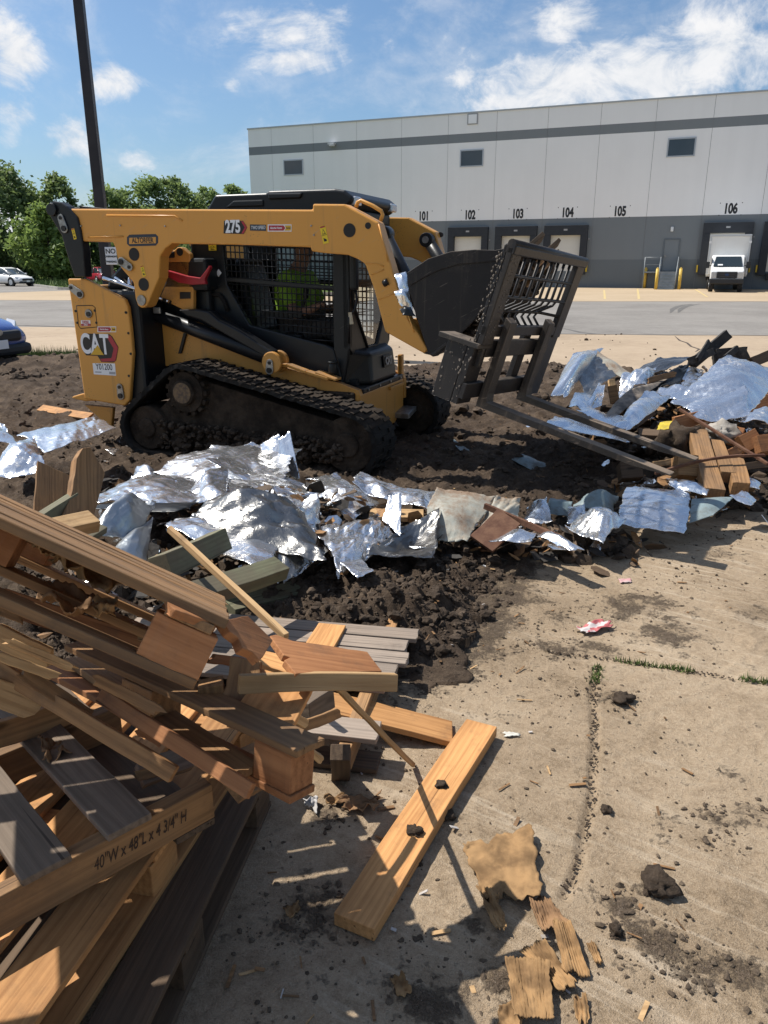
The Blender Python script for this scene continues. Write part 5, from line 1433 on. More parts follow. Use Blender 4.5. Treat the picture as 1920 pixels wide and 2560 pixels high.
# --- bucket
def bucket():
    side = [(150, 560), (210, 520), (330, 440), (500, 385), (680, 370), (830, 375), (960, 352), (1000, 360), (985, 420), (940, 540), (830, 700), (700, 870), (500, 1075), (400, 1165), (365, 1172), (330, 1150), (270, 960), (200, 720)]
    P = LP(-.92, 'C', side)
    mb = MB(); mb.prism(P, -.92, -.895); mb.prism(P, .895, .92)
    # shell wraps the back and the top of the outline, and the lip edge
    shell = LP(-.92, 'C', [(365, 1165), (335, 1140), (275, 960), (205, 720), (158, 562), (212, 527), (332, 447), (500, 392), (680, 377), (830, 382), (960, 362)])
    cx = sum(p[0] for p in P) / len(P); cz = sum(p[1] for p in P) / len(P)
    n = len(shell); v = []
    for x, z in shell:
        d = Vector((cx - x, cz - z)).normalized() * .018
        v += [(x, -.893, z), (x, .893, z), (x + d.x, .893, z + d.y), (x + d.x, -.893, z + d.y)]
    f = []
    for i in range(n - 1):
        for k in range(4): f.append((i * 4 + k, i * 4 + (k + 1) % 4, i * 4 + 4 + (k + 1) % 4, i * 4 + 4 + k))
    f += [(3, 2, 1, 0), tuple((n - 1) * 4 + k for k in range(4))]
    mb.add(v, f)
    o = mb.build('bucket', BKT, ld, .006)
    mb = MB()                                                 # raised rim band along the top of the side plate
    R = LP(-.92, 'C', [(150, 560), (210, 520), (330, 440), (500, 385), (680, 370), (830, 375), (900, 362), (900, 450), (760, 465), (560, 480), (400, 530), (300, 580), (200, 640)])
    mb.prism(R, -.93, -.918); mb.build('side_wear_plate', BKT, o, .004)
    mb = MB(); a, b = P[14], P[7]                             # cutting edge at the low lip
    (x, z), (x2, z2) = LP(-.92, 'C', [(365, 1172), (480, 1080)])
    mb.hexa([(x, -.93, z), (x2, -.93, z2), (x2, .93, z2), (x, .93, z), (x - .01, -.93, z + .022), (x2 - .01, -.93, z2 + .022), (x2 - .01, .93, z2 + .022), (x - .01, .93, z + .022)]); mb.build('cutting_edge', FRK, o, .004)
    return o
bkt = bucket()

# --- decals and lettering on the near side
def plate(par, Y, c, pts, mat, t=.0012, name='decal'):
    P = LP(Y, c, pts); mb = MB(); mb.prism(P, Y - t, Y + .001); return mb.build(name, mat, par)
def ltext(par, s, Y, c, x0, x1, y, size, mat, bold=0.0, ext=.0006, shear=0.0, sx=1.0, rot=0.0, name='lettering', space=1.0):
    (a, za), (b, zb) = LP(Y, c, [(x0, y), (x1, y)])
    return text(s, size, mat, par, lmat((a + b) / 2, Y, (za + zb) / 2, rot), name, bold, ext, shear, sx, space)
# model number
plate(near_arm, -.931, 'B', [(208, 290), (330, 290), (358, 333), (335, 376), (205, 372)], BLACKP, name='model_decal')
plate(near_arm, -.9322, 'B', [(318, 294), (332, 294), (356, 333), (334, 373), (320, 373), (342, 333)], REDP, name='model_decal_accent')
ltext(near_arm, '275', -.9336, 'B', 204, 325, 331, .122, WHITE, .0045, sx=.72, name='model_number')
plate(near_arm, -.931, 'B', [(376, 314), (480, 316), (480, 356), (376, 354)], simple('navy_print', (.02, .035, .05), None, 5, .45), name='speed_decal')
ltext(near_arm, 'TWO SPEED', -.9322, 'B', 378, 478, 335, .034, WHITE, 0, shear=.25, sx=.66, name='speed_lettering')
def rent(par, Y, c, x0, y0, x1, y1, sc):
    plate(par, Y, c, [(x0, y0), (x1, y0), (x1, y1), (x0, y1)], WHITE, name='rental_decal')
    dx, dy = x1 - x0, y1 - y0
    plate(par, Y - .0012, c, [(x0 + .04 * dx, y0 + .13 * dy), (x0 + .66 * dx, y0 + .13 * dy), (x0 + .74 * dx, y0 + .5 * dy), (x0 + .66 * dx, y1 - .13 * dy), (x0 + .04 * dx, y1 - .13 * dy)], REDP, name='rental_red')
    plate(par, Y - .0012, c, [(x0 + .70 * dx, y0 + .13 * dy), (x0 + .97 * dx, y0 + .13 * dy), (x0 + .97 * dx, y1 - .13 * dy), (x0 + .70 * dx, y1 - .13 * dy), (x0 + .77 * dx, y0 + .5 * dy)], GOLDP, name='rental_gold')
    ltext(par, 'Altorfer Rents', Y - .0026, c, x0 + .04 * dx, x0 + .66 * dx, (y0 + y1) / 2, .021 * sc, WHITE, .0004, sx=.8, name='rental_lettering')
    ltext(par, 'Rental', Y - .0026, c, x0 + .76 * dx, x0 + .97 * dx, (y0 + y1) / 2, .017 * sc, BLACKP, .0003, sx=.8, name='rental_lettering')
rent(near_arm, -.931, 'B', 491, 314, 645, 360, 1)
def warn(par, Y, c, x, y, w, h, rot, name='warning_decal'):
    a, b = L1(Y, c, x, y); e = Vector((cos(rot), 0, sin(rot))); n = Vector((-sin(rot), 0, cos(rot))); o = Vector((a, 0, b))
    def q(u, v): p = o + e * u * w / 2 + n * v * h / 2; return (p.x, p.z)
    for (u0, v0, u1, v1), m, t in (((-1, -1, 1, 1), YELP, .0012), ((-.85, .78, .85, .95), REDP, .0024)):
        mb = MB(); mb.prism([q(u0, v0), q(u1, v0), q(u1, v1), q(u0, v1)], Y - t, Y); mb.build(name, m, par)
    mb = MB(); mb.prism([q(-.6, .05), q(.6, .05), q(0, .65)], Y - .0024, Y); mb.prism([q(-.5, -.75), q(.5, -.75), q(.45, -.55), q(-.5, -.35)], Y - .0024, Y); mb.prism([q(-.95, -.08), q(.95, -.08), q(.95, -.04), q(-.95, -.04)], Y - .0024, Y); mb.build('warning_symbol', BLACKP, par)
    mb = MB(); mb.prism([q(-.4, .12), q(.4, .12), q(0, .52)], Y - .003, Y); mb.build('warning_symbol', YELP, par)
warn(near_arm, -.931, 'B', 857, 380, .045, .125, radians(13))
warn(near_arm, -.931, 'N', 1188, 910, .03, .085, radians(13))
warn(rlink, -.951, 'N', 392, 482, .03, .085, radians(10))
warn(cab, -.47, 'B', 133, 462, .075, .05, 0)
P = LP(-.47, 'B', [(169, 603), (188, 628), (169, 653), (150, 628)]); mb = MB(); mb.prism(P, -.4625, -.46); mb.build('warning_diamond', WHITE, cab)
# dealer plate
plate(near_arm, -.931, 'N', [(1003, 520), (1030, 492), (1330, 484), (1360, 512), (1360, 585), (1332, 618), (1035, 626), (1003, 598)], simple('dealer_navy', (.018, .028, .045), None, 5, .45), name='dealer_decal')
plate(near_arm, -.9322, 'N', [(1028, 528), (1335, 518), (1335, 590), (1028, 600)], YEL, name='dealer_decal_inner')
ltext(near_arm, 'ALTORFER', -.9336, 'N', 1030, 1335, 559, .054, BLACKP, .0015, sx=.80, name='dealer_lettering')
# maker badge on tower
plate(tw, -.901, 'A', [(322, 1030), (340, 1020), (500, 1025), (520, 1040), (560, 1110), (545, 1195), (530, 1208), (450, 1205), (425, 1165), (352, 1162), (330, 1130)], BLACKP, name='maker_decal')
plate(tw, -.9022, 'A', [(492, 1030), (512, 1038), (558, 1112), (540, 1200), (455, 1203), (440, 1185), (515, 1180), (530, 1118), (490, 1052)], REDP, name='maker_hexagon')
ltext(tw, 'CAT', -.9036, 'A', 322, 492, 1095, .235, WHITE, .006, sx=.66, name='maker_lettering')
plate(tw, -.9055, 'A', [(380, 1158), (425, 1096), (466, 1160)], GOLDP, name='maker_triangle')
# fleet number label
plate(tw, -.901, 'A', [(393, 1213), (537, 1215), (545, 1294), (401, 1285)], WHITE, name='fleet_label')
ltext(tw, 'Y01200', -.9022, 'A', 397, 537, 1239, .072, BLACKP, .0006, sx=.80, name='fleet_number')
plate(tw, -.9022, 'A', [(410, 1266), (450, 1268), (450, 1275), (410, 1273)], GREYP, name='label_print'); plate(tw, -.9022, 'A', [(500, 1268), (540, 1270), (540, 1286), (502, 1284)], GREYP, name='label_print')
plate(tw, -.901, 'A', [(317, 935), (377, 935), (380, 972), (319, 972)], WHITE, name='fuel_label')
plate(tw, -.9022, 'A', [(319, 958), (379, 958), (380, 971), (320, 971)], REDP, name='fuel_label_band')
ltext(tw, 'DIESEL', -.9022, 'A', 318, 378, 948, .030, REDP, .001, sx=.85, name='fuel_lettering')
ltext(tw, 'ONLY', -.9036, 'A', 318, 380, 965, .016, WHITE, .0005, sx=1, name='fuel_lettering')
rent(tw, -.901, 'A', 425, 975, 545, 1012, .9)

# ---------------------------------------------------------------- operator in the cab
def skinned(name, joints, edges, mat, parent, m, sub=2, root=0):
    me = bpy.data.meshes.new(name); me.from_pydata([j[:3] for j in joints], edges, [])
    o = bpy.data.objects.new(name, me); COL.objects.link(o)
    sk = o.modifiers.new('skin', 'SKIN'); sk.use_smooth_shade = True
    for i, j in enumerate(joints):
        r = j[3]; me.skin_vertices[0].data[i].radius = r if isinstance(r, tuple) else (r, r)
        me.skin_vertices[0].data[i].use_root = (i == root)
    sb = o.modifiers.new('sub', 'SUBSURF'); sb.levels = sub; sb.render_levels = sub
    dg = bpy.context.evaluated_depsgraph_get()
    nm = bpy.data.meshes.new_from_object(o.evaluated_get(dg))
    bpy.data.objects.remove(o)
    nm.materials.clear(); nm.materials.append(mat)
    ob = bpy.data.objects.new(name, nm); COL.objects.link(ob)
    place(ob, m, parent)
    return ob
SKIN = simple('skin', (.30, .17, .11), (.25, .13, .085), 12, .6)
HIVIS = simple('hi_vis_shirt', (.25, .43, .03), (.19, .34, .025), 5, .75, bs=.4, bscale=14, bd=.02)
TROUS = simple('dark_trousers', (.07, .065, .06), (.05, .045, .04), 8, .85, bs=.3, bscale=20)
def operator():
    t = thing('person', 'operator in a lime hi-vis shirt sitting in the loader cab, hands on the levers', 'person', mat=LM @ Matrix.Translation((-.93, 0, 1.0)) @ Matrix.Scale(1.06, 4))
    m = MW[t.name]
    J = [(0, 0, .08, .15), (-.04, 0, .26, .145), (-.02, 0, .44, .16), (0, 0, .52, .09), (.04, 0, .585, .058), (.065, 0, .65, .075), (.075, 0, .72, .095), (.075, 0, .79, .08)]
    E = [(0, 1), (1, 2), (2, 3), (3, 4), (4, 5), (5, 6), (6, 7)]
    for s in (-1, 1):
        b = len(J)
        J += [(.0, s * .19, .46, .065), (.04, s * .25, .32, .05), (.10, s * .27, .20, .043), (.24, s * .29, .23, .036), (.33, s * .305, .26, .028)]
        E += [(2, b), (b, b + 1), (b + 1, b + 2), (b + 2, b + 3), (b + 3, b + 4)]
        for f, (dy, dz, L) in enumerate(((-.018, .012, .045), (-.006, .014, .05), (.006, .012, .046), (.016, .008, .038))):
            c = len(J)
            J += [(.36, s * (.305 + dy), .27 + dz, .0085), (.36 + L * .5, s * (.300 + dy), .275 + dz, .008), (.36 + L * .6, s * (.292 + dy), .25 + dz, .0075)]
            E += [(b + 4, c), (c, c + 1), (c + 1, c + 2)]
        c = len(J); J += [(.345, s * .285, .285, .010), (.365, s * .275, .30, .009)]; E += [(b + 4, c), (c, c + 1)]
        h = len(J)
        J += [(.06, s * .10, .05, .095), (.38, s * .13, .09, .075), (.46, s * .13, -.04, .055), (.50, s * .13, -.27, .045), (.62, s * .14, -.31, .035)]
        E += [(0, h), (h, h + 1), (h + 1, h + 2), (h + 2, h + 3), (h + 3, h + 4)]
    skinned('body', J, E, SKIN, t, m)
    S = [(0, 0, .06, .175), (-.04, 0, .26, .17), (-.02, 0, .44, .185), (0, 0, .52, .10)]; SE = [(0, 1), (1, 2), (2, 3)]
    for s in (-1, 1):
        b = len(S); S += [(.0, s * .19, .46, .088), (.04, s * .25, .32, .074), (.075, s * .262, .25, .068)]; SE += [(2, b), (b, b + 1), (b + 1, b + 2)]
    skinned('shirt', S, SE, HIVIS, t, m)
    S = [(0, 0, .05, .165)]; SE = []
    for s in (-1, 1):
        h = len(S); S += [(.06, s * .10, .05, .108), (.38, s * .13, .09, .088), (.46, s * .13, -.04, .068), (.50, s * .13, -.24, .06)]; SE += [(0, h), (h, h + 1), (h + 1, h + 2), (h + 2, h + 3)]
    skinned('trousers', S, SE, TROUS, t, m)
    mb = MB(); hc = Vector((.07, 0, .745))
    bm = bmesh.new(); bmesh.ops.create_uvsphere(bm, u_segments=20, v_segments=14, radius=1)
    vv = [(hc.x - .012 + v.co.x * .105, v.co.y * .092, hc.z + .03 + max(v.co.z, -.35 if v.co.x > -.2 else -.7) * .10) for v in bm.verts]; ff = [[q.index for q in f.verts] for f in bm.faces]; bm.free()
    mb.add(vv, ff, True); mb.build('hair', simple('dark_hair', (.02, .015, .012), None, 6, .6), t)
    mb = MB()
    mb.tube([(hc.x + .085, 0, hc.z + .0), (hc.x + .112, 0, hc.z - .03), (hc.x + .09, 0, hc.z - .035)], [.008, .014, .008], 8)
    for s in (-1, 1):
        mb.tube([(hc.x - .0, s * .088, hc.z + .015), (hc.x - .012, s * .10, hc.z - .0), (hc.x, s * .09, hc.z - .035)], [.012, .014, .008], 8)
    mb.build('nose_and_ears', SKIN, t)
    mb = MB()
    for s in (-1, 1): mb.tube([(hc.x + .078, s * .034, hc.z), (hc.x + .088, s * .034, hc.z)], .012, 10)
    mb.tube([(hc.x + .086, -.022, hc.z - .062), (hc.x + .09, 0, hc.z - .062), (hc.x + .086, .022, hc.z - .062)], .005, 6)
    mb.build('eyes_and_mouth', simple('dark_features', (.06, .03, .025), None, 6, .5), t)
operator()

# ---------------------------------------------------------------- pallet fork carried against the bucket
FO = Vector((.623, 4.760, .792))
FM = Matrix.Translation(FO) @ (Matrix.Rotation(-.614, 4, 'Z') @ Matrix.Rotation(.231, 4, 'Y') @ Matrix.Rotation(-.067, 4, 'X'))
def pallet_fork():
    t = thing('pallet_fork', 'mud-spattered black pallet fork frame with two long tines, hooked on the loader bucket', 'pallet fork', mat=FM)
    k = .051
    yl, yr = -.244, .597 + .319
    def sh(z, dx=0.0): return z * k + dx
    for y in (0, .597):
        mb = MB()
        prof = [(-.02, -.035), (1.0, -.035), (1.225, -.012), (1.225, -.004), (.95, .0), (.045, .008), (.03 + k * .1, .06), (sh(.506) + .03, .506), (sh(.506) - .012, .53), (sh(.3) - .012, .3), (-.02, .0)]
        mb.prism(prof, y - .05, y + .05)
        mb.build('tine', TINE, t, .006)
    mb = MB()
    # side plates, sheared with the frame
    def up(y0, y1, z0, z1, x0, x1):
        mb.hexa([(sh(z0) + x0, y0, z0), (sh(z0) + x1, y0, z0), (sh(z0) + x1, y1, z0), (sh(z0) + x0, y1, z0), (sh(z1) + x0, y0, z1), (sh(z1) + x1, y0, z1), (sh(z1) + x1, y1, z1), (sh(z1) + x0, y1, z1)])
    up(yl, yl + .13, .36, .93, -.05, -.01); up(yr - .13, yr, .40, .93, -.05, -.01)         # upper side plates
    up(yl, yl + .05, .36, .93, -.075, -.05)                                                # deep left web
    up(yl + .0, yl + .17, -.02, .36, -.10, -.05); up(yr - .17, yr, -.02, .42, -.06, -.02)
    up(.44, .54, .02, .42, -.10, -.06)
    up(yl, yl + .03, -.02, .36, -.24, -.10)
    up(yl, yr, .885, .935, -.07, .0)                                                       # top rail
    up(yl, yr, .415, .475, -.06, -.012); up(yl + .1, yr - .1, .28, .385, -.06, -.022); up(yl, yr, .02, .12, -.07, -.024)
    mb.build('frame', STL, t, .006)
    mb = MB(); up(yl - .02, yl + .16, .335, .365, -.30, -.02); mb.hexa([(sh(.25) - .10, yl + .05, .22), (sh(.25) - .02, yl + .05, .22), (sh(.25) - .02, yl + .08, .22), (sh(.25) - .1, yl + .08, .22), (sh(.34) - .28, yl + .05, .335), (sh(.34) - .02, yl + .05, .335), (sh(.34) - .02, yl + .08, .335), (sh(.34) - .28, yl + .08, .335)]); mb.build('step_plate', FRK, t, .004)
    mb = MB(); n = 8
    for i in range(1, n + 1):
        y = yl + .13 + (yr - yl - .26) * i / (n + 1)
        mb.tube([(sh(.90) - .03, y, .90), (sh(.66) - .03, y, .66), (sh(.60) - .05, y - .0, .61), (sh(.54) - .12, y - .04, .55), (sh(.50) - .13, y - .05, .51), (sh(.45) - .05, y - .05, .44)], .0095, 6)
    for z, dx in ((.77, -.03), (.645, -.035), (.545, -.12)):
        mb.tube([(sh(z) - .02, yl + .12, z), (sh(z) + dx, yl + .2, z), (sh(z) + dx, yr - .25, z), (sh(z) - .02, yr - .12, z + .0)], .011, 6)
    mb.build('guard_grille', STL, t)
    mb = MB(); rr = random.Random(3)
    P = [(sh(.90) - .03, yl, .94), (sh(.9) - .03, (yl + yr) / 2, .935), (sh(.9) - .03, yr + .02, .925)]
    mb.tube(P, .026, 12); mb.build('top_tube', STL, t)
    mb = MB()
    for k_ in range(110):                                     # mud and paint spatter on the left web
        z = rr.uniform(.0, .9); x = sh(z) - rr.uniform(.05, .10 if z > .36 else .24)
        clod_mesh(mb, (x, yl, z), rr.uniform(.002, .006), rr, 1, 1.7)
    for k_ in range(80):
        z = rr.uniform(.4, .9); clod_mesh(mb, (sh(z) - .009, yl + rr.uniform(0, .13), z), rr.uniform(.0012, .0035), rr, 1, 1.8)
    o = mb.build('dried_spatter', simple('dried_spatter', (.20, .17, .14), (.12, .10, .08), 30, .9), t); o['kind'] = 'stuff'
    return t
pallet_fork()
# wood and soil heaped in the bucket
def in_bucket():
    rr = random.Random(17); mb = MB()
    for k in range(420):
        f = rr.random(); y = rr.uniform(-.8, .8); x = .72 + .42 * f + rr.uniform(-.08, .05); z = 1.10 + .56 * f + rr.uniform(-.12, .05)
        p = LM @ Vector((x, y, z)); clod_mesh(mb, p, rr.uniform(.015, .055), rr, 1)
    o = mb.build('bucket_soil', CRUMB); tag(o, 'dark soil heaped in the bucket behind the fork grille', 'soil', None, 'stuff')
    for i, (a, b, w, th, mt, lab) in enumerate([((.95, -.55, 1.50), (1.25, -.35, 1.80), .16, .03, W_DARK, 'left one of two dark board ends sticking up out of the bucket'),
                                             ((.95, .45, 1.52), (1.22, .62, 1.79), .15, .03, W_DARK, 'right one of two dark board ends sticking up out of the bucket'),
                                             ((.60, -.3, 1.05), (1.22, .0, 1.66), .10, .04, W_AGED, 'long dark timber lying in the bucket behind the grille'),
                                             ((.66, .1, 1.02), (1.20, .3, 1.62), .09, .03, W_AGED, 'second dark timber in the bucket, farther from the camera'),
                                             ((1.0, .75, 1.63), (1.15, 1.05, 1.72), .05, .03, W_DARK, 'short dark stick on the bucket rim at the far end')]):
        A, B = LM @ Vector(a), LM @ Vector(b); board('broken_board', lab, A, B, w, th, mt, 'board', side=LEY)
# ---------------------------------------------------------------- boards, pallets, sheets
def beam_mesh(L, W, T, rn, rag=0.0, bow=.004, seg=8):
    """board with x along the grain, slightly bowed, ends uneven"""
    mb = MB(); b0 = rn.uniform(-bow, bow); b1 = rn.uniform(-bow, bow)
    ny = 4
    rings = []
    ends = [[rn.uniform(-1, 1) * rag for _ in range(ny + 1)] for _ in range(2)]
    for i in range(seg + 1):
        f = i / seg; x = L * f; dz = b0 * sin(pi * f) ; dy = b1 * sin(pi * f)
        top = []; bot = []
        for k in range(ny + 1):
            y = W * (k / ny - .5)
            ex = ends[0][k] * max(0, 1 - f * 3) + ends[1][k] * max(0, 1 - (1 - f) * 3)
            e = (rn.uniform(-1, 1) * .0012 if k in (0, ny) else 0)
            top.append((x + ex, y + dy + e, T / 2 + dz)); bot.append((x + ex * .9, y + dy + e, -T / 2 + dz))
        rings.append(top + bot[::-1])
    n = len(rings[0]); v = [p for r in rings for p in r]; f = []
    for i in range(seg):
        for k in range(n): f.append((i * n + k, i * n + (k + 1) % n, (i + 1) * n + (k + 1) % n, (i + 1) * n + k))
    f.append(tuple(range(n))[::-1]); f.append(tuple((seg) * n + k for k in range(n)))
    f = [tuple(reversed(q)) for q in f]
    mb.add(v, f); return mb
WR = random.Random(77)
def board(name, label, A, B, W, T, mat, cat='board', side=Vector((0, 0, 1)), group=None, rag=0.0, parent=None, bow=.004, bevel=.0025):
    A, B = Vector(A), Vector(B); e1 = (B - A).normalized(); L = (B - A).length
    s = Vector(side); e2 = (s - e1 * s.dot(e1)).normalized(); e3 = e1.cross(e2)
    o = beam_mesh(L, W, T, WR, rag, bow).build(name, mat, parent, bevel, world=axes(A, e1, e2, e3))
    if parent is None: tag(o, label, cat, group)
    elif label: o['label'] = label
    return o
def flat(label, A, B, W, T, mat, toward=None, name='loose_board', cat='board', group=None, rag=0.0, up=None):
    """top edge A-B of a board, its top face reaching W towards point `toward`"""
    A, B = Vector(A), Vector(B); e1 = (B - A).normalized(); s = Vector(toward) - A; s = (s - e1 * s.dot(e1)).normalized()
    n = e1.cross(s)
    if n.z < 0: n = -n
    return board(name, label, A + s * W / 2 - n * T / 2, B + s * W / 2 - n * T / 2, W, T, mat, cat, s, group, rag)

def pallet(label, m, L, Wd, mats, kind, group='wooden pallets in the pile', missing=(), decks=6, dw=.10, bottoms=True, t=.018, blk=.09, jit=.004, name='wooden_pallet', xs=None):
    """local x along L, y along Wd, z up from its lowest face"""
    rn = random.Random(int(L * 1000) + len(label)); p = thing(name, label, 'pallet', mat=m, group=group)
    def pb(nm, a, b, W, T, side, mt): 
        A, B = m @ Vector(a), m @ Vector(b); sd_ = m.to_3x3() @ Vector(side)
        return board(nm, None, A, B, W, T, mt, side=sd_, parent=p, rag=rn.choice([0, 0, .004]), bow=0 if nm == 'stringer' else .004)
    top, mid, bot = mats
    if kind == 'block':
        z0 = t; z1 = t + blk
        for i in range(3):
            y = (.05, Wd / 2, Wd - .05)[i]
            if ('b', i) not in missing: pb('bottom_board', (0, y, t / 2), (L, y, t / 2), .095, t, (0, 1, 0), bot)
            for j in range(3):
                if ('k', i, j) in missing: continue
                x = (.065, L / 2, L - .065)[j]; pb('block', (x - .062, y, z0 + blk / 2), (x + .062, y, z0 + blk / 2), .09, blk, (0, 1, 0), mid)
        for j in range(3):
            x = (.065, L / 2, L - .065)[j]
            if ('s', j) not in missing: pb('cross_board', (x, 0, z1 + t / 2), (x, Wd, z1 + t / 2), .095, t, (1, 0, 0), bot)
        for k in range(decks):
            if ('d', k) in missing: continue
            y = dw / 2 + (Wd - dw) * k / (decks - 1) + rn.uniform(-jit, jit); pb('deck_board', (rn.uniform(-jit, jit), y, z1 + t * 1.5 + .001), (L + rn.uniform(-jit, jit), y, z1 + t * 1.5 + .001), dw * rn.uniform(.93, 1.05), t, (0, 1, 0), top)
    else:                                                     # stringers along x, deck boards along y
        for i in range(3):
            y = (.02, Wd / 2, Wd - .02)[i]
            pb('stringer', (0, y, t + blk / 2), (L, y, t + blk / 2), .04, blk, (0, 1, 0), mid)
        for k in range(len(xs) if xs else decks):
            x = (xs[k] if xs else dw / 2 + (L - dw) * k / (decks - 1)) + rn.uniform(-jit, jit)
            pb('deck_board', (x, -.008 + rn.uniform(-jit, jit), t + blk + t / 2 + .001), (x, Wd + .008, t + blk + t / 2 + .001), dw * rn.uniform(.95, 1.04), t, (1, 0, 0), top)
        if bottoms:
            for k in range(3):
                x = dw / 2 + (L - dw) * k / 2; pb('bottom_board', (x, 0, t / 2 - .001), (x, Wd, t / 2 - .001), dw, t, (1, 0, 0), bot)
    return p

# ---- pallet stack at the lower left (E lowest, D on it, C on top), then tilted pallets B and A
# E: dark pallet on the ground, its right edge runs towards the camera
e0 = Z('o', 588, 1740, 0); e1_ = Z('o', 380, 2212, 0)
ux = (e1_ - e0).normalized(); uy = Vector((0, 0, 1)).cross(ux); uy = uy if uy.x < 0 else -uy
uy = Vector((ux.y, -ux.x, 0)); uy = uy if uy.x < 0 else -uy
def stack_m(o, ux, uy): return axes(o, ux, uy, ux.cross(uy))
# right-handed frames: x from the far end towards the camera, y to the left => z down, so run x away from the camera instead
far = e0; near = e0 + ux * 1.2
pallet('dark damp pallet at the bottom of the left stack, lying on the ground', axes(near, -ux, uy, Vector((0, 0, 1))), 1.2, 1.0, (W_DARK, W_DARK, W_DARK), 'block', decks=6, dw=.12)
d0 = Z('o', 560, 1607, .14); d1 = Z('o', 175, 2212, .14)
vx = (d1 - d0).normalized(); vy = Vector((vx.y, -vx.x, 0)); vy = vy if vy.x < 0 else -vy
nearD = d0 + vx * 1.2; nearD.z = .142
pallet('fresh orange pallet second from the bottom of the left stack, with a pale block showing', axes(nearD, -vx, vy, Vector((0, 0, 1))), 1.2, 1.0, (W_FRESH, W_FRESH, W_FRESH), 'block', decks=6, dw=.13)
# C: weathered grey stringer pallet with handwriting on its stringer
cz = .30 + .125
c1 = Z('o', 458, 1683, cz); c0 = Z('o', 0, 1922, cz)
wx = (c1 - c0).normalized(); wy = Vector((-wx.y, wx.x, 0))
OC = c1 - wx * 1.22; OC.z = .296
palC = pallet('weathered grey pallet with its size handwritten along one stringer', axes(OC, wx, wy, Vector((0, 0, 1))), 1.22, 1.0, (W_GREY, W_AGED, W_DARK), 'stringer', xs=(.06, .30, .56, .825, 1.005), dw=.105, blk=.095)
INK = simple('marker_ink', (.035, .018, .012), None, 5, .6)
mC = MW[palC.name]
st0 = [c for c in palC.children if c.name.startswith('stringer')][0]
text('40"W x 48"L x 4 3/4" H', .046, INK, st0, mC @ axes((1.03, -.0018, .018 + .050), (1, 0, .03), (0, 0, 1), (0, -1, 0)), 'handwritten_size', 0, .0004, .28, .50, 1.0)
# A: tilted pallet on top, its long edge towards us
Ra = Pd('o', 418, 1493, 1.42); La = Pd('o', 0, 1312, 1.36); Fa = Pd('o', 529, 1333, 2.3)
ax1 = (Ra - La).normalized()
nearR = Pd('o', 467, 1365, 1.43); up_a = (nearR - Ra)
e2a = (Fa - nearR); e2a = (e2a - ax1 * e2a.dot(ax1)).normalized(); e3a = ax1.cross(e2a)
OA = Ra - ax1 * 1.1
pallet('broken brown pallet tilted on top of the pile, torn at its right end', axes(OA, ax1, e2a, e3a), 1.1, .88, (W_AGED, W_RED, W_AGED), 'block', decks=9, dw=.088, t=.02, blk=.085, missing=(('k', 2, 2),))
# B: broken side of a pallet under it, running from far left to near right
Rb = Pd('o', 617, 1747, 1.55); Lb = Pd('o', 172, 1513, 2.0)
bx = (Rb - Lb).normalized(); ub = Vector((.22, .05, .97)); ub = (ub - bx * ub.dot(bx)).normalized(); by = ub.cross(bx)
OB = Rb - bx * 1.05
pB = thing('broken_pallet_side', 'broken side of a brown pallet with two blocks, jutting right below the tilted pallet', 'pallet', mat=axes(OB, bx, by, ub), group='wooden pallets in the pile')
mB = MW[pB.name]
def pb(nm, a, b, W, T, side, mt, rag=0): return board(nm, None, mB @ Vector(a), mB @ Vector(b), W, T, mt, side=mB.to_3x3() @ Vector(side), parent=pB, rag=rag)
pb('bottom_board', (-.1, .05, .012), (1.05, .05, .012), .075, .017, (0, 1, 0), W_RED)
pb('bottom_board', (.1, .11, .034), (.93, .0, .034), .07, .02, (0, 1, 0), W_AGED, .01)
pb('block', (.935, .05, .065), (1.045, .05, .065), .07, .088, (0, 1, 0), W_RED)
pb('block', (.47, .05, .066), (.59, .05, .066), .09, .088, (0, 1, 0), W_AGED)
pb('top_board', (.2, .05, .119), (1.06, .05, .119), .085, .017, (0, 1, 0), W_AGED, .006)
# loose members tangled in the pile
def lb(label, a, b, W, T, mt, side=(0, 0, 1), rag=0.0, name='loose_board', group='loose boards in the wood pile'):
    return board(name, label, a, b, W, T, mt, 'board', Vector(side), group, rag)
lb('weathered rounded-end board slanting under the broken pallet side', Pd('E', -40, 1085, 1.75), Pd('E', 1290, 1885, 1.66), .036, .022, W_AGED, (0, .5, .8))
lb('thin brown plank parallel to the broken pallet side, just below its lower board', Pd('E', 745, 1300, 1.78), Pd('H', 440, 1020, 1.56), .034, .018, W_RED, (0, .6, .7))
lb('brown plank running down right inside the tilted pallet', Pd('E', 0, 590, 1.75), Pd('E', 1380, 1030, 1.85), .055, .018, W_RED, (0, .4, .9))
lb('pale splintered plank between the two tilted pallets at the left edge', Pd('E', -60, 830, 1.7), Pd('E', 330, 1015, 1.72), .05, .02, W_TAN, (0, .3, .9), .02)
lb('pale chewed board end at the left edge, above the grey pallet', Pd('E', -120, 1240, 1.7), Pd('E', 270, 1390, 1.75), .06, .025, W_TAN, (0, .4, .9), .02)
lb('dark board standing across the back of the pile at the left edge', Pd('E', -60, 1600, 1.9), Pd('E', 560, 1400, 2.1), .07, .022, W_AGED, (0, .1, .9))
lb('grey board lying across the stack just above the handwritten stringer', Pd('E', 1030, 1900, 1.9), Pd('E', 1400, 1760, 1.98), .06, .03, W_GREY, (0, .8, .5))
flat('small red-brown board flake on the near edge of the tilted pallet', Pd('H', 48, 135, 1.40), Pd('H', 255, 205, 1.44), .05, .018, W_RED, Pd('H', 110, 90, 1.47), group='loose boards in the wood pile', rag=.012)
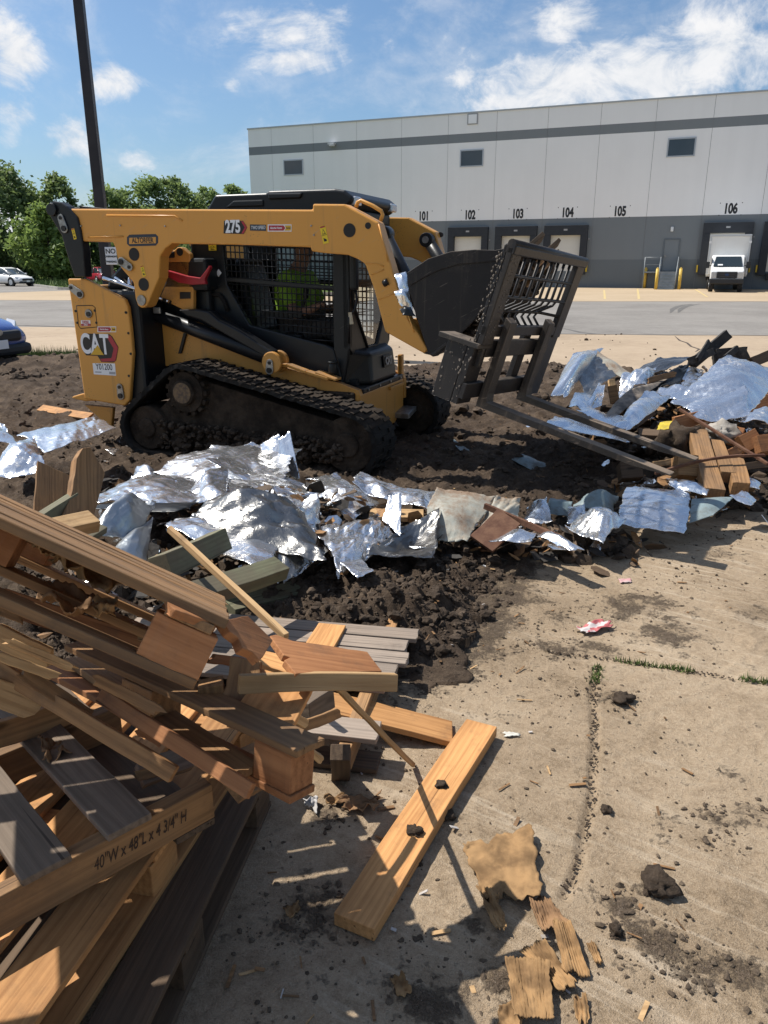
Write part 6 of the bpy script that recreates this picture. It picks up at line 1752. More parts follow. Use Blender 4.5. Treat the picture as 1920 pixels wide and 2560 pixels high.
lb('brown block stump leaning under the right end of the tilted pallet', Pd('H', 415, 400, 1.86), Pd('H', 370, 620, 1.80), .075, .06, W_AGED, (1, .2, 0))
lb('dark brown stub under the tilted pallet in the shade', Pd('E', 1560, 1200, 1.80), Pd('E', 1600, 1400, 1.82), .06, .05, W_AGED, (1, .2, 0))
W_FGREY = wood('sun_bleached_wood', (.15, .115, .088), (.32, .25, .195), (.24, .2, .165), .5)
# F: grey pallet lying flat on the ground behind
f_nr = Z('o', 812, 1606, .125); f_fr = Z('o', 884, 1381, .125)
fy = (f_fr - f_nr); fy.z = 0; fy.normalize(); fx = Vector((fy.y, -fy.x, 0)); fx = fx if fx.x > 0 else -fx
OF = f_nr - fx * 1.2; OF.z = .02
mF = axes(OF, fx, fy, Vector((0, 0, 1)))
palF = thing('wooden_pallet', 'flat grey pallet on the ground behind the pile, its right ends touching the turned soil', 'pallet', mat=mF, group='wooden pallets in the pile')
def fb_(nm, a, b, W, T, side, mt): return board(nm, None, mF @ Vector(a), mF @ Vector(b), W, T, mt, side=mF.to_3x3() @ Vector(side), parent=palF, rag=.003)
for x in (.06, .62, 1.10): fb_('stringer', (x, -.02, .05), (x, .98, .05), .045, .085, (1, 0, 0), W_AGED)
for y, x1 in ((.06, 1.2), (.36, 1.17), (.46, 1.19), (.56, 1.22), (.665, 1.2), (.77, 1.23)): fb_('deck_board', (0, y, .105), (x1, y, .105), .092 if y > .1 else .11, .02, (0, 1, 0), W_FGREY)
fb_('bottom_board', (0, .05, -.005), (1.2, .05, -.005), .1, .018, (0, 1, 0), W_DARK)
# boards lying on and around the flat pallet
flat('pale orange board end lying across the back of the flat grey pallet', Z('H', 765, 205, .15), Z('H', 620, 420, .155), .12, .022, W_FRESH, Z('H', 890, 208, .15), group='loose boards in the wood pile')
flat('yellowish squared batten with a frayed end, crossing in front of the varnished board', Pd('H', 385, 462, 1.72), Pd('H', 1150, 456, 1.84), .028, .042, W_TAN, Pd('H', 385, 447, 1.76), group='loose boards in the wood pile')
flat('long clean tan board pointing right towards the top of the long ground board', Z('H', 700, 510, .14), Z('H', 1410, 680, .02), .135, .022, W_FRESH, Z('H', 690, 620, .14), group='loose boards in the wood pile')
lb('thin split stick leaning from the batten down to the slab', Pd('H', 840, 500, 1.88), Z('H', 1222, 893, .008), .016, .012, W_TAN)
lb('long thin stick leaning up left from the flat pallet to the foil', Pd('J', 900, 685, 3.0), Pd('H', 610, 275, 2.5), .028, .02, W_TAN)
flat('brown board sloping left under the batten', Pd('H', 745, 500, 1.84), Pd('H', 600, 765, 1.68), .14, .02, W_FRESH, Pd('H', 540, 540, 1.80), group='loose boards in the wood pile')
lb('grey weathered block end lying on the flat pallet', Pd('H', 690, 640, 2.2), Pd('H', 810, 565, 2.3), .06, .05, W_GREY, (0, .3, 1))
flat('tan board edge under the torn board, lying on the flat pallet', Z('H', 440, 395, .16), Z('H', 620, 450, .15), .10, .022, W_FRESH, Z('H', 480, 350, .16), group='loose boards in the wood pile')
lb('dark post under the near end of the flat pallet', Z('H', 870, 940, 0), Pd('H', 870, 830, 2.3), .06, .05, W_DARK, (1, 0, 0))
lb('splintered stick poking over the broken pallet end', Pd('H', 650, 760, 1.75), Pd('H', 775, 868, 1.78), .018, .01, W_TAN, (0, 0, 1), .01)
flat('broad dark plank in the shade under the pile, left of the flat pallet', Pd('H', 250, 870, 1.85), Pd('H', 460, 780, 2.0), .12, .02, W_AGED, Pd('H', 250, 960, 1.8), group='loose boards in the wood pile')
flat('grey board fragment in the sun between the pallets', Z('H', 370, 520, .2), Z('H', 530, 560, .18), .14, .02, W_GREY, Z('H', 340, 640, .2), group='loose boards in the wood pile')
# the long board on the slab
A = Z('H', 838, 1605, .045); B = Z('H', 1478, 668, .05)
flat('long orange oak board lying alone on the slab with two dark clods on it', A, B, .115, .04, W_FRESH, Z('H', 985, 1690, .045), group='loose boards in the wood pile')
clod('H', 1355, 1000, .045, .016, 'upper of the two dark clods on the long board')
clod('H', 1230, 1222, .045, .020, 'lower of the two dark clods on the long board')
# light board at the left edge, green boards and two upright planks
flat('pale yellow squared board at the left edge, above the tilted pallet', Pd('J', -60, 690, 2.65), Pd('J', 470, 585, 2.95), .085, .05, W_TAN, Pd('J', 0, 745, 2.62), group='loose boards in the wood pile')
flat('green-edged plank sloping up behind the pale yellow board', Pd('J', 85, 665, 3.3), Pd('J', 370, 490, 3.6), .05, .10, W_GREEN, Pd('J', 100, 690, 3.25), group='loose boards in the wood pile')
flat('dull green panel lying below the green-edged plank', Pd('J', 210, 750, 2.95), Pd('J', 440, 620, 3.2), .12, .03, W_GREEN, Pd('J', 330, 790, 2.95), group='loose boards in the wood pile')
flat('green painted box beam under the foil heap, topmost of three', Pd('J', 880, 815, 3.0), Pd('J', 1200, 680, 3.45), .10, .09, W_GREEN, Pd('J', 920, 960, 3.0), group='green painted timbers')
flat('green painted timber under the foil heap, middle one of three', Pd('J', 870, 1000, 2.85), Pd('J', 1460, 830, 3.3), .10, .06, W_GREEN, Pd('J', 900, 1060, 2.8), group='green painted timbers')
flat('green painted plank lying nearest the soil, lowest of three', Z('J', 1180, 1050, .1), Z('J', 1555, 960, .1), .16, .05, W_GREEN, Z('J', 1210, 1100, .1), group='green painted timbers')
flat('sawn pale board under the silver foil at the middle', Z('K', 470, 250, .2), Z('K', 745, 255, .2), .16, .03, W_TAN, Z('K', 470, 300, .2), group='loose boards in the wood pile')
flat('brown board under the foil near the soil heap', Z('K', 110, 520, .06), Z('K', 290, 500, .06), .10, .03, W_RED, Z('K', 110, 560, .06), group='loose boards in the wood pile')
flat('small brown board chip on the soil below the rusty panel', Z('K', 1030, 430, .05), Z('K', 1080, 430, .05), .12, .012, W_RED, Z('K', 1025, 490, .05), group='loose boards in the wood pile', rag=.008)
flat('weathered plank lying in the loader shadow behind the rusty panel', Z('K', 690, 130, .05), Z('K', 1000, 90, .05), .22, .02, W_DARK, Z('K', 720, 165, .05), group='loose boards in the wood pile')
lb('curved brown plank on the soil behind the loader tail', Z('J', 215, 42, .08), Z('J', 480, 88, .12), .10, .02, W_FRESH, (0, 1, .4))

def polyboard(label, c, pts, plane, T, mat, group='loose boards in the wood pile', name='loose_board', axis=None):
    """board of any outline: photo outline met with the plane through three known points"""
    A, B, C_ = plane; n = (B - A).cross(C_ - A).normalized()
    if n.dot(EYE - A) < 0: n = -n
    P = []
    for x, y in pts:
        r = ray(c, x, y); P.append(EYE + r * ((A - EYE).dot(n) / r.dot(n)))
    e1 = (axis if axis is not None else (B - A)); e1 = (e1 - n * e1.dot(n)).normalized(); e2 = n.cross(e1); M = axes(P[0], e1, e2, n); Mi = M.inverted(); L = [Mi @ p for p in P]
    # densify and roughen the outline a little
    rn = random.Random(len(label)); Q = []
    for i, a in enumerate(L):
        b = L[(i + 1) % len(L)]; k = max(1, int((b - a).length / .03))
        for q in range(k): p = a.lerp(b, q / k); Q.append((p.x + (rn.uniform(-.002, .002) if q else 0), p.y + (rn.uniform(-.002, .002) if q else 0)))
    ar = sum(Q[i][0] * Q[(i + 1) % len(Q)][1] - Q[(i + 1) % len(Q)][0] * Q[i][1] for i in range(len(Q)))
    if ar < 0: Q = Q[::-1]
    k = len(Q); mb = MB(); mb.add([(x, y, 0) for x, y in Q] + [(x, y, -T) for x, y in Q], [list(range(k)), list(range(2 * k - 1, k - 1, -1))] + [(i, i + k, (i + 1) % k + k, (i + 1) % k) for i in range(k)])
    return tag(mb.build(name, mat, None, .002, world=M), label, 'board', group)
polyboard('upright dark board with a slanted top, left of the foil heap', 'J', [(440, 255), (482, 250), (560, 390), (495, 640), (330, 640), (385, 480), (408, 310)], (Pd('J', 440, 640, 3.55), Pd('J', 440, 260, 3.72), Pd('J', 560, 450, 3.75)), .045, W_AGED)
polyboard('upright brown board with a sloping top, left of the slanted dark one', 'J', [(200, 322), (385, 408), (372, 505), (330, 620), (182, 590)], (Pd('J', 200, 590, 3.75), Pd('J', 200, 325, 3.85), Pd('J', 380, 450, 3.9)), .03, W_AGED)
polyboard('varnished red-brown trapezoid board tilted up on the flat pallet', 'H', [(530, 268), (560, 262), (640, 292), (1000, 345), (1072, 440), (655, 452), (600, 385), (628, 372), (596, 362)], (Pd('H', 535, 270, 1.88), Pd('H', 1000, 345, 2.02), Pd('H', 655, 450, 1.76)), .018, W_RED)
polyboard('torn red-brown board tipped off the right end of the tilted pallet', 'H', [(300, 195), (425, 172), (545, 290), (482, 388), (450, 350), (400, 330), (380, 280), (340, 250)], (Pd('H', 300, 195, 1.5), Pd('H', 545, 290, 1.66), Pd('H', 480, 385, 1.53)), .02, W_RED)
in_bucket()

# ---- cardboard
def paper(label, corners, mat, seed, ribs=0, amp=.012, curl=0.0, n=26, name='cardboard_piece', cat='cardboard', group='torn cardboard', tear=.12, thick=.0022, lift=0.0):
    rn = random.Random(seed); P = [Vector(c) for c in corners]; mb = MB()
    org = sum(P, Vector()) / 4; m = n; 
    nrm = (P[1] - P[0]).cross(P[3] - P[0]).normalized(); nrm = nrm if nrm.z > 0 else -nrm
    size = ((P[1] - P[0]).length + (P[3] - P[0]).length) / 2
    so = seed * 3.7
    for j in range(n + 1):
        v = j / n
        for i in range(n + 1):
            u = i / n
            # torn outline: pull the border in with noise
            tu = u + (tear * (noise.noise((v * 4 + so, 1, 0)) + .5 * noise.noise((v * 13 + so, 3, 0)))) * (1 - abs(2 * u - 1) * -1 - 1 if False else (2 * u - 1)) * abs(2 * u - 1)
            tv = v + (tear * (noise.noise((u * 4 + so, 7, 0)) + .5 * noise.noise((u * 13 + so, 9, 0)))) * (2 * v - 1) * abs(2 * v - 1)
            p = P[0].lerp(P[1], tu).lerp(P[3].lerp(P[2], tu), tv)
            h = amp * fbm(u * 2.3 + so, v * 2.3, so, 4)
            if ribs: h += .0035 * sin(u * ribs * 2 * pi) 
            h += curl * ((2 * u - 1) ** 2 * .5 + (2 * v - 1) ** 4 * .5)
            p = p + nrm * (h + lift + thick)
            if nrm.z > .6: p.z = max(p.z, .004)
            mb.v.append(tuple(p - org))
    for j in range(n):
        for i in range(n):
            a = j * (n + 1) + i
            mb.f.append([a, a + 1, a + n + 2, a + n + 1]); mb.mi.append(0); mb.sm.append(True)
    o = mb.build(name, mat, None, world=Matrix.Translation(org))
    sd_ = o.modifiers.new('thick', 'SOLIDIFY'); sd_.thickness = thick; sd_.offset = 0
    return tag(o, label, cat, group)
I0 = lambda x, y, z=0.0: Z('I', x, y, z)
paper('large smooth torn cardboard sheet on the slab right of the long board', [I0(280, 300, .02), I0(590, 225, .02), I0(640, 520, .03), I0(390, 560, .01)], CARD, 3, 0, .016, .012, tear=.14)
paper('narrow drooping cardboard strip below the smooth torn sheet', [I0(350, 480, .02), I0(440, 520, .03), I0(490, 680, .01), I0(430, 690, .02)], CARD, 5, 0, .015, .01, tear=.2)
paper('brown crinkled cardboard strip between the smooth sheet and the ribbed pieces', [I0(570, 540, .01), I0(680, 540, .01), I0(780, 680, .02), I0(640, 690, .015)], CARDB, 6, 9, .015, .006, tear=.14)
paper('ribbed cardboard piece fanned out to the right, topmost', [I0(690, 640, .03), I0(770, 640, .04), I0(860, 890, .01), I0(740, 870, .02)], CARD, 7, 9, .012, .004, tear=.1)
paper('ribbed cardboard piece under the fanned one, sloping left', [I0(540, 775, .015), I0(650, 720, .03), I0(800, 920, .02), I0(720, 960, .015)], CARD, 8, 10, .012, .004, tear=.1)
paper('big ribbed cardboard flap at the bottom edge', [I0(475, 800, .03), I0(670, 820, .03), I0(695, 1085, .03), I0(515, 1075, .03)], CARD, 9, 12, .012, .006, tear=.07)
paper('small cardboard scrap sticking out right of the ribbed pieces', [I0(840, 740, .01), I0(880, 735, .01), I0(915, 825, .01), I0(880, 830, .01)], CARD, 10, 4, .006, .0, tear=.12, n=12)
paper('ragged cardboard scrap right of the big ribbed flap', [I0(785, 980, .01), I0(840, 960, .02), I0(855, 1100, .01), I0(795, 1090, .01)], CARD, 11, 3, .012, .0, tear=.2, n=14)
paper('orange cardboard scrap at the lower left of the big ribbed flap', [I0(445, 1040, .01), I0(520, 1000, .02), I0(560, 1110, .01), I0(450, 1130, .01)], CARD, 12, 0, .01, .01, tear=.15, n=14)
paper('orange cardboard scrap half in shade at the bottom', [I0(-40, 900, .01), I0(20, 880, .02), I0(60, 960, .01), I0(0, 990, .01)], CARD, 13, 0, .01, .01, tear=.2, n=12)
paper('frayed tan cardboard on the tilted pallet, leftmost of two', [Pd('E', 170, 140, 1.85), Pd('E', 400, 230, 1.95), Pd('E', 470, 330, 1.78), Pd('E', 230, 230, 1.74)], CARD, 21, 0, .03, .0, tear=.2)
paper('frayed tan cardboard bulging over the tilted pallet, rightmost of two', [Pd('E', 430, 185, 1.95), Pd('E', 690, 290, 2.0), Pd('E', 940, 475, 1.8), Pd('E', 400, 300, 1.75)], CARD, 22, 0, .045, .0, tear=.2)
paper('tan cardboard tongue hanging inside the tilted pallet', [Pd('E', 690, 560, 1.75), Pd('E', 880, 590, 1.75), Pd('E', 850, 700, 1.72), Pd('E', 700, 700, 1.72)], CARD, 23, 0, .02, .0, tear=.15, n=14)
paper('brown curled cardboard inside the tilted pallet, left of the tan tongue', [Pd('E', 330, 510, 1.8), Pd('E', 700, 590, 1.8), Pd('E', 600, 700, 1.7), Pd('E', 300, 640, 1.7)], CARDB, 24, 0, .03, .02, tear=.15, n=18)
paper('pile of dark torn paper on the slab beside the broken pallet end', [Z('H', 860, 1060, .02), Z('H', 1060, 1030, .02), Z('H', 1040, 1110, .01), Z('H', 900, 1120, .01)], CARDB, 25, 0, .025, .01, tear=.25, n=20)
paper('tan paper scrap on the slab left of the dark torn paper', [Z('H', 790, 1050, .02), Z('H', 890, 1030, .02), Z('H', 870, 1080, .01), Z('H', 800, 1085, .01)], CARD, 26, 0, .02, .01, tear=.2, n=12)
paper('grey crumpled paper scrap next to the broken pallet end', [Z('H', 690, 1050, .03), Z('H', 760, 1040, .03), Z('H', 750, 1110, .01), Z('H', 700, 1080, .01)], simple('grey_paper', (.45, .43, .42), (.35, .33, .31), 9, .8), 27, 0, .02, .01, tear=.2, n=12)
paper('brown leathery paper on the deck of the handwritten pallet', [Pd('E', 300, 1700, 1.95), Pd('E', 480, 1640, 2.0), Pd('E', 520, 1760, 1.92), Pd('E', 330, 1800, 1.88)], CARDB, 28, 0, .03, .02, tear=.25, n=16)
paper('torn cardboard patch in sunlight among the shade near the bottom', [Z('H', 600, 1590, .01), Z('H', 670, 1560, .02), Z('H', 680, 1600, .01), Z('H', 630, 1640, .01)], CARD, 29, 0, .012, .01, tear=.2, n=12)
paper('red and white printed wrapper on the slab near the turned soil', [Z('o', 1245, 1358, .01), Z('o', 1300, 1340, .02), Z('o', 1325, 1352, .02), Z('o', 1265, 1372, .01)], simple('printed_wrapper', (.5, .46, .44), (.40, .10, .10), 16, .5, lo=.48, hi=.52), 30, 0, .015, .01, n=16, name='wrapper', cat='wrapper', group=None, tear=.2)
paper('faded pink tag on the slab below the flat foil sheet', [Z('o', 1335, 1252, .008), Z('o', 1362, 1250, .008), Z('o', 1365, 1258, .008), Z('o', 1340, 1260, .008)], simple('faded_pink', (.5, .25, .25), (.45, .35, .33), 12, .7), 31, 0, .006, 0, n=10, name='paper_tag', cat='paper', group=None, tear=.2)
paper('small pale paper scrap on the slab right of the long board', [Z('o', 1088, 1583, .005), Z('o', 1120, 1583, .008), Z('o', 1122, 1590, .006), Z('o', 1092, 1593, .005)], simple('pale_paper', (.5, .48, .42), None, 9, .8), 32, 0, .005, 0, n=8, name='paper_scrap', cat='paper', group=None, tear=.2)

# ---- foil sheets
def foil(label, corners, mat, seed, crumple=.03, bulge=0.0, n=54, name='foil_sheet', cat='foil sheet', group='foil-faced sheets in the debris', tear=.06, fold=0.0, fine=1.35, floor=.004, thick=.003, grow=1.0):
    P = [Vector(c) for c in corners]; org = sum(P, Vector()) / 4; mb = MB()
    nrm = (P[1] - P[0]).cross(P[3] - P[0]).normalized(); nrm = nrm if nrm.z > 0 else -nrm
    ctr = sum(P, Vector()) / 4; P = [ctr + (p - ctr) * grow for p in P]
    rw = random.Random(seed * 13 + 1); W = []
    for fr, am in ((1.2, 1.3), (1.9, 1.0), (2.8, .72), (4.2, .48), (6.5, .27), (9, .17), (13, .11), (19, .07), (27, .05)):
        an = rw.uniform(0, pi); W.append((cos(an), sin(an), fr * rw.uniform(.8, 1.2), rw.random(), am * (1 if fr < 5 else fine)))
    so = seed * 5.31; Lu = (P[1] - P[0]).length; Lv = (P[3] - P[0]).length
    for j in range(n + 1):
        v = j / n
        for i in range(n + 1):
            u = i / n
            tu = u + tear * (noise.noise((v * 3 + so, 1, 0)) + .4 * noise.noise((v * 11 + so, 3, 0))) * (2 * u - 1) * abs(2 * u - 1)
            tv = v + tear * (noise.noise((u * 3 + so, 7, 0)) + .4 * noise.noise((u * 11 + so, 9, 0))) * (2 * v - 1) * abs(2 * v - 1)
            p = P[0].lerp(P[1], tu).lerp(P[3].lerp(P[2], tu), tv)
            a, b = u * Lu, v * Lv
            # creased crumpling: triangle waves in many directions give flat facets meeting in sharp folds
            wa = a + .05 * noise.noise((a * 5 + so, b * 5, 1)); wb = b + .05 * noise.noise((a * 5, b * 5 + so, 2))
            h = 0
            for (dx, dy, fr, ph, am) in W:
                q = (wa * dx + wb * dy) * fr + ph; h += am * (abs(2 * (q - math.floor(q)) - 1) - .5)
            m_ = .35 + .65 * min(1, max(0, .5 + noise.noise((a * 2.5 + so, b * 2.5, 5)) * 1.3))
            h = crumple * (h * m_ + .9 * noise.noise((a * 2 + so, b * 2, 2)))
            h += bulge * sin(pi * u) * sin(pi * v)
            if fold: h += fold * abs(2 * ((u + .25 * v) % 1) - 1)
            p = p + nrm * h
            p.z = max(p.z, floor)
            mb.v.append(tuple(p - org))
    for j in range(n):
        for i in range(n):
            a = j * (n + 1) + i
            mb.f.append([a, a + 1, a + n + 2, a + n + 1]); mb.mi.append(0); mb.sm.append((i * 7 + j * 3) % 5 != 0)
    o = mb.build(name, mat, None, world=Matrix.Translation(org))
    s_ = o.modifiers.new('thick', 'SOLIDIFY'); s_.thickness = thick; s_.offset = 0
    return tag(o, label, cat, group)
J_ = lambda x, y, yy: Yd('J', x, y, yy)
K_ = lambda x, y, yy: Yd('K', x, y, yy)
D_ = lambda x, y, yy: Yd('D', x, y, yy)
# heap in the middle
foil('bright foil sheet on top of the middle heap, below the track', [J_(915, 375, 4.9), J_(1165, 252, 5.2), J_(1510, 280, 5.2), J_(1400, 440, 4.6)], FOIL, 1, .025, .02, grow=1.34)
foil('foil corner standing upright behind the top of the middle heap', [J_(1430, 400, 5.1), J_(1400, 250, 5.25), J_(1480, 205, 5.25), J_(1560, 400, 5.1)], FOIL, 2, .02, .02, n=24, grow=1.2)
foil('tallest pointed foil flap at the back of the middle heap', [J_(1500, 390, 5.1), J_(1490, 225, 5.2), J_(1540, 190, 5.2), J_(1585, 400, 5.05)], FOIL, 3, .02, .0, n=24, grow=1.2)
foil('dull foil peak behind the left of the topmost sheet', [J_(1270, 260, 5.25), J_(1340, 225, 5.3), J_(1390, 250, 5.3), J_(1390, 300, 5.2)], FOILD, 4, .03, .0, n=18, grow=1.34)
foil('long foil strip running right from the topmost sheet', [J_(1150, 345, 4.7), J_(1240, 315, 4.9), J_(1680, 470, 4.75), J_(1600, 520, 4.5)], FOIL, 5, .03, .02, grow=1.2)
foil('soiled foil with reddish print in the centre of the heap', [J_(1180, 440, 4.4), J_(1330, 380, 4.7), J_(1620, 500, 4.5), J_(1350, 540, 4.2)], FOILD, 6, .04, .02, grow=1.34)
foil('rolled foil sheet with a rounded front edge at the left of the heap', [J_(520, 530, 4.1), J_(720, 430, 4.7), J_(1110, 420, 4.7), J_(980, 560, 4.0)], FOIL, 7, .03, .06, grow=1.2)
foil('creased foil ridge in the middle of the heap', [J_(940, 540, 4.1), J_(1090, 415, 4.5), J_(1200, 380, 4.6), J_(1180, 520, 4.1)], FOIL, 8, .04, .05, n=34, grow=1.2)
foil('dark curved metal sheet arching over the front of the heap', [J_(1040, 650, 3.55), J_(1310, 510, 3.9), J_(1560, 600, 3.8), J_(1640, 790, 3.4)], FOILB, 9, .05, .12, grow=1.34)
foil('drooping dull metal flap at the front of the heap', [J_(1430, 700, 3.55), J_(1540, 600, 3.75), J_(1640, 800, 3.45), J_(1520, 905, 3.3)], FOILB, 10, .05, .05, n=34, grow=1.34)
foil('pale foil sheet with red print fallen forward under the dark arch', [J_(960, 690, 3.45), J_(1080, 650, 3.7), J_(1450, 740, 3.5), J_(1330, 850, 3.2)], FOIL, 11, .025, .03, grow=1.34)
foil('folded steel sheet at the left front of the heap', [J_(450, 780, 3.0), J_(640, 590, 3.5), J_(800, 580, 3.6), J_(720, 730, 3.2)], TIN, 12, .04, .10, n=34, group='bent sheet metal pieces', name='sheet_metal', cat='sheet metal', grow=1.2)
foil('white folded metal channel end below the folded steel sheet', [J_(600, 800, 2.95), J_(700, 690, 3.2), J_(800, 640, 3.4), J_(770, 860, 2.95)], TIN, 13, .03, .06, n=26, group='bent sheet metal pieces', name='sheet_metal', cat='sheet metal', grow=1.2)
foil('black-backed sheet edge below the rolled foil', [J_(510, 590, 3.95), J_(640, 560, 4.1), J_(990, 545, 4.0), J_(900, 585, 3.85)], BLKP, 14, .02, .03, n=24, grow=1.34)
foil('silver crumpled sheet at the right front of the heap', [K_(210, 360, 3.85), K_(500, 300, 4.2), K_(570, 420, 3.9), K_(330, 555, 3.4)], FOIL, 15, .05, .05, grow=1.2)
foil('silver foil sheet with speckled dirt rising behind the right front of the heap', [K_(150, 170, 4.5), K_(250, 105, 4.7), K_(480, 215, 4.5), K_(370, 290, 4.2)], FOILD, 16, .05, .04, n=36, grow=1.2)
foil('upright thin foil fin at the right front of the heap', [K_(540, 300, 4.0), K_(570, 200, 4.1), K_(625, 190, 4.1), K_(615, 370, 3.9)], FOIL, 17, .02, .0, n=22, grow=1.2)
foil('black-backed curled sheet at the right end of the heap', [K_(500, 480, 3.65), K_(640, 350, 4.0), K_(790, 290, 4.1), K_(770, 480, 3.75)], FOILB, 18, .03, -.06, n=34, grow=1.34)
foil('foil sheet lying behind the heap, left of the shadowed gap', [K_(160, 100, 4.8), K_(300, 65, 5.0), K_(430, 170, 4.8), K_(330, 150, 4.7)], FOIL, 19, .03, .03, n=28, grow=1.2)
foil('dark-edged foil strip between the heap and the rusty panel', [K_(405, 125, 4.6), K_(440, 100, 4.75), K_(780, 190, 4.7), K_(745, 250, 4.4)], FOIL, 20, .04, .05, n=34, grow=1.2)
foil('small crumpled silver flap at the foot of the heap above the soil', [K_(330, 560, 3.4), K_(420, 520, 3.5), K_(475, 580, 3.35), K_(400, 610, 3.28)], FOIL, 21, .03, .0, n=18, grow=1.2)
foil('dirty crumpled silver mass left of the silver front sheet', [K_(-10, 250, 3.9), K_(160, 250, 4.0), K_(210, 440, 3.7), K_(20, 560, 3.4)], FOILD, 22, .07, .05, n=36, grow=1.34)
foil('small soiled foil lump just behind the left of the heap', [J_(710, 430, 4.8), J_(740, 375, 5.0), J_(805, 385, 5.0), J_(835, 440, 4.8)], FOILD, 23, .05, .05, n=20, grow=1.34)
# left group behind the upright boards
foil('bright foil sheet under the tail of the loader', [J_(120, 190, 5.5), J_(480, 92, 6.0), J_(585, 155, 5.7), J_(265, 262, 5.2)], FOIL, 31, .025, .03, grow=1.12)
foil('crumpled foil tent at the left edge', [J_(-30, 390, 4.6), J_(60, 230, 5.0), J_(170, 200, 5.1), J_(240, 370, 4.7)], FOIL, 32, .05, .06, n=34, grow=1.12)
foil('foil corner cut by the left edge of the photo', [J_(-80, 200, 5.2), J_(-30, 110, 5.6), J_(20, 130, 5.6), J_(90, 230, 5.2)], FOIL, 33, .03, .02, n=22, grow=1.12)
foil('tiny torn foil at the foot of the rear track', [J_(560, 262, 5.5), J_(600, 245, 5.6), J_(630, 255, 5.6), J_(600, 285, 5.4)], FOILD, 34, .02, .0, n=12)
# strip along the slab, right of the middle
foil('rust-streaked pale panel standing at the middle of the debris line', [K_(730, 400, 4.05), K_(805, 135, 4.35), K_(1120, 190, 4.4), K_(970, 425, 4.0)], PALEM, 41, .03, .04, n=34, name='rusty_sheet', cat='sheet metal', group='bent sheet metal pieces')
foil('dark rusted box side right of the pale panel', [K_(1000, 400, 4.05), K_(1115, 190, 4.35), K_(1245, 210, 4.4), K_(1230, 330, 4.15)], PALEM, 42, .04, .03, n=26, name='rusty_sheet', cat='sheet metal', group='bent sheet metal pieces')
flat('rusty rectangular plate leaning on the pale panel', K_(985, 390, 3.98), K_(1130, 250, 4.12), .16, .02, RUST, K_(1050, 415, 3.95), name='rusty_plate', cat='steel plate')
board('rusty_bar', 'red-brown rusty flat bar sloping down right from the pale panel', K_(1060, 238, 4.2), K_(1440, 400, 3.9), .035, .02, RUST, 'bar', Vector((0, 0, 1)))
foil('small silver foil bag lying at the end of the rusty bar', [K_(1100, 410, 3.85), K_(1190, 370, 4.0), K_(1330, 390, 3.95), K_(1290, 430, 3.8)], FOIL, 43, .04, .05, n=26, grow=1.12)
foil('twisted silver foil tail lying on the slab', [K_(1330, 405, 3.9), K_(1380, 390, 3.95), K_(1560, 460, 3.72), K_(1500, 460, 3.70)], FOIL, 44, .03, .04, n=24, grow=1.12)
foil('dirty crumpled foil bundle left of the flat foil sheet', [D_(440, 1260, 4.15), D_(560, 1190, 4.4), D_(780, 1240, 4.35), D_(640, 1380, 3.9)], FOILD, 45, .07, .08, n=34, grow=1.12)
foil('foil tuft standing above the crumpled bundle', [D_(440, 1240, 4.3), D_(445, 1140, 4.45), D_(535, 1130, 4.45), D_(540, 1240, 4.3)], FOIL, 46, .04, .03, n=20, grow=1.12)
foil('soiled foil scraps right of the rusted box side', [D_(160, 1250, 4.35), D_(200, 1110, 4.6), D_(300, 1090, 4.6), D_(330, 1230, 4.35)], FOILD, 47, .05, .04, n=24, grow=1.12)
foil('painted blue-grey sheet crumpled behind the foil scraps', [D_(300, 1170, 4.5), D_(330, 1085, 4.7), D_(470, 1100, 4.7), D_(440, 1190, 4.5)], PAINTM, 48, .03, .03, n=22, name='painted_sheet', cat='sheet metal', group='bent sheet metal pieces')
foil('dark blue-grey curved pan in the shadow behind the flat foil sheet', [D_(470, 1140, 4.6), D_(560, 1055, 4.85), D_(750, 1080, 4.8), D_(700, 1190, 4.5)], PAINTM, 49, .012, .08, n=26, name='painted_sheet', cat='sheet metal', group='bent sheet metal pieces', fine=.2)
foil('flat square foil sheet lying on the slab at the right', [D_(740, 1250, 4.25), D_(785, 1015, 4.75), D_(1190, 1020, 4.8), D_(1160, 1295, 4.2)], FOIL, 50, .016, .03, tear=.05)
foil('blue-grey painted metal strip right of the flat foil sheet', [D_(1180, 1225, 4.3), D_(1195, 1095, 4.6), D_(1450, 1085, 4.65), D_(1320, 1200, 4.35)], PAINTM, 51, .014, .02, n=26, name='painted_sheet', cat='sheet metal', group='bent sheet metal pieces', fine=.2, tear=.03)
foil('foil strip curling above the blue-grey metal strip', [D_(1055, 985, 4.85), D_(1080, 945, 5.0), D_(1300, 1030, 4.8), D_(1280, 1085, 4.65)], FOIL, 52, .03, .03, n=26)
foil('foil tail at the right end of the blue-grey strip', [D_(1420, 1085, 4.65), D_(1500, 1045, 4.75), D_(1590, 1080, 4.7), D_(1560, 1120, 4.55)], FOIL, 53, .03, .02, n=20)
foil('crushed foil under the timbers at the right', [D_(1500, 1020, 4.85), D_(1530, 960, 5.0), D_(1610, 990, 4.95), D_(1600, 1050, 4.8)], FOIL, 54, .04, .02, n=18)
foil('pale green sliver of sheet metal on the soil below the fork', [Z('C', 497, 1795, .06), Z('C', 520, 1785, .06), Z('C', 640, 1870, .05), Z('C', 615, 1915, .05)], PAINTM, 55, .006, .0, n=14, name='painted_sheet', cat='sheet metal', group='bent sheet metal pieces', fine=.2)
foil('dark blue-grey sheet lying in the fork shadow', [Z('D', 70, 840, .07), Z('D', 160, 820, .09), Z('D', 330, 880, .07), Z('D', 230, 915, .05)], PAINTM, 56, .02, .02, n=18, name='painted_sheet', cat='sheet metal', group='bent sheet metal pieces', fine=.3)
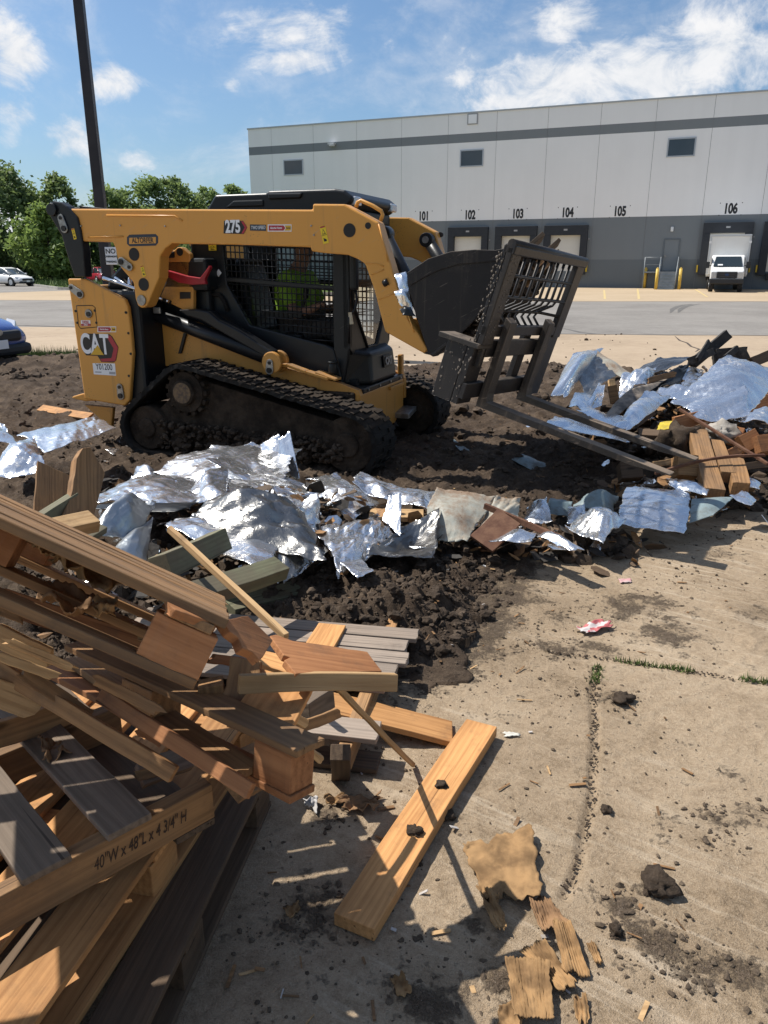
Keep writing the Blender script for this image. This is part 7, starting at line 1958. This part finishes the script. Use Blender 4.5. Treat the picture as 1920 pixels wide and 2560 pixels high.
foil('small foil scrap on the soil left of the fork tines', [Z('D', 180, 648, .06), Z('D', 230, 640, .08), Z('D', 290, 675, .06), Z('D', 250, 690, .05)], FOIL, 57, .012, .0, n=12)
# right heap
foil('big bright foil sheet tented at the right edge of the photo', [D_(1160, 480, 6.3), D_(1420, 250, 7.0), D_(1680, 330, 7.0), D_(1500, 570, 6.1)], FOIL, 61, .03, .10, grow=1.32)
foil('steep front face of the tented foil sheet at the right edge', [D_(1240, 590, 5.95), D_(1190, 500, 6.2), D_(1480, 440, 6.3), D_(1510, 560, 6.0)], FOIL, 62, .035, .03, grow=1.32)
foil('foil sheet sliding down beside the fork tines', [D_(740, 650, 5.7), D_(900, 460, 6.4), D_(1030, 480, 6.5), D_(830, 650, 5.7)], FOIL, 63, .03, .05, n=34, grow=1.32)
foil('flat foil sheet on the soil under the fork tines', [D_(430, 660, 5.9), D_(470, 610, 6.2), D_(750, 690, 5.85), D_(750, 735, 5.6)], FOIL, 64, .012, .01, n=26, grow=1.32)
foil('small foil sheet left of the flat one under the tines', [D_(325, 630, 6.0), D_(370, 590, 6.25), D_(470, 605, 6.2), D_(440, 655, 5.95)], FOIL, 65, .02, .02, n=18, grow=1.32)
foil('foil strip between the tines and the heap', [D_(530, 570, 6.2), D_(560, 555, 6.3), D_(760, 590, 6.2), D_(750, 660, 5.8)], FOIL, 66, .02, .02, n=22, grow=1.32)
foil('foil sheet hooked over at the far left of the right heap', [D_(370, 425, 7.2), D_(470, 230, 8.0), D_(620, 200, 8.2), D_(450, 420, 7.3)], FOIL, 67, .02, .14, n=30, grow=1.32)
foil('dull sheet hanging inside the hooked-over foil', [D_(520, 330, 7.7), D_(600, 240, 8.0), D_(730, 320, 7.9), D_(570, 450, 7.2)], FOILB, 68, .04, .04, n=26, grow=1.32)
foil('pale speckled board edge above the dull hanging sheet', [D_(570, 230, 8.1), D_(620, 205, 8.2), D_(800, 310, 7.9), D_(760, 330, 7.8)], PALEM, 69, .02, .02, n=20, name='rusty_sheet', cat='sheet metal', group='bent sheet metal pieces', grow=1.32)
foil('pointed foil at the foot of the hooked-over sheet', [D_(465, 520, 6.6), D_(490, 465, 6.9), D_(580, 480, 6.9), D_(560, 560, 6.4)], FOIL, 70, .03, .03, n=20, grow=1.32)
foil('upright foil leaf right of the pointed foil', [D_(545, 550, 6.5), D_(620, 420, 7.0), D_(655, 410, 7.0), D_(640, 500, 6.7)], FOIL, 71, .03, .02, n=20, grow=1.32)
foil('crumpled foil clump in the middle of the right heap', [D_(760, 450, 7.1), D_(790, 350, 7.5), D_(950, 320, 7.6), D_(920, 400, 7.2)], FOILD, 72, .07, .05, n=30, grow=1.32)
foil('foil sheet under the dark slab in the right heap', [D_(980, 460, 6.8), D_(1080, 390, 7.2), D_(1210, 380, 7.2), D_(1150, 480, 6.7)], FOIL, 73, .04, .04, n=26, grow=1.32)
foil('foil peeking above the tented sheet', [D_(1130, 350, 7.4), D_(1150, 295, 7.6), D_(1250, 310, 7.6), D_(1220, 370, 7.3)], FOIL, 74, .03, .02, n=18, grow=1.32)
foil('long dirty sheet at the back of the right heap', [D_(840, 330, 7.8), D_(1000, 240, 8.3), D_(1200, 225, 8.4), D_(1040, 290, 7.9)], FOILB, 75, .03, .04, n=28, grow=1.32)
foil('long soiled membrane lying diagonally across the right heap', [D_(640, 590, 6.3), D_(830, 430, 6.8), D_(1080, 340, 7.3), D_(730, 590, 6.2)], simple('soiled_membrane', (.33, .27, .21), (.1, .085, .07), 8, .7, bs=.5, bscale=30), 76, .03, .05, n=34, name='roof_membrane', cat='membrane')
foil('black membrane folded above the diagonal one', [D_(820, 450, 6.9), D_(1000, 350, 7.4), D_(1150, 300, 7.6), D_(1080, 400, 7.1)], BLKP, 77, .05, .06, n=26, name='roof_membrane', cat='membrane', grow=1.32)
foil('grey foil at the right edge below the tented sheet', [D_(1540, 620, 5.8), D_(1600, 550, 6.1), D_(1720, 540, 6.2), D_(1700, 640, 5.8)], FOILD, 78, .05, .03, n=20, grow=1.32)
foil('yellow plastic sheet peeking out under the board at the right', [D_(975, 665, 5.75), D_(1000, 625, 5.95), D_(1110, 615, 5.95), D_(1080, 655, 5.75)], simple('yellow_plastic', (.6, .45, .02), (.4, .3, .03), 9, .4), 79, .02, .0, n=14, name='plastic_sheet', cat='plastic sheet', group=None)
foil('foil flake wedged between the lift arm and the bucket', [Yd('S', 800, 1050, 5.1), Yd('S', 965, 1020, 5.12), Yd('S', 1010, 1330, 5.02), Yd('S', 880, 1260, 5.0)], FOIL, 80, .02, .03, n=20)
foil('crumpled foil knot hanging off the bucket back', [Yd('S', 800, 1310, 5.0), Yd('S', 1000, 1240, 5.02), Yd('S', 1060, 1500, 4.95), Yd('S', 900, 1480, 4.93)], FOIL, 81, .035, .06, n=22)
foil('black plastic rag below the foil knot on the bucket', [Yd('S', 870, 1470, 4.93), Yd('S', 1000, 1400, 4.94), Yd('S', 1090, 1580, 4.9), Yd('S', 920, 1570, 4.88)], BLKP, 82, .03, .03, n=16, name='plastic_rag', cat='plastic rag', group=None)
# timbers in the right heap
def rb(label, a, b, W, T, mt, side=(0, 0, 1), name='timber', cat='timber', rag=0.0): return board(name, label, a, b, W, T, mt, cat, Vector(side), 'timbers in the right heap', rag)
CHARRED = simple('charred_wood', (.014, .012, .011), (.04, .033, .027), 12, .8, bs=.6)
rb('thick sawn timber pointing at the camera, in front of the right heap', D_(1225, 690, 5.6), D_(1330, 1060, 4.75), .13, .075, W_OLD, (1, 0, 0))
rb('orange sawn block lying left of the thick timber', D_(1090, 895, 5.1), D_(1215, 905, 5.1), .15, .12, W_OLD, (0, .5, .8))
rb('rotten orange timber end right of the thick timber', D_(1450, 870, 5.2), D_(1490, 1030, 4.8), .11, .09, W_OLD, (1, 0, 0), rag=.02)
rb('brown timber between the thick one and the rotten end', D_(1340, 760, 5.5), D_(1410, 960, 4.95), .09, .08, W_AGED, (1, 0, 0))
rb('long brown board under the tented foil sheet', D_(1085, 640, 5.85), D_(1680, 490, 6.6), .12, .03, W_RED, (0, .2, 1))
rb('brown box timber at the right edge, upper left one of three', D_(1420, 700, 5.75), D_(1500, 720, 5.7), .13, .10, W_RED, (0, .5, .8))
rb('brown box timber at the right edge, middle one of three', D_(1480, 770, 5.6), D_(1580, 720, 5.65), .13, .12, W_RED, (0, .5, .8))
rb('brown box timber at the right edge, cut by the photo border', D_(1570, 770, 5.55), D_(1690, 760, 5.6), .13, .12, W_RED, (0, .5, .8))
rb('charred beam end rising at the top of the right heap', D_(1190, 275, 7.7), D_(1415, 85, 7.9), .10, .045, CHARRED, (0, .3, 1), rag=.04)
rb('black charred chunk right of the beam end', D_(1330, 230, 7.8), D_(1530, 215, 7.8), .16, .10, CHARRED, (0, .3, 1), rag=.03)
rb('dark plank under the yellow plastic sheet', D_(870, 690, 5.75), D_(1080, 700, 5.7), .10, .03, W_DARK, (0, 1, .3))
rb('small upright tan offcut in the right heap', D_(715, 430, 6.9), D_(703, 365, 6.95), .06, .03, W_TAN, (1, .2, 0))
rb('rusty brown square offcut below the upright one', D_(690, 460, 6.6), D_(745, 450, 6.6), .16, .03, W_AGED, (0, .3, 1))
rb('dark timber lump in the shade left of the orange block', D_(750, 930, 5.2), D_(880, 920, 5.2), .12, .11, W_DARK, (0, .5, .8))
board('rusty_rod', 'long thin rusty rod slanting across the right heap', D_(1120, 545, 5.85), D_(1659, 880, 5.1), .022, .022, RUST, 'rod', Vector((0, 0, 1)), 'rusty rods in the right heap', bevel=.008)
board('rusty_rod', 'curved rusty rod lying low across the thick timber', D_(970, 938, 5.0), D_(1640, 825, 5.1), .02, .02, RUST, 'rod', Vector((0, 0, 1)), 'rusty rods in the right heap', bow=-.06, bevel=.008)
# loose concrete lumps and soil filling the heaps
def lump(label, c, x, y, yy, r, mat, seed, name='concrete_lump', cat='concrete lump'):
    q = Yd(c, x, y, yy); mb = MB(); clod_mesh(mb, (0, 0, 0), r, random.Random(seed), 3, .8)
    tag(mb.build(name, mat, None, world=Matrix.Translation(q)), label, cat)
lump('pale concrete lump right of the rusty rod in the right heap', 'D', 1370, 690, 5.75, .10, simple('broken_concrete', (.36, .33, .29), (.2, .17, .14), 12, .9, bs=.6), 3)
lump('dark soil-covered lump behind the thick timber', 'D', 1120, 740, 5.6, .16, CRUMB, 4, 'soil_lump', 'soil lump')
def heapfill():
    """soil and fragments that fill the inside of the debris heaps"""
    rr = random.Random(31); mb = MB()
    for cx, cy, sx, sy, h, k in ((-.6, 4.15, .75, .5, .16, 420), (-1.15, 3.5, .35, .4, .12, 160), (2.9, 6.5, .8, .55, .28, 420), (2.3, 7.2, .6, .5, .3, 260), (3.2, 7.6, .8, .4, .45, 260), (1.05, 4.25, .35, .2, .06, 160), (2.6, 5.3, .5, .3, .10, 160)):
        for _ in range(k):
            x, y = cx + rr.gauss(0, sx * .5), cy + rr.gauss(0, sy * .5); d = ((x - cx) / sx) ** 2 + ((y - cy) / sy) ** 2
            z = h * max(0, 1 - d) * rr.uniform(.3, 1.0) + .02; clod_mesh(mb, (x, y, z), rr.uniform(.015, .075), rr, 1)
    tag(mb.build('heap_soil', CRUMB), 'dark soil filling the gaps inside the debris heaps', 'soil', None, 'stuff')
heapfill()

# thin splintered slats caught all through the pile
rs = random.Random(91)
SL = ['upper', 'lower']
for i, (c, x0, y0, d0, x1, y1, d1, lab) in enumerate([
    ('E', 60, 900, 1.62, 520, 1090, 1.66, 'thin split slat under the middle block of the broken pallet side'),
    ('E', 700, 1180, 1.72, 1180, 1420, 1.70, 'thin slat crossing behind the broken pallet side at its middle'),
    ('E', 820, 920, 1.80, 1200, 1035, 1.84, 'bright splinter lying inside the tilted pallet near its right block'),
    ('E', 1040, 860, 1.8, 1370, 980, 1.82, 'long thin splinter below the top deck of the tilted pallet'),
    ('E', 1190, 1530, 1.9, 1370, 1620, 1.9, 'short bright slat below the broken pallet side, above the handwriting'),
    ('E', 1040, 1560, 1.9, 1170, 1630, 1.9, 'shorter bright slat left of the one above the handwriting'),
    ('E', 180, 1120, 1.7, 640, 1450, 1.74, 'dark slat beneath the rounded-end board'),
    ('E', -30, 1000, 1.6, 420, 1160, 1.64, 'dark brown slat just above the chewed board end'),
    ('E', -30, 640, 1.58, 190, 725, 1.6, 'pale split slat poking in at the left edge inside the tilted pallet'),
    ('H', 200, 600, 1.75, 430, 720, 1.72, 'brown slat between the tilted pallet and the broken pallet end'),
    ('H', 250, 380, 1.9, 480, 420, 2.0, 'slat end under the torn red-brown board'),
    ('H', 640, 720, 2.0, 860, 640, 2.15, 'thin slat lying on the front of the flat grey pallet'),
    ('H', 470, 560, 1.8, 700, 690, 1.9, 'split slat behind the sloping brown board'),
    ('G', 820, 90, 1.86, 970, 50, 1.92, 'short grey offcut lying behind the handwritten stringer')]):
    board('splintered_slat', lab, Pd(c, x0, y0, d0), Pd(c, x1, y1, d1), rs.uniform(.018, .034), rs.uniform(.007, .013), rs.choice([W_AGED, W_TAN, W_RED, W_AGED]), 'slat', Vector((rs.uniform(-.3, .3), .5, .8)), 'splintered slats in the wood pile', .014)

def scraps():
    """torn brown scraps, bark and black flakes mixed all through the debris"""
    rr = random.Random(63); mb = MB()
    for cx, cy, sx, sy, h, k in ((-.55, 4.2, .9, .6, .34, 420), (-1.2, 3.5, .5, .5, .2, 200), (.75, 4.2, .7, .25, .12, 220), (2.8, 6.6, 1.0, .8, .42, 420), (2.2, 5.2, .7, .4, .15, 160), (3.2, 7.6, .9, .5, .6, 260), (-1.9, 5.0, .5, .5, .15, 90)):
        for _ in range(k):
            x, y = cx + rr.gauss(0, sx * .5), cy + rr.gauss(0, sy * .5); d = ((x - cx) / sx) ** 2 + ((y - cy) / sy) ** 2
            z = .02 + h * max(0, 1 - d * .6) * rr.uniform(.35, 1.05); L = rr.uniform(.015, .085); w = L * rr.uniform(.2, .8)
            m = Matrix.Rotation(rr.uniform(0, 6.3), 3, 'Z') @ Matrix.Rotation(rr.gauss(0, .5), 3, 'X') @ Matrix.Rotation(rr.gauss(0, .5), 3, 'Y')
            n = 6; R = [rr.uniform(.55, 1.1) for _ in range(n)]; t_ = .0022
            P = [m @ Vector((cos(2 * pi * q / n) * L * R[q], sin(2 * pi * q / n) * w * R[q], rr.gauss(0, .004))) + Vector((x, y, z)) for q in range(n)]
            up_ = m @ Vector((0, 0, t_)); mb.cur = rr.choice([0, 0, 1, 1, 2, 3, 3])
            mb.add(P + [p + up_ for p in P], [tuple(range(n))[::-1], tuple(range(n, 2 * n))] + [(q, (q + 1) % n, (q + 1) % n + n, q + n) for q in range(n)])
    tag(mb.build('debris_scraps', [W_AGED, W_DARK, FOILD, bpy.data.materials['charred_wood']]), 'torn brown, black and silver scraps mixed through the debris heaps', 'scraps', None, 'stuff')
scraps()

for i, (x0, y0, d0, x1, y1, d1, w, t_, lab) in enumerate([(1180, 250, 7.5, 1330, 190, 7.7, .07, .02, 'broken dark slat just left of the charred beam end'), (1230, 240, 7.5, 1300, 130, 7.8, .05, .02, 'short charred splinter standing against the charred beam end'),
    (1400, 230, 7.6, 1470, 170, 7.8, .06, .03, 'charred fragment right of the charred beam end'), (1560, 260, 7.4, 1700, 200, 7.6, .10, .03, 'dark ragged board at the top right edge of the heap'),
    (930, 370, 7.0, 1090, 330, 7.2, .05, .02, 'thin brown slat lying on the crumpled foil clump'), (850, 640, 5.9, 960, 560, 6.2, .05, .02, 'dark slat under the sliding foil sheet'),
    (1150, 690, 5.6, 1290, 640, 5.9, .05, .02, 'brown slat end above the thick timber'), (1380, 840, 5.3, 1480, 790, 5.4, .07, .02, 'cracked brown offcut between the box timbers and the thick timber'),
    (1500, 900, 5.1, 1640, 880, 5.2, .05, .02, 'dark flat offcut right of the rotten timber end'), (960, 880, 5.2, 1080, 860, 5.3, .04, .015, 'yellowish splinter on the soil by the tine tips')]):
    board('broken_plank', lab, D_(x0, y0, d0), D_(x1, y1, d1), w, t_, [CHARRED, CHARRED, CHARRED, W_DARK, W_AGED, W_DARK, W_AGED, W_RED, W_DARK, W_TAN][i], 'plank', Vector((0, .5, .8)), 'broken planks in the right heap', .02)
